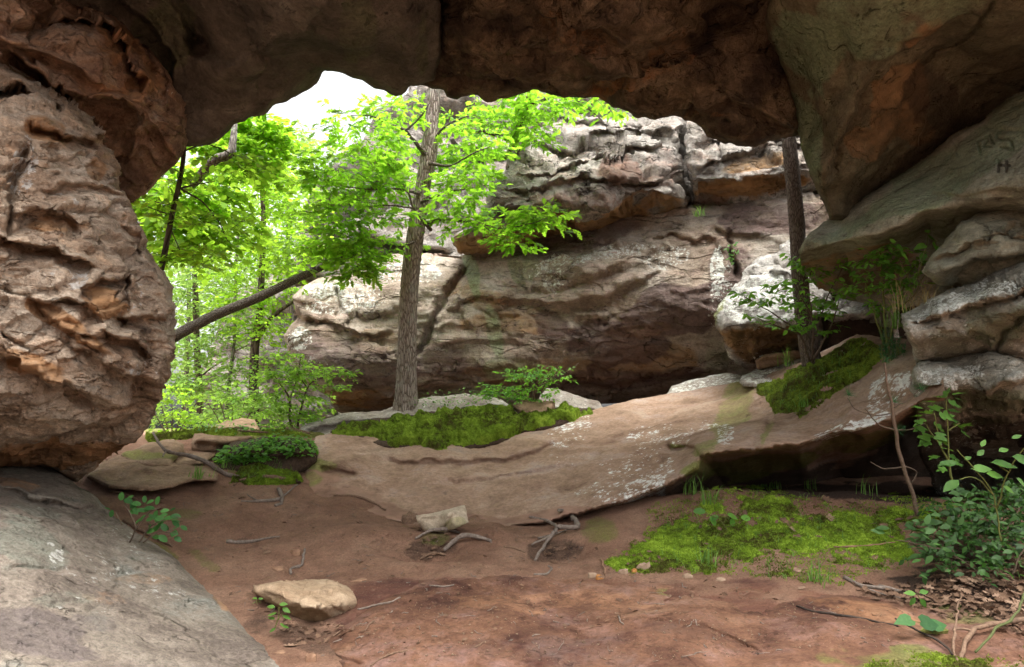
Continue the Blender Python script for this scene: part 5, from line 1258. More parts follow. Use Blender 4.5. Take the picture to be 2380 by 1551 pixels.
# ------------------------------------------------------------------ the oak
def base_of(px, py, d): return W(px, py, d)
oak = empty('oak_tree', base_of(945, 950, 11.35), 'tall grey-barked oak standing in front of the cliff, bright lobed leaves', 'tree')
trunk('trunk', [(945, 985, 11.35, 66), (944, 938, 11.35, 52), (946, 800, 11.35, 43), (953, 650, 11.4, 42), (968, 530, 11.4, 39), (984, 430, 11.45, 34), (996, 360, 11.5, 38), (1003, 290, 11.55, 31), (1012, 180, 11.7, 30), (1020, 40, 12.0, 26), (1020, -200, 12.4, 18)], B_oak, oak, 34, .022, (16, 16, 2.4), .028, .55)
limbs(oak, [[(995, 368, 11.45, 20), (976, 343, 11.3, 12), (958, 322, 11.2, 8), (942, 303, 11.1, 7), (898, 285, 10.9, 5), (860, 270, 10.7, 3), (815, 268, 10.5, 2)], [(942, 303, 11.1, 6), (965, 285, 11.1, 5), (985, 262, 11.1, 4), (1000, 235, 11.1, 2)],
          [(1000, 535, 11.3, 10), (985, 515, 11.1, 7), (961, 484, 11.0, 6), (948, 447, 10.9, 5), (925, 410, 10.8, 4), (908, 387, 10.7, 3), (880, 360, 10.6, 2)], [(961, 484, 11.0, 5), (930, 480, 10.8, 4), (880, 478, 10.6, 3), (800, 500, 10.4, 2)],
          [(985, 520, 11.3, 9), (1039, 510, 11.0, 6), (1080, 515, 10.7, 5), (1117, 520, 10.5, 4), (1170, 531, 10.3, 3), (1230, 520, 10.1, 3), (1280, 505, 9.9, 2)], [(1117, 520, 10.5, 3), (1160, 550, 10.4, 2), (1215, 562, 10.3, 2)],
          [(995, 380, 11.4, 10), (1047, 385, 11.1, 5), (1091, 361, 10.9, 4), (1140, 340, 10.8, 2)], [(1003, 330, 11.5, 8), (1040, 290, 11.3, 5), (1090, 270, 11.1, 3)], [(965, 560, 11.3, 8), (920, 580, 11.0, 5), (870, 600, 10.7, 3), (830, 620, 10.5, 2)],
          [(980, 470, 11.3, 8), (1030, 450, 11.0, 5), (1080, 440, 10.7, 3)], [(975, 450, 11.3, 8), (920, 440, 10.9, 5), (850, 440, 10.5, 3), (780, 430, 10.3, 2)]], B_thin, 'branch', 6)
cl_oak = [(*clump(px, py, rx, ry, d, rd), n) for px, py, rx, ry, d, rd, n in [
    (850, 320, 90, 34, 10.7, .6, 54), (800, 390, 85, 32, 10.3, .6, 48), (870, 430, 80, 36, 10.8, .6, 46), (905, 492, 44, 18, 10.9, .5, 16), (785, 500, 85, 28, 10.3, .6, 40), (810, 560, 70, 26, 10.4, .5, 34), (825, 615, 44, 22, 10.4, .4, 24),
    (1085, 420, 60, 34, 11.3, .5, 36), (1090, 335, 75, 34, 11.6, .6, 50), (1060, 505, 56, 18, 11.0, .5, 24), (1170, 515, 70, 16, 10.4, .4, 32), (1255, 503, 46, 18, 10.0, .35, 34), (1190, 558, 45, 8, 10.3, .25, 14), (920, 258, 70, 15, 11.0, .4, 26),
    (1050, 285, 40, 26, 12.1, .4, 18), (870, 575, 60, 22, 10.8, .5, 26), (960, 395, 60, 40, 12.2, .4, 30), (955, 250, 40, 12, 11.9, .4, 12), (735, 430, 36, 22, 10.2, .5, 18), (800, 270, 12, 4, 10.5, .15, 4), (1075, 460, 50, 20, 10.9, .4, 16), (930, 345, 40, 22, 11.9, .4, 16), (895, 375, 40, 16, 10.6, .4, 14), (1040, 380, 34, 18, 11.8, .4, 12), (930, 560, 24, 12, 11.9, .3, 8)]]
crown(oak, cl_oak, L_oak, B_thin, 'oak', .13, .30, 9, 1, 1.15, .12, .6, .0035, singles=260)

lt = empty('ledge_tree', base_of(1188, 400, 13.9), 'crooked dark tree rooted on the cliff top behind the oak', 'tree')
trunk('trunk', [(1180, 430, 13.9, 24), (1190, 370, 13.8, 22), (1196, 330, 13.6, 20), (1218, 265, 13.2, 20), (1235, 215, 12.8, 17), (1245, 150, 12.6, 14)], B_dark, lt, 14, .012)
limbs(lt, [[(1196, 330, 13.6, 16), (1150, 312, 13.2, 13), (1100, 305, 13.0, 10), (1050, 306, 12.8, 6)], [(1225, 245, 13.0, 9), (1300, 225, 12.6, 6), (1350, 240, 12.4, 4), (1400, 280, 12.2, 2)], [(1190, 380, 13.6, 6), (1215, 340, 13.2, 4), (1240, 320, 13, 2)]], B_dark, 'branch', 6)
crown(lt, [(*clump(px, py, rx, ry, d, rd), n) for px, py, rx, ry, d, rd, n in [(1170, 290, 90, 40, 12.8, .7, 75), (1260, 245, 70, 28, 12.6, .6, 55), (1320, 240, 50, 14, 12.4, .4, 18), (1430, 252, 40, 10, 12.0, .4, 10), (1130, 370, 50, 40, 12.8, .5, 34), (1230, 300, 50, 20, 12.4, .4, 26), (1395, 232, 30, 10, 12, .3, 10), (1250, 330, 30, 12, 12.3, .3, 12), (1160, 240, 60, 16, 13, .5, 24), (1200, 225, 90, 14, 12.8, .5, 26)]],
      L_oak, B_thin, 'oak', .14, .3, 7, 2, 1.0, .12, .6)

# ------------------------------------------------------------------ woodland seen through the arch
ln = empty('leaning_tree', base_of(330, 830, 10.6), 'slanting bare trunk reaching up to the right across the woodland gap', 'tree')
trunk('trunk', [(300, 850, 10.5, 27), (400, 786, 10.6, 26), (500, 733, 10.7, 24), (600, 692, 10.8, 22), (690, 648, 10.9, 19), (760, 616, 11.0, 15), (830, 588, 11.1, 10)], B_lean, ln, 20, .008, (20, 20, 20))
crown(ln, [(*clump(px, py, rx, ry, d, rd), n) for px, py, rx, ry, d, rd, n in [(780, 585, 90, 34, 11, .6, 55), (835, 640, 34, 16, 10.8, .3, 16), (700, 610, 70, 34, 11, .6, 40), (730, 560, 80, 34, 11.2, .7, 45), (830, 610, 40, 20, 10.9, .4, 20)]], L_back, B_thin, 'oak', .12, .28, 7, 3)

def forest_tree(name, label, pts, bark, branches, clumps, lmat, leaf, seed, kind='simple', twl=.35, per=7, group=None, ridge=.008, tilt=.6, up=0.0):
    r = empty(name, base_of(*pts[0][:3]), label, 'tree', group)
    trunk('trunk', pts, bark, r, 12, ridge, (18, 18, 3), .06)
    if branches:
        limbs(r, branches, bark, 'branch', 5)
    crown(r, [(*clump(px, py, rx, ry, d, rd), int(n * 1.85)) for px, py, rx, ry, d, rd, n in clumps], lmat, TWIG, kind, leaf, twl, per, seed, 1.0, .15, tilt, .003, up=up)
    return r
WG = 'woodland trees beyond the arch'
forest_tree('woodland_tree', 'tree with an elbow-bent lichened limb under the left end of the arch', [(300, 760, 11.8, 34), (330, 560, 11.8, 32), (345, 500, 11.8, 32), (360, 462, 11.8, 28), (372, 380, 11.9, 20), (385, 250, 12, 16)], B_grey,
            [[(352, 480, 11.6, 22), (378, 460, 11.1, 21), (448, 427, 10.5, 21), (480, 390, 10.2, 23), (505, 370, 10.1, 23), (533, 358, 10.1, 21), (541, 334, 10.2, 17), (546, 280, 10.4, 12)]],
            [(400, 480, 80, 60, 11.0, .7, 60), (470, 440, 80, 60, 11.2, .7, 60), (430, 560, 80, 50, 11.0, .8, 60), (520, 520, 70, 60, 11.6, .8, 55), (560, 360, 70, 50, 11.8, .6, 55), (600, 300, 60, 30, 11.8, .5, 36), (470, 360, 70, 30, 11.8, .6, 34), (560, 300, 60, 24, 11.8, .5, 26), (640, 330, 40, 40, 12, .5, 24), (360, 530, 50, 80, 11.4, .5, 40), (620, 400, 50, 40, 12, .5, 24)], L_back, .125, 11, 'round', .32, 7, WG)
forest_tree('sapling_tree', 'thin dark leaning sapling rising from behind the big left boulder', [(340, 740, 8.9, 15), (374, 627, 8.9, 14), (400, 500, 8.9, 12), (418, 420, 8.9, 11), (427, 360, 8.9, 10), (430, 300, 8.9, 9), (436, 200, 9.0, 7)], B_dark,
            [[(420, 440, 8.9, 5), (470, 470, 9.0, 4), (510, 520, 9.1, 3), (530, 560, 9.1, 2)], [(412, 440, 8.9, 4), (450, 430, 9, 3), (500, 420, 9.1, 2)], [(405, 480, 8.9, 3), (360, 470, 8.8, 2)], [(395, 530, 8.9, 3), (420, 590, 9, 2)], [(429, 352, 8.9, 4), (480, 335, 9, 3), (560, 370, 9.1, 2)], [(398, 500, 8.9, 3), (340, 480, 8.8, 2)]],
            [(500, 520, 50, 30, 9.1, .3, 14), (360, 480, 50, 30, 8.9, .3, 14), (430, 600, 40, 20, 9.0, .3, 10), (540, 380, 60, 20, 9.1, .3, 12), (400, 420, 50, 20, 9, .3, 10), (470, 590, 50, 20, 9.1, .3, 12)], L_back, .10, 12, 'round', .3, 6, WG, .004)
forest_tree('woodland_tree', 'forked dark trunk standing in the middle of the woodland gap', [(590, 1010, 16, 24), (590, 900, 16, 22), (593, 800, 16, 20), (603, 740, 16, 17), (608, 640, 16, 14), (612, 500, 16.2, 11), (600, 350, 16.6, 8)], B_dark,
            [[(597, 790, 16, 14), (625, 745, 15.8, 11), (660, 715, 15.6, 9), (690, 695, 15.4, 6)], [(603, 720, 16, 6), (590, 690, 16, 4)]],
            [(620, 760, 60, 40, 15.6, .8, 40), (570, 620, 90, 60, 16, 1, 70), (650, 560, 80, 60, 16, 1, 70), (600, 460, 90, 60, 16.5, 1, 80), (680, 470, 60, 60, 16.5, 1, 55), (640, 380, 60, 40, 16.5, 1, 44), (660, 680, 50, 30, 15.6, .6, 26), (560, 700, 50, 30, 15.5, .6, 26)], L_back, .13, 13, 'simple', .45, 7, WG)
forest_tree('woodland_tree', 'straight mid-grey trunk left of the forked one', [(468, 1010, 18, 18), (462, 900, 18, 16), (457, 780, 18, 14), (452, 600, 18, 12), (450, 400, 18.5, 9)], B_dark, [[(460, 880, 18, 5), (500, 850, 17.6, 3), (540, 830, 17.3, 2)]],
            [(480, 640, 90, 60, 17.5, 1, 70), (440, 700, 70, 50, 17.5, 1, 55), (520, 780, 70, 40, 17, 1, 50), (430, 820, 60, 40, 17, 1, 44), (470, 900, 60, 30, 17, .8, 40), (400, 900, 50, 40, 16.5, .8, 40), (520, 560, 70, 40, 18, 1, 44)], L_far, .13, 14, 'simple', .45, 7, WG)
forest_tree('woodland_tree', 'slender trunk between the straight and the forked one', [(525, 1010, 17, 10), (532, 900, 17, 9), (545, 780, 17, 8), (548, 640, 17.2, 7), (560, 450, 17.6, 5)], B_grey, [[(540, 820, 17, 4), (580, 800, 16.8, 2)]],
            [(540, 860, 60, 40, 16.5, .8, 44), (560, 930, 60, 30, 16, .8, 40), (500, 970, 60, 20, 15.5, .7, 30), (620, 950, 60, 26, 15, .7, 34), (580, 740, 60, 30, 16.5, .8, 30)], L_far, .12, 15, 'simple', .42, 7, WG)
forest_tree('woodland_tree', 'pale far trunk nearest the big left boulder', [(430, 1010, 21, 12), (432, 900, 21, 11), (438, 760, 21, 10), (440, 560, 21, 7)], B_grey, None,
            [(420, 960, 60, 30, 19, 1, 40), (400, 780, 50, 50, 20, 1, 44), (390, 850, 40, 40, 19, 1, 34), (500, 700, 90, 50, 21, 1.2, 60), (450, 610, 100, 50, 21, 1.2, 66), (560, 640, 80, 50, 21, 1.2, 50)], L_far, .14, 16, 'simple', .5, 7, WG)
forest_tree('woodland_tree', 'hazy high tree top below the bright sky gap', [(690, 1010, 24, 12), (680, 800, 24, 11), (670, 560, 24, 9), (665, 380, 24, 6)], B_grey, None,
            [(690, 330, 40, 40, 24, 1, 40), (650, 430, 60, 50, 24, 1.2, 55), (710, 480, 40, 40, 23, 1, 36), (690, 400, 50, 30, 24, 1, 30), (600, 560, 80, 60, 24, 1.5, 55), (690, 600, 50, 50, 23, 1, 36), (640, 310, 40, 24, 23, 1, 22), (520, 420, 80, 60, 22, 1.2, 50), (600, 400, 60, 40, 22, 1.2, 36)], L_far, .15, 17, 'simple', .5, 7, WG)

fw = mesh_obj('far_woods', *(lambda a: (a[0], [a[1]]))(leaf_verts(*(lambda r, n: (W(250 + 560 * r.rand(n), 330 + 560 * r.rand(n), 27 + 12 * r.rand(n)), r.normal(size=(n, 3)) * np.array([1, 1, .4]), r.normal(size=(n, 3)) * .7 + np.array([0, 0, 1]), .22 + .25 * r.rand(n)))(np.random.RandomState(88), 5200), leaf_tpl('simple'))), L_far)
tag(fw, 'far mass of pale green woodland foliage closing the gap', 'woodland', kind='stuff')
sh = empty('woodland_shrub', base_of(690, 1005, 11.6), 'pale lime-leaved shrub on thin stems just left of the cliff foot', 'shrub')
limbs(sh, [[(685, 1008, 11.6, 7), (672, 970, 11.6, 6), (672, 930, 11.5, 5), (650, 890, 11.4, 3), (620, 850, 11.2, 2)], [(688, 1008, 11.6, 6), (700, 950, 11.6, 5), (716, 900, 11.4, 4), (740, 880, 11.1, 3), (800, 870, 10.8, 2)], [(672, 930, 11.5, 4), (690, 880, 11.4, 3), (700, 830, 11.3, 2)], [(716, 905, 11.4, 3), (690, 870, 11.4, 2), (660, 860, 11.3, 2)]], TWIG, 'stem', 5)
crown(sh, [(*clump(px, py, rx, ry, d, rd), n) for px, py, rx, ry, d, rd, n in [(640, 870, 60, 30, 11.3, .5, 60), (720, 865, 70, 22, 11.2, .5, 60), (680, 920, 80, 30, 11.4, .6, 70), (790, 868, 24, 7, 10.8, .2, 12), (650, 830, 50, 18, 11.3, .4, 30), (630, 950, 50, 26, 11.4, .5, 36), (730, 960, 30, 24, 11.5, .4, 24), (700, 980, 50, 14, 11.6, .4, 20), (770, 900, 30, 12, 11.3, .3, 14)]],
      L_shrub, TWIG, 'ovate', .085, .25, 8, 18, 1.0, .1, .5, .002)
for k, (x0, lab) in enumerate([(400, 'low leafy undergrowth along the mossy ledge beside the big boulder'), (540, 'low leafy undergrowth behind the hump-backed grey boulder')]):
    u = empty('undergrowth_shrub', base_of(x0, 1005, 14), lab, 'shrub', 'undergrowth at the wood edge')
    limbs(u, [[(x0 + q_ * 6 - 12, 1012, 14, 5), (x0 + q_ * 18 - 36, 970, 13.9, 3), (x0 + q_ * 30 - 60, 930, 13.8, 2)] for q_ in range(5)], TWIG, 'stem', 4)
    crown(u, [(*clump(x0 + dx, py, 55, 20, 13.5, .6), 16) for dx, py in ((-40, 980), (30, 960), (70, 985), (0, 930), (-30, 900), (60, 920))], L_shrub if k else L_back, TWIG, 'ovate', .10, .3, 7, 19 + k)

# ------------------------------------------------------------------ thin tree at right
rt = empty('thin_tree', base_of(1885, 835, 9.7), 'thin dark straight trunk at right, half hidden by the hanging boulder', 'tree')
trunk('trunk', [(1893, 865, 9.7, 50), (1884, 830, 9.7, 42), (1868, 740, 9.7, 37), (1858, 630, 9.7, 36), (1852, 520, 9.75, 35), (1843, 420, 9.8, 33), (1833, 320, 9.85, 31), (1826, 230, 9.9, 29), (1815, 60, 10.1, 26), (1810, -150, 10.4, 20)], B_thin, rt, 26, .012, (26, 26, 5), .025, .1)
crown(rt, [(*clump(px, py, rx, ry, d, rd), n) for px, py, rx, ry, d, rd, n in [(1780, -230, 260, 90, 11, 1.3, 80), (1900, -330, 240, 100, 10.5, 1.5, 80)]], L_oak, TWIG, 'oak', .14, .35, 7, 21)
# ------------------------------------------------------------------ moss
def mat_moss(name, c0, c1, c2):
    t = NT(name)
    o = t.tc.outputs['Object']
    g = t.n.new('ShaderNodeNewGeometry')
    a = t.noise(o, 2.5, 5, .65); b = t.noise(o, 16, 4, .7); c = t.noise(o, 90, 2, .7)
    f = t.math('ADD', t.math('MULTIPLY', a, .5), t.math('ADD', t.math('MULTIPLY', b, .3), t.math('MULTIPLY', c, .2)))
    col = t.ramp(f, [(.43, c0), (.51, c1), (.62, c2)])
    col = t.mix(.5, col, t.ramp(g.outputs['Random Per Island'], [(0, .6), (1, 1.4)]), 'MULTIPLY')
    p = t.principled(col, .9, .1, t.math('ADD', b, c), .02, 1.0)
    tr = t.n.new('ShaderNodeBsdfTranslucent'); t.link(col, tr.inputs['Color'])
    mx = t.n.new('ShaderNodeMixShader'); mx.inputs[0].default_value = .35
    t.link(p.outputs[0], mx.inputs[1]); t.link(tr.outputs[0], mx.inputs[2])
    return t.finish(mx)
MOSS = mat_moss('bright_moss', (.10, .095, .024), (.23, .36, .032), (.46, .62, .075))
MOSS_Y = mat_moss('golden_moss', (.10, .085, .025), (.20, .28, .03), (.37, .48, .06))
SOIL = mat_simple('dark_humus', (.035, .022, .015), (.085, .055, .035), 30, .95, 1.0, .02)

def drape(name, outline, keys, thick, mat, label, step=4.5, lump=(9, .02), hole=None, edge=22, tufts=6000, tl=.018, seed=0, cat='moss', rough=5.0, extra=None, fade_px=0):
    """a cushion lying on whatever surface is there, with tiny leaf tufts all over it"""
    r = np.random.RandomState(seed + 900)
    poly = roughen(outline, rough, 8, seed)
    q, quads = grid_px(poly, step)
    hits = [hit(a, b, *keys) for a, b in q]
    ok = np.array([h is not None for h in hits])
    p = np.array([h[0] if h else (0, 0, 0) for h in hits])
    nn = np.array([h[1] if h else (0, 0, 1) for h in hits])
    nn = nn + np.array([0, 0, .6]); nn /= np.linalg.norm(nn, axis=1)[:, None]
    quads = quads[ok[quads].all(1)]
    # drop quads that bridge a depth jump
    dd = np.linalg.norm(p - CAM, axis=1)
    quads = quads[(dd[quads].max(1) - dd[quads].min(1)) < .5]
    e = edge_dist(q, poly)
    f1, f2, cid = voro(p * lump[0] + .5 * np.c_[fbm(p * 6, 2, 3), fbm(p * 6, 2, 4), fbm(p * 6, 2, 5)], seed)
    h = thick * sstep(0, edge, e) - .008 + lump[1] * (1 - np.clip(f1 / .7, 0, 1) ** 2) * sstep(0, 12, e) + .3 * thick * fbm(p * 3, 3, 33 + seed)
    fade = 1 - sstep(0, fade_px, e) if fade_px else 0
    if hole is not None:
        m = fbm(p * hole[0], 3, 35 + seed) + .28 * fbm(p * 14, 3, 39 + seed)
        h = h - (thick + .03) * sstep(hole[1], hole[1] + .25, m + .75 * fade)
    if extra is not None: h = h + extra(q)
    v = p + nn * h[:, None]
    used = np.unique(quads); rm = -np.ones(len(v), int); rm[used] = np.arange(len(used))
    quads = rm[quads]; v = v[used]; nn = nn[used]; h = h[used]
    # tufts
    a, b, c, d = (v[quads[:, i]] for i in range(4))
    area = np.linalg.norm(np.cross(c - a, d - b), axis=1) / 2
    pr = area * np.clip(h[quads].mean(1) + .035, 0, None) ** .6
    k = r.choice(len(quads), tufts, p=pr / pr.sum())
    u, w = r.rand(tufts, 1), r.rand(tufts, 1)
    base = (a[k] * (1 - u) + b[k] * u) * (1 - w) + (d[k] * (1 - u) + c[k] * u) * w
    n0 = nn[quads[k, 0]]
    base = base + n0 * np.clip(-h[quads[k]].mean(1), 0, None)[:, None]
    vs, ts = [v], []
    tv = []
    for s in range(3):
        dr = n0 + r.normal(size=(tufts, 3)) * .75; dr /= np.linalg.norm(dr, axis=1)[:, None]
        sd = np.cross(dr, r.normal(size=(tufts, 3))); sd /= np.linalg.norm(sd, axis=1)[:, None]
        l = (tl * (.5 + r.rand(tufts)))[:, None]
        b0 = base - n0 * .003
        tv.append(np.stack([b0 - sd * l * .28, b0 + sd * l * .28, b0 + dr * l], 1).reshape(-1, 3))
    tv = np.vstack(tv)
    tt = np.arange(len(tv)).reshape(-1, 3) + len(v)
    o = mesh_obj(name, np.vstack([v, tv]), [quads, tt], mat)
    tag(o, label, cat, kind='stuff')
    add_surf('moss_' + str(seed), v, quads)
    return o

GK = ('ground',)
SK = ('sandstone_slab', 'ledge_rock', 'rounded_rock', 'pale_rock', 'ground')
# earth bank under the central moss
rock('earth_bank', [(765, 1006), (800, 985), (880, 972), (960, 966), (1060, 948), (1150, 940), (1190, 948), (1260, 960), (1300, 945), (1380, 950), (1400, 962), (1340, 985), (1290, 996), (1210, 1010), (1180, 1030), (1110, 1044), (1000, 1048), (900, 1042), (850, 1028), (800, 1022)],
     [(765, 1006, 10.3), (880, 974, 10.9), (1060, 950, 11.2), (1180, 945, 11.1), (1380, 952, 11.3), (1300, 950, 11.0), (850, 1020, 9.95), (1000, 1044, 9.8), (1100, 1040, 9.8), (1190, 1015, 10.2), (1300, 990, 10.6), (1000, 1000, 10.15), (1150, 985, 10.35)],
     SOIL, 5, 10, .1, .8, disp=dsp(.03, 2), seed=70, key='bank')
tag(scene.objects['earth_bank'], 'dark earth bank under the moss at the slab edge', 'earth bank')
drape('moss_bank', [(768, 1004), (800, 982), (840, 985), (900, 972), (960, 966), (1060, 950), (1130, 945), (1185, 950), (1225, 962), (1270, 950), (1310, 942), (1375, 953), (1392, 962), (1340, 982), (1285, 994), (1215, 1004), (1185, 1022), (1140, 1038), (1080, 1044), (1000, 1046), (905, 1038), (858, 1024), (800, 1016), (770, 1016)],
      ('bank', 'ledge_rock', 'sandstone_slab', 'pale_rock', 'rounded_rock', 'ground'), .05, MOSS, 'lush green moss bank along the slab in front of the oak', 4.2, (4.2, .11), (2.2, .34), 10, 26000, .014, 1, fade_px=16)
drape('moss_mound', [(1395, 1300), (1440, 1275), (1490, 1245), (1500, 1210), (1480, 1180), (1540, 1165), (1600, 1140), (1640, 1122), (1720, 1120), (1800, 1128), (1880, 1150), (1960, 1165), (2040, 1148), (2120, 1140), (2200, 1158), (2290, 1175), (2290, 1215), (2200, 1235), (2100, 1240), (2130, 1290), (2120, 1330), (2000, 1345), (1960, 1372), (1860, 1362), (1780, 1350), (1680, 1345), (1560, 1340), (1480, 1345), (1420, 1325)],
      GK, .018, MOSS, 'bright moss carpet on the mound before the dark hollow at right', 4.2, (11, .022), (1.7, .16), 10, 42000, .014, 2, fade_px=70)
drape('moss_patch', [(1745, 900), (1790, 890), (1830, 860), (1900, 838), (1960, 800), (2010, 780), (2040, 800), (2060, 825), (2030, 860), (1990, 890), (1940, 915), (1900, 950), (1860, 975), (1850, 960), (1800, 965), (1780, 930)],
      ('sandstone_slab', 'bullnose_rock'), .07, MOSS_Y, 'mossy bank on top of the slab around the thin tree', 4.2, (7, .04), (2.2, .3), 12, 13000, .014, 3)
drape('ledge_moss', [(330, 1012), (345, 998), (420, 990), (500, 996), (560, 1000), (640, 1000), (700, 1006), (720, 1014), (640, 1014), (560, 1012), (480, 1014), (420, 1024), (350, 1030)],
      ('ground', 'background_boulder'), .04, MOSS_Y, 'thin moss strip along the woodland ledge', 4.2, (6, .03), (3, .35), 6, 5000, .03, 4)
rock('hummock', [(492, 1075), (505, 1050), (530, 1032), (580, 1022), (640, 1016), (700, 1020), (728, 1032), (742, 1050), (735, 1075), (715, 1092), (690, 1100), (700, 1122), (620, 1128), (560, 1125), (510, 1110)],
     [(495, 1080, 8.6), (530, 1036, 9.0), (640, 1020, 9.2), (735, 1045, 9.0), (600, 1050, 8.5), (690, 1050, 8.6), (620, 1085, 8.55), (700, 1090, 8.7), (520, 1105, 8.4), (620, 1120, 8.2), (700, 1118, 8.2)],
     SOIL, 4.5, 14, .2, .9, feats=[('ledge', [(520, 1062), (580, 1060), (620, 1050), (680, 1056), (738, 1058)], .12, 50)], disp=dsp(.05, 2, None, None, None, .012, 16, .03, 6), seed=71, key='hummock')
tag(scene.objects['hummock'], 'crumbling earth hummock with exposed dark soil side', 'earth bank')
drape('hummock_moss', [(530, 1125), (560, 1085), (600, 1075), (640, 1090), (690, 1098), (705, 1120), (640, 1128)], ('hummock', 'ground', 'sandstone_slab'), .03, MOSS, 'moss spilling down the foot of the hummock', 4.2, (10, .03), (3, .4), 8, 5000, .02, 5)
drape('corner_moss', [(2000, 1551), (2060, 1510), (2180, 1520), (2260, 1535), (2400, 1500), (2440, 1560), (2300, 1620), (2050, 1600)], ('ground', 'bedrock'), .02, MOSS_Y, 'dark moss in the lower right corner', 4.5, (12, .02), (2.4, .0), 20, 6000, .012, 6)

def leaf_cover(name, outline, keys, n, size, mat, kind, label, seed, lift=.02, cat='ground cover', parent=None):
    """many small leaves held just off a surface"""
    r = np.random.RandomState(seed)
    poly = np.array(outline, float)
    P = []
    lo, hi = poly.min(0), poly.max(0)
    while len(P) < n:
        q = lo + r.rand(2) * (hi - lo)
        if not inside(q[None], poly)[0]: continue
        h = hit(q[0], q[1], *keys)
        if h: P.append(h[0] + h[1] * lift * (.3 + 1.5 * r.rand()) + np.array([0, 0, lift * .5]))
    P = np.array(P)
    az = r.rand(n) * 6.283; el = r.normal(size=n) * .3 - .1
    D = np.c_[np.cos(az) * np.cos(el), np.sin(az) * np.cos(el), np.sin(el)]
    N = np.c_[r.normal(size=n) * .35, r.normal(size=n) * .35 - .35, np.ones(n)]
    v, t = leaf_verts(P, D, N, size * (.6 + .7 * r.rand(n)), leaf_tpl(kind))
    o = mesh_obj(name, v, [t], mat, parent)
    tag(o, label, None if parent else cat, kind='stuff')
    return o
leaf_cover('creeping_plant', [(500, 1078), (515, 1048), (570, 1034), (640, 1012), (700, 1016), (735, 1032), (736, 1052), (690, 1060), (640, 1052), (620, 1072), (560, 1082)], ('hummock',), 900, .06, L_bush, 'round', 'small-leaved creeper covering the top of the hummock', 31)
leaf_cover('ground_sprouts', [(960, 955), (980, 925), (1100, 915), (1180, 925), (1190, 960), (1100, 965)], ('bank', 'ledge_rock', 'rounded_rock', 'ground'), 260, .06, L_lime, 'ovate', 'lime-green sprouts rising from the moss at the foot of the oak', 32, .07)
leaf_cover('ledge_sprouts', [(400, 1005), (420, 985), (620, 992), (700, 1000), (690, 1012), (480, 1012)], ('ground', 'background_boulder'), 260, .06, L_lime, 'ovate', 'sparse seedlings along the woodland ledge', 33, .05)

# ------------------------------------------------------------------ bushes, seedlings and grass
def grass(name, px, py, d, n, length, label, seed, mat=None, spread=.08, lean=.5, width=.005, group=None, keys=None, bias=(0, 0)):
    r = np.random.RandomState(seed)
    h = hit(px, py, *(keys or ()))
    b = h[0] if (h and d is None) else W(px, py, d)
    j = Join()
    for i in range(n):
        o = b + np.array([r.normal() * spread, r.normal() * spread, -.01])
        a = r.rand() * 6.283; L = length * (.5 + .7 * r.rand())
        t = np.linspace(0, 1, 6)
        ln = lean * (.3 + r.rand())
        dx, dy = math.cos(a) + bias[0], math.sin(a) + bias[1]
        pts = np.c_[o[0] + dx * L * ln * t ** 1.8, o[1] + dy * L * ln * t ** 1.8, o[2] + L * (t - .45 * ln * t ** 2.4)]
        sd = np.array([-math.sin(a), math.cos(a), 0]) * width * (.7 + .6 * r.rand())
        w = (1 - t ** 2)[:, None] * sd
        v = np.vstack([pts - w, pts + w])
        k = 6
        q = np.array([(m, m + 1, k + m + 1, k + m) for m in range(k - 1)])
        j.quads(v, q)
    o = j.build(name, mat or GRASS, origin=b)
    return tag(o, label, 'grass', group)

def seedling(name, base, stems, leaves, stem_mat, leaf_mat, kind, label, cat='plant', group=None, stem_w=4):
    """stems: list of picture paths (x, y, depth, width); leaves: (x, y, depth, size px, dir angle deg in picture, tilt)"""
    e = empty(name, W(*base), label, cat, group)
    limbs(e, stems, stem_mat, 'stem', 5)
    me = leaf_mesh(kind, leaf_mat)
    for x, y, d, s, ang, tl in leaves:
        a = math.radians(ang)
        p = W(x, y, d)
        dr = np.array([math.cos(a), -.25 + .5 * RS.rand(), -math.sin(a) * .8])
        n = np.array([.35 * RS.normal(), -.45 + .35 * RS.normal() - tl, 1.0])
        place_leaf(me, e, p, dr, n, s * d / F)
    return e

def bush(name, base, stems, clumps, smat, lmat, kind, leaf, label, seed, twl=.2, per=7, singles=0, tilt=.55, up=.2, cat='bush', group=None):
    e = empty(name, W(*base), label, cat, group)
    limbs(e, stems, smat, 'stem', 5)
    crown(e, [(*clump(px, py, rx, ry, d, rd), n) for px, py, rx, ry, d, rd, n in clumps], lmat, smat, kind, leaf, twl, per, seed, 1.0, .08, tilt, .0018, 'foliage', singles, up)
    return e

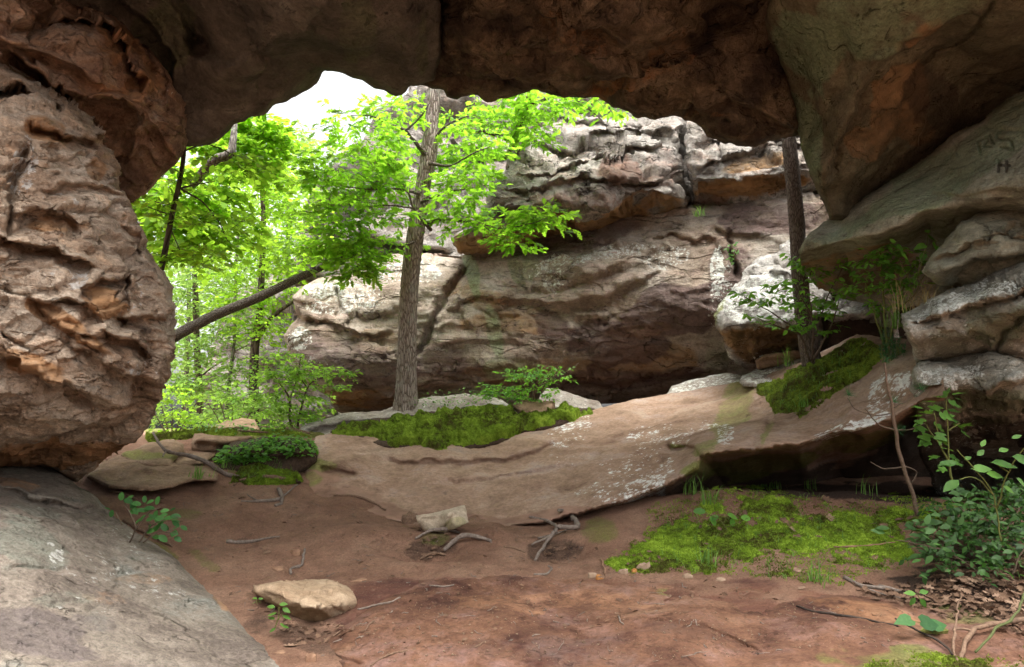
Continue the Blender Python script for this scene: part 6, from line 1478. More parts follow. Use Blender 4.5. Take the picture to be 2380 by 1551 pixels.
bush('leafy_bush', (1880, 835, 9.4), [[(1880, 838, 9.4, 6), (1860, 780, 9.2, 5), (1800, 730, 9.0, 3), (1730, 690, 8.9, 2)], [(1885, 838, 9.4, 6), (1890, 760, 9.2, 4), (1880, 660, 9.1, 3), (1900, 600, 9.0, 2)], [(1890, 838, 9.4, 5), (1930, 760, 9.2, 4), (1950, 700, 9.1, 2)], [(1860, 780, 9.2, 4), (1810, 760, 9.1, 3), (1760, 740, 9, 2)], [(1890, 740, 9.2, 4), (1840, 650, 9.1, 2)], [(1890, 800, 9.3, 4), (1920, 700, 9.1, 3), (1960, 620, 9.0, 2)]],
     [(1890, 605, 45, 18, 9.0, .3, 14), (1955, 610, 34, 20, 9.0, .3, 12), (1860, 660, 50, 16, 9.0, .3, 14), (1790, 700, 50, 16, 8.9, .3, 12), (1740, 685, 30, 8, 8.9, .2, 5), (1880, 710, 60, 24, 9.0, .3, 20), (1940, 700, 40, 24, 9.0, .3, 12), (1820, 745, 40, 12, 9.0, .3, 8), (1880, 760, 50, 22, 9.1, .3, 14), (1740, 742, 16, 6, 8.9, .1, 3), (1860, 625, 20, 10, 9, .2, 5)],
     TWIG, L_bush, 'ovate', .10, 'spreading leafy bush in front of the thin right-hand trunk', 41, .22, 7, 120)
bush('tall_bush', (2060, 800, 8.2), [[(2060, 805, 8.2, 6), (2055, 720, 8.1, 5), (2050, 640, 8.0, 4), (2045, 580, 7.9, 2)], [(2065, 805, 8.2, 5), (2085, 720, 8.1, 4), (2110, 640, 8.0, 3), (2140, 610, 7.9, 2)], [(2055, 805, 8.2, 5), (2030, 720, 8.1, 4), (2010, 660, 8.0, 2)], [(2085, 720, 8.1, 3), (2120, 690, 8, 2), (2150, 640, 7.9, 2)]],
     [(2050, 590, 34, 18, 7.9, .25, 16), (2035, 630, 34, 20, 7.9, .25, 16), (2090, 610, 40, 18, 8.0, .25, 16), (2130, 620, 26, 12, 8.0, .2, 7), (2055, 670, 40, 22, 8.0, .25, 18), (2050, 720, 36, 22, 8.0, .25, 12), (2000, 670, 30, 8, 8.0, .2, 6), (2090, 670, 30, 20, 8, .2, 9)],
     STEM, L_bush, 'ovate', .085, 'taller bush of small bright leaves between leaning slab and lichen boulder', 42, .18, 7, 120)
bush('cliff_foot_shrub', (1240, 935, 11.2), [[(1240, 940, 11.2, 5), (1235, 890, 11.1, 4), (1210, 860, 11.0, 2)], [(1245, 940, 11.2, 5), (1270, 890, 11.1, 3), (1300, 860, 11.0, 2)], [(1262, 890, 11.1, 3), (1300, 850, 11, 2), (1312, 815, 11, 2)], [(1250, 900, 11.1, 3), (1310, 870, 11, 2), (1345, 845, 11, 2)], [(1235, 930, 11.2, 4), (1180, 900, 11.1, 2)]],
     [(1215, 875, 45, 20, 11.1, .4, 26), (1270, 870, 40, 20, 11.1, .4, 24), (1230, 905, 70, 20, 11.1, .4, 34), (1165, 920, 50, 14, 11, .3, 24), (1300, 875, 30, 18, 11, .3, 12), (1150, 905, 30, 10, 11, .3, 10), (1240, 925, 50, 10, 11, .3, 14)],
     TWIG, L_bush, 'ovate', .075, 'bushy shrub at the cliff foot with two bare twigs sticking up', 43, .2, 7, 0)

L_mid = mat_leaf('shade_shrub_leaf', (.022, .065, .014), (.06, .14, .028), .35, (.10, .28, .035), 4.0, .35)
def px_hit(x, y, *k):
    h = hit(x, y, *k)
    return h[2] if h else 6.0

L_slab = mat_leaf('slab_plant_leaf', (.03, .11, .028), (.075, .20, .05), .35, (.14, .38, .06), 6.0, .3)
# leafy plant at the slab edge, left
d0 = 5.55
seedling('slab_edge_plant', (335, 1250, d0), [[(300, 1262, d0, 4), (318, 1225, d0 - .05, 3), (350, 1190, d0 - .1, 3), (372, 1180, d0 - .1, 2)], [(320, 1262, d0, 4), (352, 1222, d0, 3), (400, 1205, d0, 2), (420, 1203, d0, 2)], [(330, 1262, d0, 4), (365, 1240, d0, 3), (410, 1240, d0, 2)], [(285, 1220, d0, 3), (270, 1190, d0, 2)], [(318, 1225, d0 - .05, 3), (290, 1170, d0, 2)]],
         [(288, 1160, d0, 24, 20, 0.3), (281, 1164, d0 + .05, 21, 278, 0.3), (305, 1168, d0, 24, 10, 0.2), (291, 1165, d0 + .05, 21, 309, 0.2), (310, 1178, d0, 21, 60, 0.2), (318, 1184, d0 + .05, 19, 297, 0.2), (335, 1180, d0 - .1, 25, 0, 0.4), (317, 1185, d0 - .1 + .05, 22, 6, 0.4), (355, 1180, d0 - .1, 24, 160, 0.3), (363, 1174, d0 - .1 + .05, 21, 282, 0.3), (322, 1192, d0, 24, 200, 0.4), (314, 1184, d0 + .05, 21, 240, 0.4), (345, 1196, d0, 25, 30, 0.3), (357, 1208, d0 + .05, 22, 281, 0.3), (360, 1205, d0, 24, 10, 0.3), (368, 1203, d0 + .05, 21, 327, 0.3), (352, 1218, d0, 24, 120, 0.3), (339, 1211, d0 + .05, 21, 325, 0.3), (380, 1205, d0, 24, -10, 0.3), (367, 1218, d0 + .05, 21, 267, 0.3), (395, 1200, d0, 25, 0, 0.3), (397, 1209, d0 + .05, 22, 7, 0.3), (400, 1212, d0, 21, 40, 0.3), (420, 1222, d0 + .05, 19, 32, 0.3), (376, 1217, d0, 21, 60, 0.4), (364, 1227, d0 + .05, 19, 302, 0.4), (262, 1185, d0, 18, 100, 0.5), (242, 1180, d0 + .05, 16, 15, 0.5), (358, 1236, d0, 24, 190, 0.4), (353, 1237, d0 + .05, 21, 304, 0.4), (368, 1245, d0, 25, 40, 0.4), (370, 1253, d0 + .05, 22, 218, 0.4), (395, 1240, d0, 21, 0, 0.4), (398, 1249, d0 + .05, 19, 295, 0.4), (405, 1248, d0, 21, 30, 0.4), (411, 1238, d0 + .05, 19, 187, 0.4), (400, 1232, d0, 18, -40, 0.3), (384, 1219, d0 + .05, 16, 69, 0.3), (330, 1205, d0, 21, 140, 0.3), (339, 1197, d0 + .05, 19, 132, 0.3), (372, 1190, d0 - .1, 20, -20, 0.3), (393, 1189, d0 - .1 + .05, 17, 320, 0.3), (340, 1170, d0, 20, -30, 0.3), (337, 1169, d0 + .05, 17, 259, 0.3), (318, 1172, d0, 18, 150, 0.3), (320, 1176, d0 + .05, 16, 179, 0.3)],
         TWIG, L_slab, 'round', 'round-leaved green plant rooted at the edge of the foreground slab', 'plant')
# seedlings by the biggest loose stone
d0 = 4.6
seedling('stone_seedling', (640, 1450, d0), [[(640, 1462, d0, 3), (648, 1430, d0, 2), (650, 1408, d0, 2)], [(646, 1440, d0, 2), (662, 1418, d0, 1)]],
         [(648, 1405, d0, 22, -10, .3), (655, 1412, d0, 24, 30, .3), (640, 1412, d0, 22, 190, .3), (645, 1425, d0, 24, 170, .3), (655, 1430, d0, 24, 20, .3), (640, 1440, d0, 20, 200, .3), (650, 1448, d0, 18, 40, .3), (642, 1460, d0, 18, 150, .3), (655, 1455, d0, 18, 10, .3)], STEM, L_lime, 'ovate', 'small bright seedling in front of the biggest loose stone', 'seedling')
d0 = 4.95
seedling('stone_seedling', (598, 1398, d0), [[(598, 1404, d0, 2), (598, 1392, d0, 1)]], [(598, 1392, d0, 14, 190, .4), (599, 1392, d0, 14, -10, .4), (598, 1396, d0, 12, 30, .4), (596, 1398, d0, 12, 150, .4)], STEM, L_lime, 'ovate', 'tiny seedling at the left tip of the biggest loose stone', 'seedling')
d0 = 6.45
seedling('moss_seedling', (1690, 1230, d0), [[(1700, 1260, d0, 2), (1680, 1215, d0, 2), (1640, 1190, d0, 2)], [(1682, 1216, d0, 2), (1690, 1192, d0, 1)], [(1690, 1225, d0, 2), (1740, 1205, d0, 1)]],
         [(1640, 1190, d0, 28, 190, .5), (1650, 1200, d0, 26, 60, .5), (1670, 1200, d0, 24, 160, .5), (1690, 1196, d0, 28, 20, .5), (1722, 1204, d0, 26, 0, .5), (1700, 1205, d0, 20, 80, .5)], STEM, L_bush, 'round', 'sprawling seedling with round leaves at the left of the moss carpet', 'seedling')
d0 = 4.75
seedling('litter_seedling', (2135, 1400, d0), [[(2140, 1412, d0, 2), (2136, 1390, d0, 2), (2130, 1378, d0, 1)]], [(2130, 1380, d0, 30, 190, .5), (2135, 1378, d0, 28, -10, .5), (2138, 1390, d0, 28, 60, .5), (2128, 1388, d0, 24, 120, .5)], STEM, L_bush, 'ovate', 'four-leaved seedling at the edge of the dead leaves', 'seedling')
d0 = 4.05
seedling('corner_seedling', (2160, 1460, d0), [[(2190, 1490, d0, 2), (2160, 1455, d0, 2), (2120, 1440, d0, 1)]], [(2118, 1440, d0, 46, 175, .6), (2140, 1445, d0, 52, 15, .6), (2165, 1455, d0, 46, -5, .6), (2160, 1450, d0, 30, 60, .6)], STEM, L_slab, 'heart', 'flat heart-leaved seedling over the red bedrock near the lower right corner', 'seedling')

WOOD_P = mat_simple('sapling_bark', (.09, .06, .04), (.20, .135, .095), 40, .9, .8, .006)
# sapling pine with few needle tufts
d0 = 6.1
ps = empty('pine_sapling', W(2131, 1192, d0), 'thin crooked pine sapling with a nearly bare stem before the dark hollow', 'sapling')
j = Join()
branch_px(j, [(2133, 1200, d0, 10), (2118, 1140, d0, 9), (2098, 1080, d0, 9), (2082, 1010, d0, 8), (2072, 950, d0, 7), (2062, 890, d0, 5), (2056, 845, d0, 4)], 7)
j.build('trunk', WOOD_P, ps)
limbs(ps, [[(2074, 960, d0, 4), (2030, 965, d0, 3), (1990, 950, d0, 3), (1970, 925, d0, 2)], [(2080, 1000, d0, 4), (2040, 985, d0, 3), (2010, 950, d0, 2)], [(2082, 1000, d0, 4), (2120, 998, d0, 3), (2150, 985, d0, 2)], [(2100, 1085, d0, 4), (2060, 1090, d0, 3), (2025, 1075, d0, 2)], [(2102, 1085, d0, 4), (2130, 1095, d0, 3), (2128, 1112, d0, 3), (2118, 1125, d0, 2)], [(2073, 950, d0, 3), (2110, 930, d0, 2), (2135, 905, d0, 2)]], TWIG, 'branch', 5)
j = Join()
r_ = np.random.RandomState(5)
for cx, cy, sz, nn_ in [(1972, 918, 22, 60), (2077, 935, 26, 60), (2085, 1000, 22, 60), (2140, 905, 26, 60), (2060, 840, 20, 50), (2100, 1000, 14, 30)]:
    c = W(cx, cy, d0)
    for i in range(nn_):
        dv = r_.normal(size=3) + np.array([0, 0, .7]); dv /= np.linalg.norm(dv)
        l = sz * d0 / F * (.7 + .5 * r_.rand())
        sd = np.cross(dv, r_.normal(size=3)); sd = sd / np.linalg.norm(sd) * .0016
        j.tris(np.array([c - sd, c + sd, c + dv * l]), np.array([[0, 1, 2]]))
n_ = j.build('needles', L_deep, ps); n_['kind'] = 'stuff'
# bottle-brush clubmoss
d0 = 7.7
cm_ = empty('clubmoss_tuft', W(2075, 835, d0), 'blue-green needly clubmoss tuft tucked against the lichen boulder', 'plant')
j = Join()
for i in range(30):
    x = 2045 + 62 * r_.rand(); b = W(x, 838 - 6 * r_.rand(), d0 + .1 * r_.normal()); hgt = (30 + 42 * r_.rand()) * d0 / F
    top = b + np.array([.04 * r_.normal(), .04 * r_.normal(), hgt])
    for k in range(46):
        t = r_.rand(); p = b * (1 - t) + top * t
        dv = np.array([r_.normal(), r_.normal(), .8]); dv /= np.linalg.norm(dv)
        sd = np.cross(dv, r_.normal(size=3)); sd = sd / np.linalg.norm(sd) * .003
        j.tris(np.array([p - sd, p + sd, p + dv * .042]), np.array([[0, 1, 2]]))
n_ = j.build('needles', L_deep, cm_); n_['kind'] = 'stuff'
limbs(cm_, [[(2050 + i * 7, 842, d0, 3), (2050 + i * 7 + r_.normal() * 4, 800, d0, 2)] for i in range(8)], STEM, 'stem', 4)

# maple sapling
d0 = 5.9
lv = []
for x, y, s, a in [(2195, 925, 40, -70), (2215, 918, 40, -20), (2205, 935, 44, 20), (2170, 935, 40, 190), (2185, 945, 42, 160), (2225, 928, 36, 10), (2140, 968, 42, 185), (2150, 975, 40, 150), (2165, 962, 44, 200), (2185, 968, 42, -10), (2200, 972, 40, 15), (2205, 955, 36, 0), (2170, 985, 44, 40), (2215, 985, 40, 20), (2150, 995, 42, 170), (2160, 1010, 44, 140), (2185, 1005, 40, 100), (2230, 990, 40, -10), (2235, 1005, 38, 30), (2180, 1020, 42, 30), (2165, 1030, 40, 170), (2190, 1042, 38, 10), (2205, 1060, 40, 20), (2180, 1060, 34, 165), (2215, 1075, 34, 10), (2200, 1090, 30, 170), (2145, 950, 34, 200), (2190, 925, 34, 200)]:
    lv.append((x, y, d0 + .12 * RS.normal(), s * .8, a * 1.0, -.1))
seedling('maple_sapling', (2214, 1130, d0), [[(2216, 1135, d0, 6), (2205, 1080, d0, 5), (2188, 1040, d0, 4), (2178, 1000, d0, 3), (2170, 960, d0, 2)], [(2205, 1080, d0, 4), (2202, 1010, d0, 3), (2200, 960, d0, 3), (2200, 920, d0, 2)], [(2188, 1040, d0, 3), (2160, 1000, d0, 2), (2145, 975, d0, 2)], [(2203, 1000, d0, 3), (2230, 985, d0, 2)]],
         lv, STEM, L_lime, 'maple', 'young maple sapling with pointed lobed leaves against the dark hollow', 'sapling')

# heart-leaved vine at right
d0 = 7.4
seedling('heart_leaf_vine', (2110, 660, d0), [[(2110, 700, d0, 2), (2135, 640, d0, 2), (2150, 580, d0, 2), (2158, 545, d0, 1)], [(2120, 660, d0, 2), (2085, 600, d0, 1), (2070, 570, d0, 1)]],
         [(2153, 540, d0, 16, -40, .7), (2160, 552, d0, 28, 20, .8), (2150, 570, d0, 28, 160, .8), (2168, 565, d0, 26, 60, .8), (2175, 575, d0, 20, 40, .8), (2147, 590, d0, 22, 100, .8), (2085, 570, d0, 26, 60, .8), (2070, 560, d0, 18, 0, .8), (2095, 590, d0, 24, 40, .8)], STEM, L_bush, 'heart', 'heart-leaved vine above the tall bush, against dark rock', 'vine')
# shrub in the lower right
lv = []
r_ = np.random.RandomState(77)
def right_leaves(n, box, dr, s, out):
    x0, y0, x1, y1 = box
    for i in range(n):
        x = x0 + (x1 - x0) * r_.rand(); y = y0 + (y1 - y0) * r_.rand()
        out.append((x, y, dr[0] + (dr[1] - dr[0]) * r_.rand(), s * (.65 + .7 * r_.rand()), r_.choice([0, 180]) + 40 * r_.normal(), .35))
l1 = []
right_leaves(120, (2190, 1130, 2420, 1240), (5.2, 5.9), 23, l1); right_leaves(90, (2150, 1190, 2400, 1300), (5.0, 5.6), 23, l1); right_leaves(34, (2130, 1220, 2250, 1340), (4.9, 5.3), 25, l1); right_leaves(40, (2250, 1260, 2450, 1330), (4.7, 5.2), 22, l1)
seedling('broadleaf_shrub', (2290, 1330, 5.1), [[(2290, 1350, 5.1, 5), (2280, 1270, 5.3, 4), (2250, 1200, 5.5, 3), (2210, 1160, 5.6, 2)], [(2300, 1350, 5.1, 5), (2330, 1250, 5.3, 4), (2370, 1180, 5.4, 3)], [(2280, 1340, 5.1, 4), (2220, 1290, 5.1, 3), (2160, 1270, 5.1, 2), (2080, 1255, 5.2, 2)], [(2280, 1270, 5.3, 3), (2320, 1180, 5.5, 2)], [(2330, 1250, 5.3, 3), (2300, 1190, 5.4, 2)], [(2220, 1290, 5.1, 3), (2190, 1230, 5.2, 2)], [(2350, 1340, 4.9, 4), (2380, 1280, 4.9, 3), (2420, 1230, 5, 2)]],
         l1 + [(2070, 1228, 5.2, 34, 185, .5), (2100, 1222, 5.2, 40, 10, .5), (2060, 1240, 5.2, 34, 200, .5), (2130, 1230, 5.2, 36, 20, .5), (2110, 1250, 5.2, 30, 30, .5), (2150, 1215, 5.2, 40, -10, .5), (2190, 1215, 5.2, 46, 0, .5)], TWIG, L_mid, 'ovate', 'dense dark-green broadleaf shrub filling the lower right edge', 'shrub')
crown(scene.objects['broadleaf_shrub'], [(*clump(px, py, rx, ry, d, rd), n) for px, py, rx, ry, d, rd, n in [(2300, 1180, 110, 40, 5.7, .4, 90), (2260, 1230, 100, 40, 5.4, .35, 80), (2360, 1240, 70, 50, 5.3, .35, 60), (2230, 1290, 80, 40, 5.2, .3, 50), (2360, 1150, 60, 40, 5.5, .3, 40)]], L_mid, TWIG, 'ovate', .055, .16, 8, 61, 1.0, .1, .7, .0018, 'foliage')
l2 = [(2228, 1075, 5.0, 62, 175, .6), (2240, 1070, 5.0, 36, -30, .6), (2255, 1090, 5.0, 70, -5, .6), (2230, 1115, 4.9, 74, 150, .6), (2300, 1075, 4.9, 90, 5, .9), (2290, 1100, 4.9, 60, 10, .6), (2320, 1050, 4.9, 44, -20, .6), (2350, 1060, 4.8, 80, 20, .9), (2270, 1060, 5.0, 40, -40, .6), (2360, 1110, 4.9, 60, 40, .6), (2350, 1020, 4.9, 36, -30, .6), (2330, 1130, 4.9, 50, 30, .6), (2210, 1080, 5.0, 40, 200, .6), (2280, 1040, 5, 34, -60, .6), (2380, 1040, 4.8, 50, -10, .6)]
seedling('big_leaf_plant', (2330, 1250, 5.0), [[(2330, 1260, 5.0, 4), (2310, 1150, 5.0, 3), (2260, 1085, 5.0, 3), (2225, 1045, 5.0, 2)], [(2320, 1180, 5.0, 4), (2350, 1090, 4.9, 3), (2385, 1030, 4.8, 2)], [(2310, 1150, 5, 3), (2270, 1110, 4.95, 2), (2230, 1115, 4.9, 2)], [(2345, 1100, 4.9, 3), (2310, 1075, 4.9, 2)]], [(a, b, c, s_ * .72, e, g) for a, b, c, s_, e, g in l2], STEM, L_lime, 'ovate', 'plant with large yellow-green leaves above the lower right shrub', 'plant')

gsp = [(1610, 1150, 26, .3, 'arching grass tuft at the left end of the moss carpet under the slab lip', .5), (1640, 1170, 20, .24, 'pale grass tuft low on the left of the moss carpet', .5), (1770, 1130, 26, .34, 'tall narrow-leaved grass under the slab lip', .35), (1800, 1135, 20, .28, 'second grass tuft under the slab lip, right of the tallest', .5), (1880, 1138, 14, .26, 'upright grass sprig at the mouth of the dark hollow', .25),
       (2010, 1150, 10, .25, 'thin grass sprig deep in the dark hollow', .3), (1905, 1355, 22, .2, 'grass tuft at the front edge of the moss carpet', .6), (1640, 1310, 16, .2, 'wispy grass on the bare patch of the moss carpet', .5), (2240, 1165, 26, .34, 'dry arching grass beside the maple sapling stem', .8), (460, 1112, 26, .18, 'short grass under the fallen branch', .5), (1870, 945, 34, .2, 'bluish grass tuft on the mossy slab bank', .7), (520, 1085, 14, .2, 'grass on the left shoulder of the hummock', .5)]
for k, (x, y, n, L, lab, ln_) in enumerate(gsp):
    grass('grass_tuft', x, y, None, n, L, lab, 200 + k, DRY if 'dry' in lab else None, .05, ln_)
def blades(name, outline, n, length, mat, label, seed, keys):
    r = np.random.RandomState(seed); poly = np.array(outline, float); lo, hi = poly.min(0), poly.max(0)
    j = Join(); c = 0
    while c < n:
        q = lo + r.rand(2) * (hi - lo)
        if not inside(q[None], poly)[0]: continue
        h = hit(q[0], q[1], *keys)
        if not h: continue
        c += 1
        for m in range(r.randint(1, 5)):
            a = r.rand() * 6.283; L = length * (.35 + .9 * r.rand()); t = np.linspace(0, 1, 4); ln = .4 + .5 * r.rand()
            b = h[0] + np.array([.012 * r.normal(), .012 * r.normal(), -.004])
            p = np.c_[b[0] + math.cos(a) * L * ln * t ** 1.7, b[1] + math.sin(a) * L * ln * t ** 1.7, b[2] + L * (t - .4 * t ** 2.3)]
            w = (1 - t ** 2)[:, None] * np.array([-math.sin(a), math.cos(a), 0]) * .0024
            j.quads(np.vstack([p - w, p + w]), np.array([(k, k + 1, 5 + k, 4 + k) for k in range(3)]))
    tag(j.build(name, mat), label, 'grass', kind='stuff')
blades('sparse_grass', [(1500, 1220), (1600, 1140), (1800, 1130), (1980, 1160), (2180, 1160), (2120, 1320), (1900, 1360), (1560, 1330)], 300, .10, GRASS, 'fine grass blades growing through the moss carpet', 71, ('moss_2', 'ground'))
blades('sparse_grass', [(1760, 920), (1860, 870), (2000, 800), (2050, 830), (1950, 900), (1850, 970)], 130, .14, GRASS, 'fine grass on the mossy slab bank', 72, ('moss_3', 'sandstone_slab'))
blades('sparse_grass', [(500, 1090), (540, 1040), (620, 1060), (700, 1100), (640, 1125), (540, 1120)], 90, .12, GRASS, 'fine grass on the flank of the hummock', 73, ('hummock', 'moss_5', 'ground'))
grass('dry_grass', 2140, 720, 6.9, 46, .42, 'golden dry grass blades behind the lichen boulder', 231, DRY, .12, .8, .004)
grass('green_grass', 2090, 760, 7.4, 40, .40, 'long green grass at the foot of the tall bush', 232, None, .08, .5, .004)
grass('grass_tuft', 1830, 850, 10.2, 20, .35, 'grass blades hanging before the dark gap under the white boulder', 233, None, .07, .6, .005)
grass('grass_tuft', 1625, 500, 12.9, 30, .22, 'little grass tuft in the cliff crack', 234, None, .06, .5, .006)
seedling('crevice_fern', (1706, 590, 12.6), [[(1706, 600, 12.6, 3), (1700, 575, 12.5, 2), (1690, 565, 12.5, 1)], [(1706, 600, 12.6, 3), (1715, 580, 12.5, 2)]], [(1690 + 30 * r_.rand(), 560 + 50 * r_.rand(), 12.5, 12, 360 * r_.rand(), .5) for i in range(22)], STEM, L_lime, 'ovate', 'small green fern in the cliff crevice at right', 'fern')

# ------------------------------------------------------------------ sticks, roots, chips, pebbles, dead leaves
STEM_D = mat_simple('dull_green_stem', (.05, .06, .02), (.09, .10, .035), 30)
WOOD_G = mat_simple('grey_dead_wood', (.10, .078, .062), (.25, .20, .165), 16, .9, .8, .006, (3, 3, 3))
WOOD_B = mat_simple('brown_dead_wood', (.10, .06, .04), (.22, .14, .09), 16, .9, .8, .006, (3, 3, 3))
WOOD_O = mat_simple('fresh_orange_wood', (.15, .08, .05), (.30, .18, .11), 20, .85, .8, .004)
WOOD_K = mat_simple('black_stick', (.02, .016, .014), (.06, .045, .035), 16, .9, .8, .004)
DEAD = mat_simple('dead_leaf', (.07, .04, .026), (.20, .12, .075), 9, .85, .4, .003)
DEADP = mat_simple('pale_dead_leaf', (.19, .115, .075), (.31, .205, .14), 9, .85, .4, .003)
ALLK = ('ground', 'bedrock', 'sandstone_slab', 'foreground_slab', 'floor_rock', 'floor_rock.001', 'floor_rock.002', 'floor_rock.003', 'hummock', 'bank', 'moss_2', 'moss_1', 'moss_3', 'loose_stone', 'loose_stone.001')
def ground_path(pts, lift=0.0):
    out = []
    for p in pts:
        x, y, w = p[:3]
        h = hit(x, y, *ALLK) or hit(x, y)
        q = h[0] + np.array([0, 0, lift + w * h[2] / F / 2 * .8 + (p[3] if len(p) > 3 else 0)])
        out.append((*q, w * h[2] / F / 2))
    return np.array(out)
def stick(name, parts, mat, label, cat='stick', sides=7, kink=.012, group=None):
    """parts: list of picture paths (x, y, width px[, extra lift in m]); the first is the main piece"""
    paths = [ground_path(p) for p in parts]
    e = empty(name, paths[0][:, :3].mean(0) - np.array([0, 0, .01]), label, cat, group) if len(paths) > 1 else None
    for i, w in enumerate(paths):
        r = resample(w, max(6, len(w) * 6))
        pth = r[:, :3] + kink * np.c_[fbm(r[:, :3] * 9, 2, 3), fbm(r[:, :3] * 9, 2, 5), .4 * fbm(r[:, :3] * 9, 2, 6)]
        rad = r[:, 3] * (1 + .25 * fbm(r[:, :3] * 20, 2, 8))
        v, q, t = tube(pth, np.maximum(rad, .0015), sides)
        o = mesh_obj(name if e is None else ('limb' if i == 0 else 'side_twig'), v, [q, t], mat, e)
    if e is None: tag(o, label, cat, group)
    return e or o
stick('fallen_branch', [[(354, 1038, 5, .16), (384, 1062, 8, .06), (440, 1073, 10, .05), (480, 1090, 11, .05), (520, 1108, 10, .02), (556, 1112, 8)], [(384, 1062, 5, .06), (378, 1068, 3, .03)], [(520, 1108, 6, .02), (500, 1095, 3, .06)]], WOOD_G, 'long crooked fallen branch propped below the mossy hummock', 'branch')
stick('stick', [[(560, 1167, 5), (600, 1168, 7), (640, 1165, 9), (655, 1160, 10), (650, 1145, 10), (646, 1140, 9)], [(655, 1160, 8), (655, 1172, 8), (640, 1178, 6)], [(655, 1158, 5), (690, 1135, 3, .04)], [(600, 1168, 4), (575, 1155, 2, .03)]], WOOD_G, 'grey forked stick on the red earth below the hummock')
stick('stick', [[(525, 1262, 9), (570, 1264, 9), (610, 1256, 6), (650, 1248, 3)]], WOOD_G, 'tapering pale stick half buried left of centre')
stick('stick', [[(675, 1336, 6), (678, 1325, 7), (700, 1316, 7), (706, 1295, 6), (708, 1278, 5)]], WOOD_G, 'bent pale twig standing by a wood chip')
stick('stick', [[(830, 1418, 4), (870, 1410, 5), (905, 1402, 5), (930, 1390, 4)]], WOOD_G, 'slim twig pointing away from the biggest loose stone')
stick('stick', [[(846, 1468, 3), (855, 1455, 4), (866, 1444, 3)]], WOOD_B, 'short straight twig on bedrock below the slim twig')
stick('stick', [[(860, 1550, 3), (890, 1530, 4), (920, 1520, 4), (948, 1513, 3)]], WOOD_B, 'thin curved twig at the bottom edge')
stick('stick', [[(776, 1481, 4), (792, 1470, 4)]], WOOD_B, 'stubby twig below the biggest loose stone')
stick('stick', [[(997, 1362, 3), (1030, 1365, 4), (1055, 1360, 3)]], WOOD_G, 'pale straw-like twig on the bedrock crest')
stick('stick', [[(1105, 1505, 3), (1115, 1500, 4), (1123, 1494, 3)]], WOOD_B, 'little twig alone on the lower bedrock')
stick('stick', [[(1438, 1433, 3), (1446, 1448, 4), (1450, 1452, 3)]], WOOD_G, 'little pale twig right of the lower bedrock middle')
stick('root', [[(965, 1254, 5), (1000, 1244, 8, .03), (1040, 1241, 9, .03), (1065, 1240, 6)]], WOOD_G, 'upper root arching over the left pit', 'root')
stick('root', [[(1030, 1283, 9), (1060, 1268, 11, .04), (1085, 1262, 12, .05), (1120, 1259, 9, .02), (1142, 1260, 6)]], WOOD_G, 'thick pale root across the left pit', 'root')
stick('root', [[(978, 1302, 6), (1000, 1294, 6, .02), (1035, 1293, 5)]], WOOD_B, 'low root along the front of the left pit', 'root')
stick('root', [[(775, 1153, 5), (830, 1157, 7), (870, 1172, 6), (895, 1187, 4)]], WOOD_B, 'dark root hugging the left base of the slab', 'root')
stick('fallen_branch', [[(1298, 1204, 9, .06), (1320, 1206, 11, .05), (1338, 1222, 12, .03), (1340, 1238, 12, .03), (1300, 1242, 11, .05), (1285, 1265, 10, .08), (1265, 1290, 8, .08), (1243, 1316, 6, .04)], [(1300, 1242, 7, .05), (1270, 1222, 7, .04), (1232, 1204, 5)], [(1285, 1265, 5, .08), (1235, 1278, 4, .04)]], WOOD_G, 'hooked grey dead branch lying over the right pit', 'branch')
stick('stick', [[(1250, 1260, 5, .03), (1290, 1250, 4, .03), (1320, 1232, 3)]], WOOD_G, 'straight twig crossing behind the hooked branch')
stick('stick', [[(1172, 1272, 5), (1200, 1278, 6), (1222, 1286, 5)]], WOOD_B, 'split stick lying between the two pits')
stick('stick', [[(1240, 1338, 5), (1270, 1336, 5), (1282, 1326, 5), (1275, 1316, 4)]], WOOD_G, 'forked twig in front of the right pit')
stick('stick', [[(1396, 1298, 4, .0), (1402, 1320, 5, .02), (1408, 1336, 4)]], WOOD_O, 'short orange-brown stick before the moss carpet')
stick('stick', [[(1852, 1411, 4), (1900, 1424, 5), (1960, 1434, 6), (2030, 1446, 5), (2085, 1458, 4)]], WOOD_K, 'long straight black stick on the red bedrock')
stick('stick', [[(1936, 1274, 4), (1990, 1272, 5), (2050, 1266, 4), (2080, 1262, 3)]], WOOD_O, 'thin reddish stick across the moss carpet')
stick('fallen_branch', [[(2395, 1455, 13, .03), (2320, 1470, 12, .04), (2265, 1482, 11, .03), (2245, 1510, 10, .02), (2235, 1545, 9)], [(2265, 1482, 6, .03), (2225, 1500, 6, .08), (2218, 1530, 6, .03), (2230, 1560, 5)], [(2222, 1500, 5, .08), (2236, 1440, 3, .16)]], WOOD_B, 'grey branched dead limb in the lower right corner', 'branch')
stick('stick', [[(2080, 1450, 4, .03), (2130, 1475, 5, .02), (2180, 1500, 6, .02), (2215, 1525, 5)]], WOOD_K, 'dark twig running into the corner limb')
stick('stick', [[(1962, 1345, 8), (2000, 1365, 9), (2060, 1372, 10), (2120, 1385, 8)], [(2000, 1365, 5), (2040, 1380, 5), (2090, 1392, 4)], [(2040, 1368, 5, .02), (2110, 1378, 4)]], WOOD_G, 'bundle of splintered grey sticks along the moss carpet front', 'stick')
stick('vine_stem', [[(2270, 1565, 5, .1), (2320, 1530, 6, .14), (2365, 1500, 6, .16), (2395, 1440, 5, .2)]], STEM_D, 'smooth green stem curving through the lower right corner', 'vine')
stick('root', [[(480, 1002, 6), (560, 1000, 9), (620, 998, 10, .03), (680, 1002, 9), (720, 1010, 6)]], WOOD_B, 'snaking root along the woodland ledge', 'root')
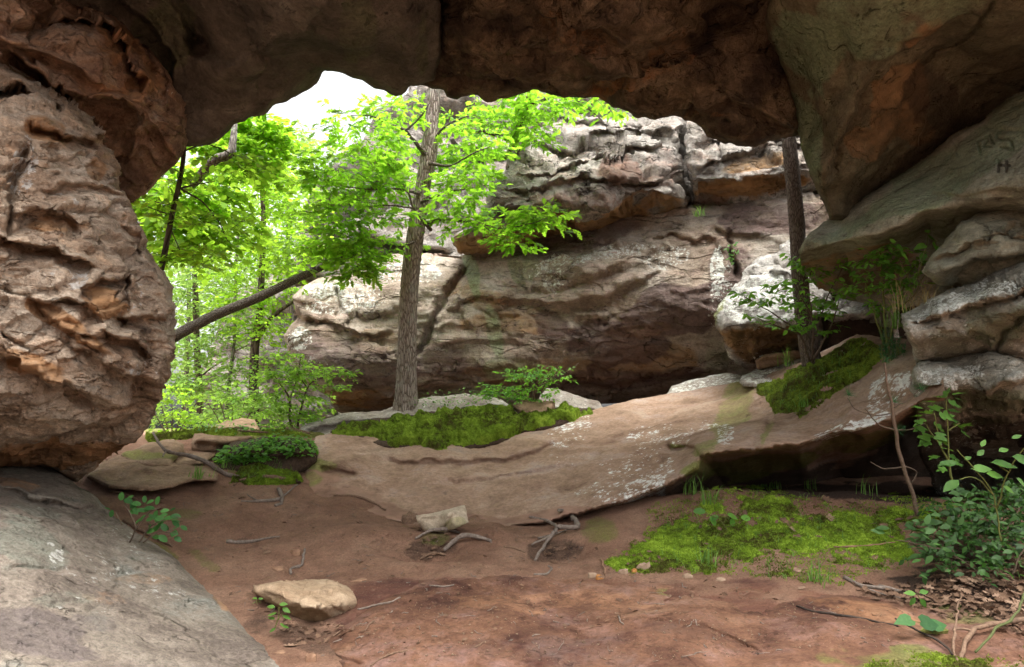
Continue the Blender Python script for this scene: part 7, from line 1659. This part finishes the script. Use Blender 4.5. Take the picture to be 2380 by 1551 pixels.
stick('root', [[(640, 1010, 5), (560, 1003, 5), (500, 998, 4)]], WOOD_B, 'thinner root beside the snaking one on the ledge', 'root')
stick('root', [[(555, 1120, 7), (600, 1112, 9), (640, 1116, 10, .01), (690, 1122, 7)]], WOOD_B, 'earthy root along the foot of the hummock', 'root')
stick('stick', [[(255, 1145, 6), (290, 1150, 7), (318, 1166, 5)]], WOOD_B, 'dark half-buried stick by the foreground slab top')
stick('stick', [[(285, 1212, 7), (330, 1238, 9), (370, 1255, 8), (402, 1272, 5)]], WOOD_B, 'dead brown stick in the groove along the foreground slab')

def chip(name, x, y, w, h_, mat, label, seed, cat, thick=.3, ang=0.0, group=None):
    """an angular fragment resting on the surface: uneven hull with bevelled shape"""
    r = np.random.RandomState(seed)
    hh = hit(x, y, *ALLK) or hit(x, y); p, n, d = hh
    sx, sz = w * d / F / 2, h_ * d / F / 2
    sy = sx * .7
    k = 9
    th = np.sort(r.rand(k) * 6.283 / k * .7 + np.arange(k) * 6.283 / k)
    rr = .55 + .6 * r.rand(k)
    thick = thick * .6
    rings = [(.86, -.35), (1.0, .15), (.9, .75), (.45, 1.0)]
    v = []
    for s, z in rings:
        for a, q in zip(th, rr):
            v.append((sx * s * q * math.cos(a) * (1 + .06 * r.normal()), sy * s * q * math.sin(a), sz * 2 * thick / .3 * .5 * (z + .12 * r.normal())))
    v = np.array(v)
    ca, sa = math.cos(ang), math.sin(ang)
    v = np.c_[v[:, 0] * ca - v[:, 1] * sa, v[:, 0] * sa + v[:, 1] * ca, v[:, 2]]
    # lie along the local slope
    zx = -n[0] / max(n[2], .3); zy = -n[1] / max(n[2], .3)
    v[:, 2] += v[:, 0] * zx + v[:, 1] * zy
    v = v + p
    q = [(i * k + m, i * k + (m + 1) % k, (i + 1) * k + (m + 1) % k, (i + 1) * k + m) for i in range(3) for m in range(k)]
    f = q + [tuple(range(k))[::-1], tuple(3 * k + m for m in range(k))]
    o = mesh_obj(name, v, f, mat, smooth=False)
    return tag(o, label, cat, group)
chip('wood_chip', 688, 1290, 26, 24, WOOD_O, 'upright broken wood chip left of the bent twig', 1, 'wood chip', .5)
chip('wood_chip', 648, 1322, 34, 12, WOOD_O, 'flat splintered wood chip below the upright one', 2, 'wood chip', .3, .4)
chip('wood_chip', 722, 1538, 34, 32, WOOD_O, 'big pale wood chip at the bottom edge', 3, 'wood chip', .5, .3)
chip('wood_chip', 838, 1350, 42, 12, WOOD_O, 'long orange wood splinter above the biggest loose stone', 4, 'wood chip', .3, .5)
chip('wood_chip', 653, 1517, 36, 8, WOOD_O, 'thin orange splinter near the bottom by the slab', 5, 'wood chip', .3, -.4)
chip('rotten_wood', 952, 1212, 44, 34, WOOD_B, 'crumbly brown rotten lump left of the mossy-faced stone', 6, 'wood chip', .5)
ST_O = mat_simple('orange_pebble', (.30, .12, .035), (.42, .21, .07), 14, .9); ST_T = mat_simple('tan_pebble', (.22, .145, .095), (.34, .245, .17), 14, .9)
for k, (x, y, w, h_, m, lab) in enumerate([(1378, 1342, 24, 20, ST_T, 'brown pebble at the left of the pebble cluster'), (1392, 1346, 20, 18, ST_O, 'bright orange pebble in the cluster before the moss'), (1448, 1333, 24, 18, ST_T, 'tan pebble right of the orange cluster'), (1474, 1330, 18, 14, ST_O, 'orange pebble beside the moss edge'),
                                           (1600, 1343, 28, 16, ST_T, 'tan stone chip at the moss front edge, left one'), (1675, 1350, 28, 12, ST_T, 'tan stone chip at the moss front edge, right one'), (1494, 1322, 34, 26, ST_T, 'round grey-brown stone poking through the moss front'), (2170, 1470, 60, 22, M_brown, 'low stone half covered by leaves near the corner limb')]):
    chip('pebble', x, y, w, h_, m, lab, 20 + k, 'pebble', .5)
# tiny stones strewn on the earth: too many to pick apart
ST_G = mat_simple('grit_stone', (.12, .075, .05), (.27, .19, .13), 40, .9)
r_ = np.random.RandomState(9)
j = Join()
_ico = np.array([(1, 0, 0), (-1, 0, 0), (0, 1, 0), (0, -1, 0), (0, 0, .7), (0, 0, -.7)], float)
_icot = np.array([(0, 2, 4), (2, 1, 4), (1, 3, 4), (3, 0, 4), (2, 0, 5), (1, 2, 5), (3, 1, 5), (0, 3, 5)])
def in_any(x, y): return inside(np.array([[x, y]]), np.array([(250, 1150), (560, 1110), (900, 1180), (1350, 1200), (1480, 1240), (1480, 1340), (1700, 1370), (2100, 1420), (2100, 1500), (1500, 1540), (760, 1540), (600, 1430), (450, 1300)]))[0]
c_ = 0
while c_ < 2200:
    x, y = 250 + 1850 * r_.rand(), 1110 + 430 * r_.rand()
    if not in_any(x, y): continue
    h = hit(x, y, 'ground', 'bedrock')
    if not h: continue
    s = .0025 + .008 * r_.rand() ** 4
    j.tris(h[0] + np.array([0, 0, s * .3]) + _ico * s * (.7 + .6 * r_.rand(6, 1)), _icot)
    c_ += 1
tag(j.build('grit', ST_G, smooth=False), 'scattered grit on the red earth floor', 'grit', kind='stuff')
j = Join()
c_ = 0
while c_ < 900:                     # bits of bark and needle on the earth
    x, y = 300 + 1800 * r_.rand(), 1110 + 430 * r_.rand()
    if not in_any(x, y): continue
    h = hit(x, y, 'ground', 'bedrock')
    if not h: continue
    a = r_.rand() * 6.28; l = .012 + .03 * r_.rand()
    dv = np.array([math.cos(a), math.sin(a), -(h[1][0] * math.cos(a) + h[1][1] * math.sin(a)) / max(h[1][2], .3)])
    j.tube(np.array([h[0], h[0] + dv * l]) + np.array([0, 0, .003]), .0018, 3)
    c_ += 1
tag(j.build('wood_crumbs', WOOD_B, smooth=False), 'scattered crumbs of bark and twig on the earth floor', 'debris', kind='stuff')

j = Join()
c_ = 0
while c_ < 170:                     # small fallen twigs
    x, y = 300 + 1800 * r_.rand(), 1110 + 430 * r_.rand()
    if not in_any(x, y): continue
    h = hit(x, y, 'ground', 'bedrock')
    if not h: continue
    a = r_.rand() * 6.28; l = .03 + .09 * r_.rand() ** 2
    pts = []
    for t_ in (0, .35, .7, 1.0):
        xx, yy = h[0][0] + math.cos(a) * l * t_ + .006 * r_.normal(), h[0][1] + math.sin(a) * l * t_ + .006 * r_.normal()
        pts.append((xx, yy, h[0][2] - (h[1][0] * (xx - h[0][0]) + h[1][1] * (yy - h[0][1])) / max(h[1][2], .3) + .004))
    j.tube(np.array(pts), np.linspace(.0035, .0018, 4) * (.6 + .8 * r_.rand()), 4)
    c_ += 1
tag(j.build('twig_litter', WOOD_G, smooth=False), 'small fallen twigs strewn over the earth floor', 'debris', kind='stuff')

# dead leaves
def dead_leaf(x, y, s, mat, label, seed, kind='oak', group=None, curl=.5):
    r = np.random.RandomState(seed)
    p, n, d = hit(x, y, *ALLK) or hit(x, y)
    v, t = leaf_tpl(kind)
    v = v.copy(); v[:, 2] = curl * (v[:, 1] ** 2 * 2.5 + .35 * (v[:, 0] - .4) ** 2) + .02 * r.normal(size=len(v))
    a = r.rand() * 6.283
    X = np.array([math.cos(a), math.sin(a), 0]); X -= n * (X @ n); X /= np.linalg.norm(X)
    Y = np.cross(n, X)
    S = s * .8 * d / F
    vv = p + n * .006 + S * ((v[:, 0] - .4)[:, None] * X + v[:, 1][:, None] * Y * 1.2 + v[:, 2][:, None] * n)
    return tag(mesh_obj('dead_leaf', vv, [t], mat), label, 'dead leaf', group)
for k, (x, y, s, m, lab) in enumerate([(680, 1503, 44, DEADP, 'pale dead oak leaf near the bottom edge by the slab'), (1925, 905, 36, DEADP, 'tan dead oak leaf lying on the mossy slab bank'), (1820, 1208, 40, DEAD, 'dark dead leaf high on the moss carpet'), (1845, 1235, 34, DEADP, 'orange-brown dead leaf in the middle of the moss carpet'), (1930, 1208, 44, DEADP, 'pale dead leaf right of the moss carpet middle'),
                                       (1855, 1330, 40, DEADP, 'pinkish dead leaf low on the moss carpet'), (1700, 1290, 30, DEADP, 'small dead leaf at the moss carpet bare patch'), (1735, 1190, 34, DEAD, 'brown dead leaf near the grass on the moss carpet'), (1860, 1370, 34, DEADP, 'pale dead leaf at the moss front edge'), (630, 1420, 34, DEAD, 'brown dead leaf left of the stone seedling'), (1990, 1170, 50, DEAD, 'dead leaf clump at the mouth of the hollow'), (1925, 1165, 44, DEAD, 'curled dead leaf under the pale one by the hollow'),
                                       (560, 1256, 34, DEAD, 'reddish dead leaf at the buried pale stick'), (625, 1285, 28, DEADP, 'small pale leaf scrap above the flat wood chip'), (2290, 1130, 40, DEAD, 'red-brown dead leaf caught in the lower right shrub')]):
    dead_leaf(x, y, s, m, lab, 300 + k)
def litter(name, outline, n, s, mat, label, seed, keys=('ground', 'bedrock')):
    r = np.random.RandomState(seed)
    poly = np.array(outline, float); lo, hi = poly.min(0), poly.max(0)
    P, D, N, S = [], [], [], []
    while len(P) < n:
        q = lo + r.rand(2) * (hi - lo)
        if not inside(q[None], poly)[0]: continue
        h = hit(q[0], q[1], *keys)
        if not h: continue
        P.append(h[0] + h[1] * (.004 + .03 * r.rand())); a = r.rand() * 6.283
        D.append((math.cos(a), math.sin(a), .25 * r.normal())); N.append(h[1] + r.normal(size=3) * .55); S.append(s * h[2] / F * (.5 + .8 * r.rand()))
    v, t = leaf_verts(np.array(P), np.array(D), np.array(N), np.array(S), leaf_tpl('oak'))
    tag(mesh_obj(name, v, [t], mat), label, 'leaf litter', kind='stuff')
litter('leaf_litter', [(1960, 1350), (2050, 1372), (2150, 1350), (2180, 1300), (2250, 1310), (2420, 1270), (2450, 1500), (2340, 1480), (2290, 1440), (2200, 1440), (2120, 1412), (2040, 1395)], 760, 27, DEAD, 'brown dead-leaf litter under the lower right shrub', 41)
litter('leaf_litter', [(2150, 1380), (2300, 1340), (2430, 1320), (2430, 1450), (2300, 1430)], 150, 27, DEADP, 'paler curled leaves among the litter at lower right', 42)
litter('leaf_litter', [(950, 1262), (1000, 1250), (1060, 1262), (1065, 1290), (1000, 1300), (960, 1285)], 26, 15, DEAD, 'leaf crumbs filling the left pit', 43)
litter('leaf_litter', [(1235, 1270), (1290, 1255), (1350, 1270), (1340, 1305), (1270, 1312)], 24, 15, DEAD, 'leaf crumbs filling the right pit', 44)
litter('leaf_litter', [(700, 1455), (800, 1448), (830, 1460), (760, 1500), (700, 1500), (660, 1470), (600, 1410), (640, 1430)], 60, 22, DEAD, 'leaf scraps around the biggest loose stone', 45)
litter('leaf_litter', [(260, 1170), (560, 1120), (900, 1200), (1400, 1220), (1480, 1340), (1900, 1400), (1500, 1450), (900, 1530), (640, 1480), (450, 1320)], 260, 15, DEAD, 'tiny leaf scraps strewn over the earth floor', 47)
litter('leaf_litter', [(1500, 1200), (1650, 1140), (1900, 1160), (2100, 1180), (2100, 1330), (1800, 1340), (1450, 1330)], 60, 18, DEAD, 'dry leaf bits caught in the moss carpet', 48, ('moss_2', 'ground'))
litter('leaf_litter', [(2090, 1210), (2180, 1190), (2260, 1200), (2240, 1250), (2120, 1240)], 90, 34, DEAD, 'leaf litter behind the moss carpet by the shrub', 46)
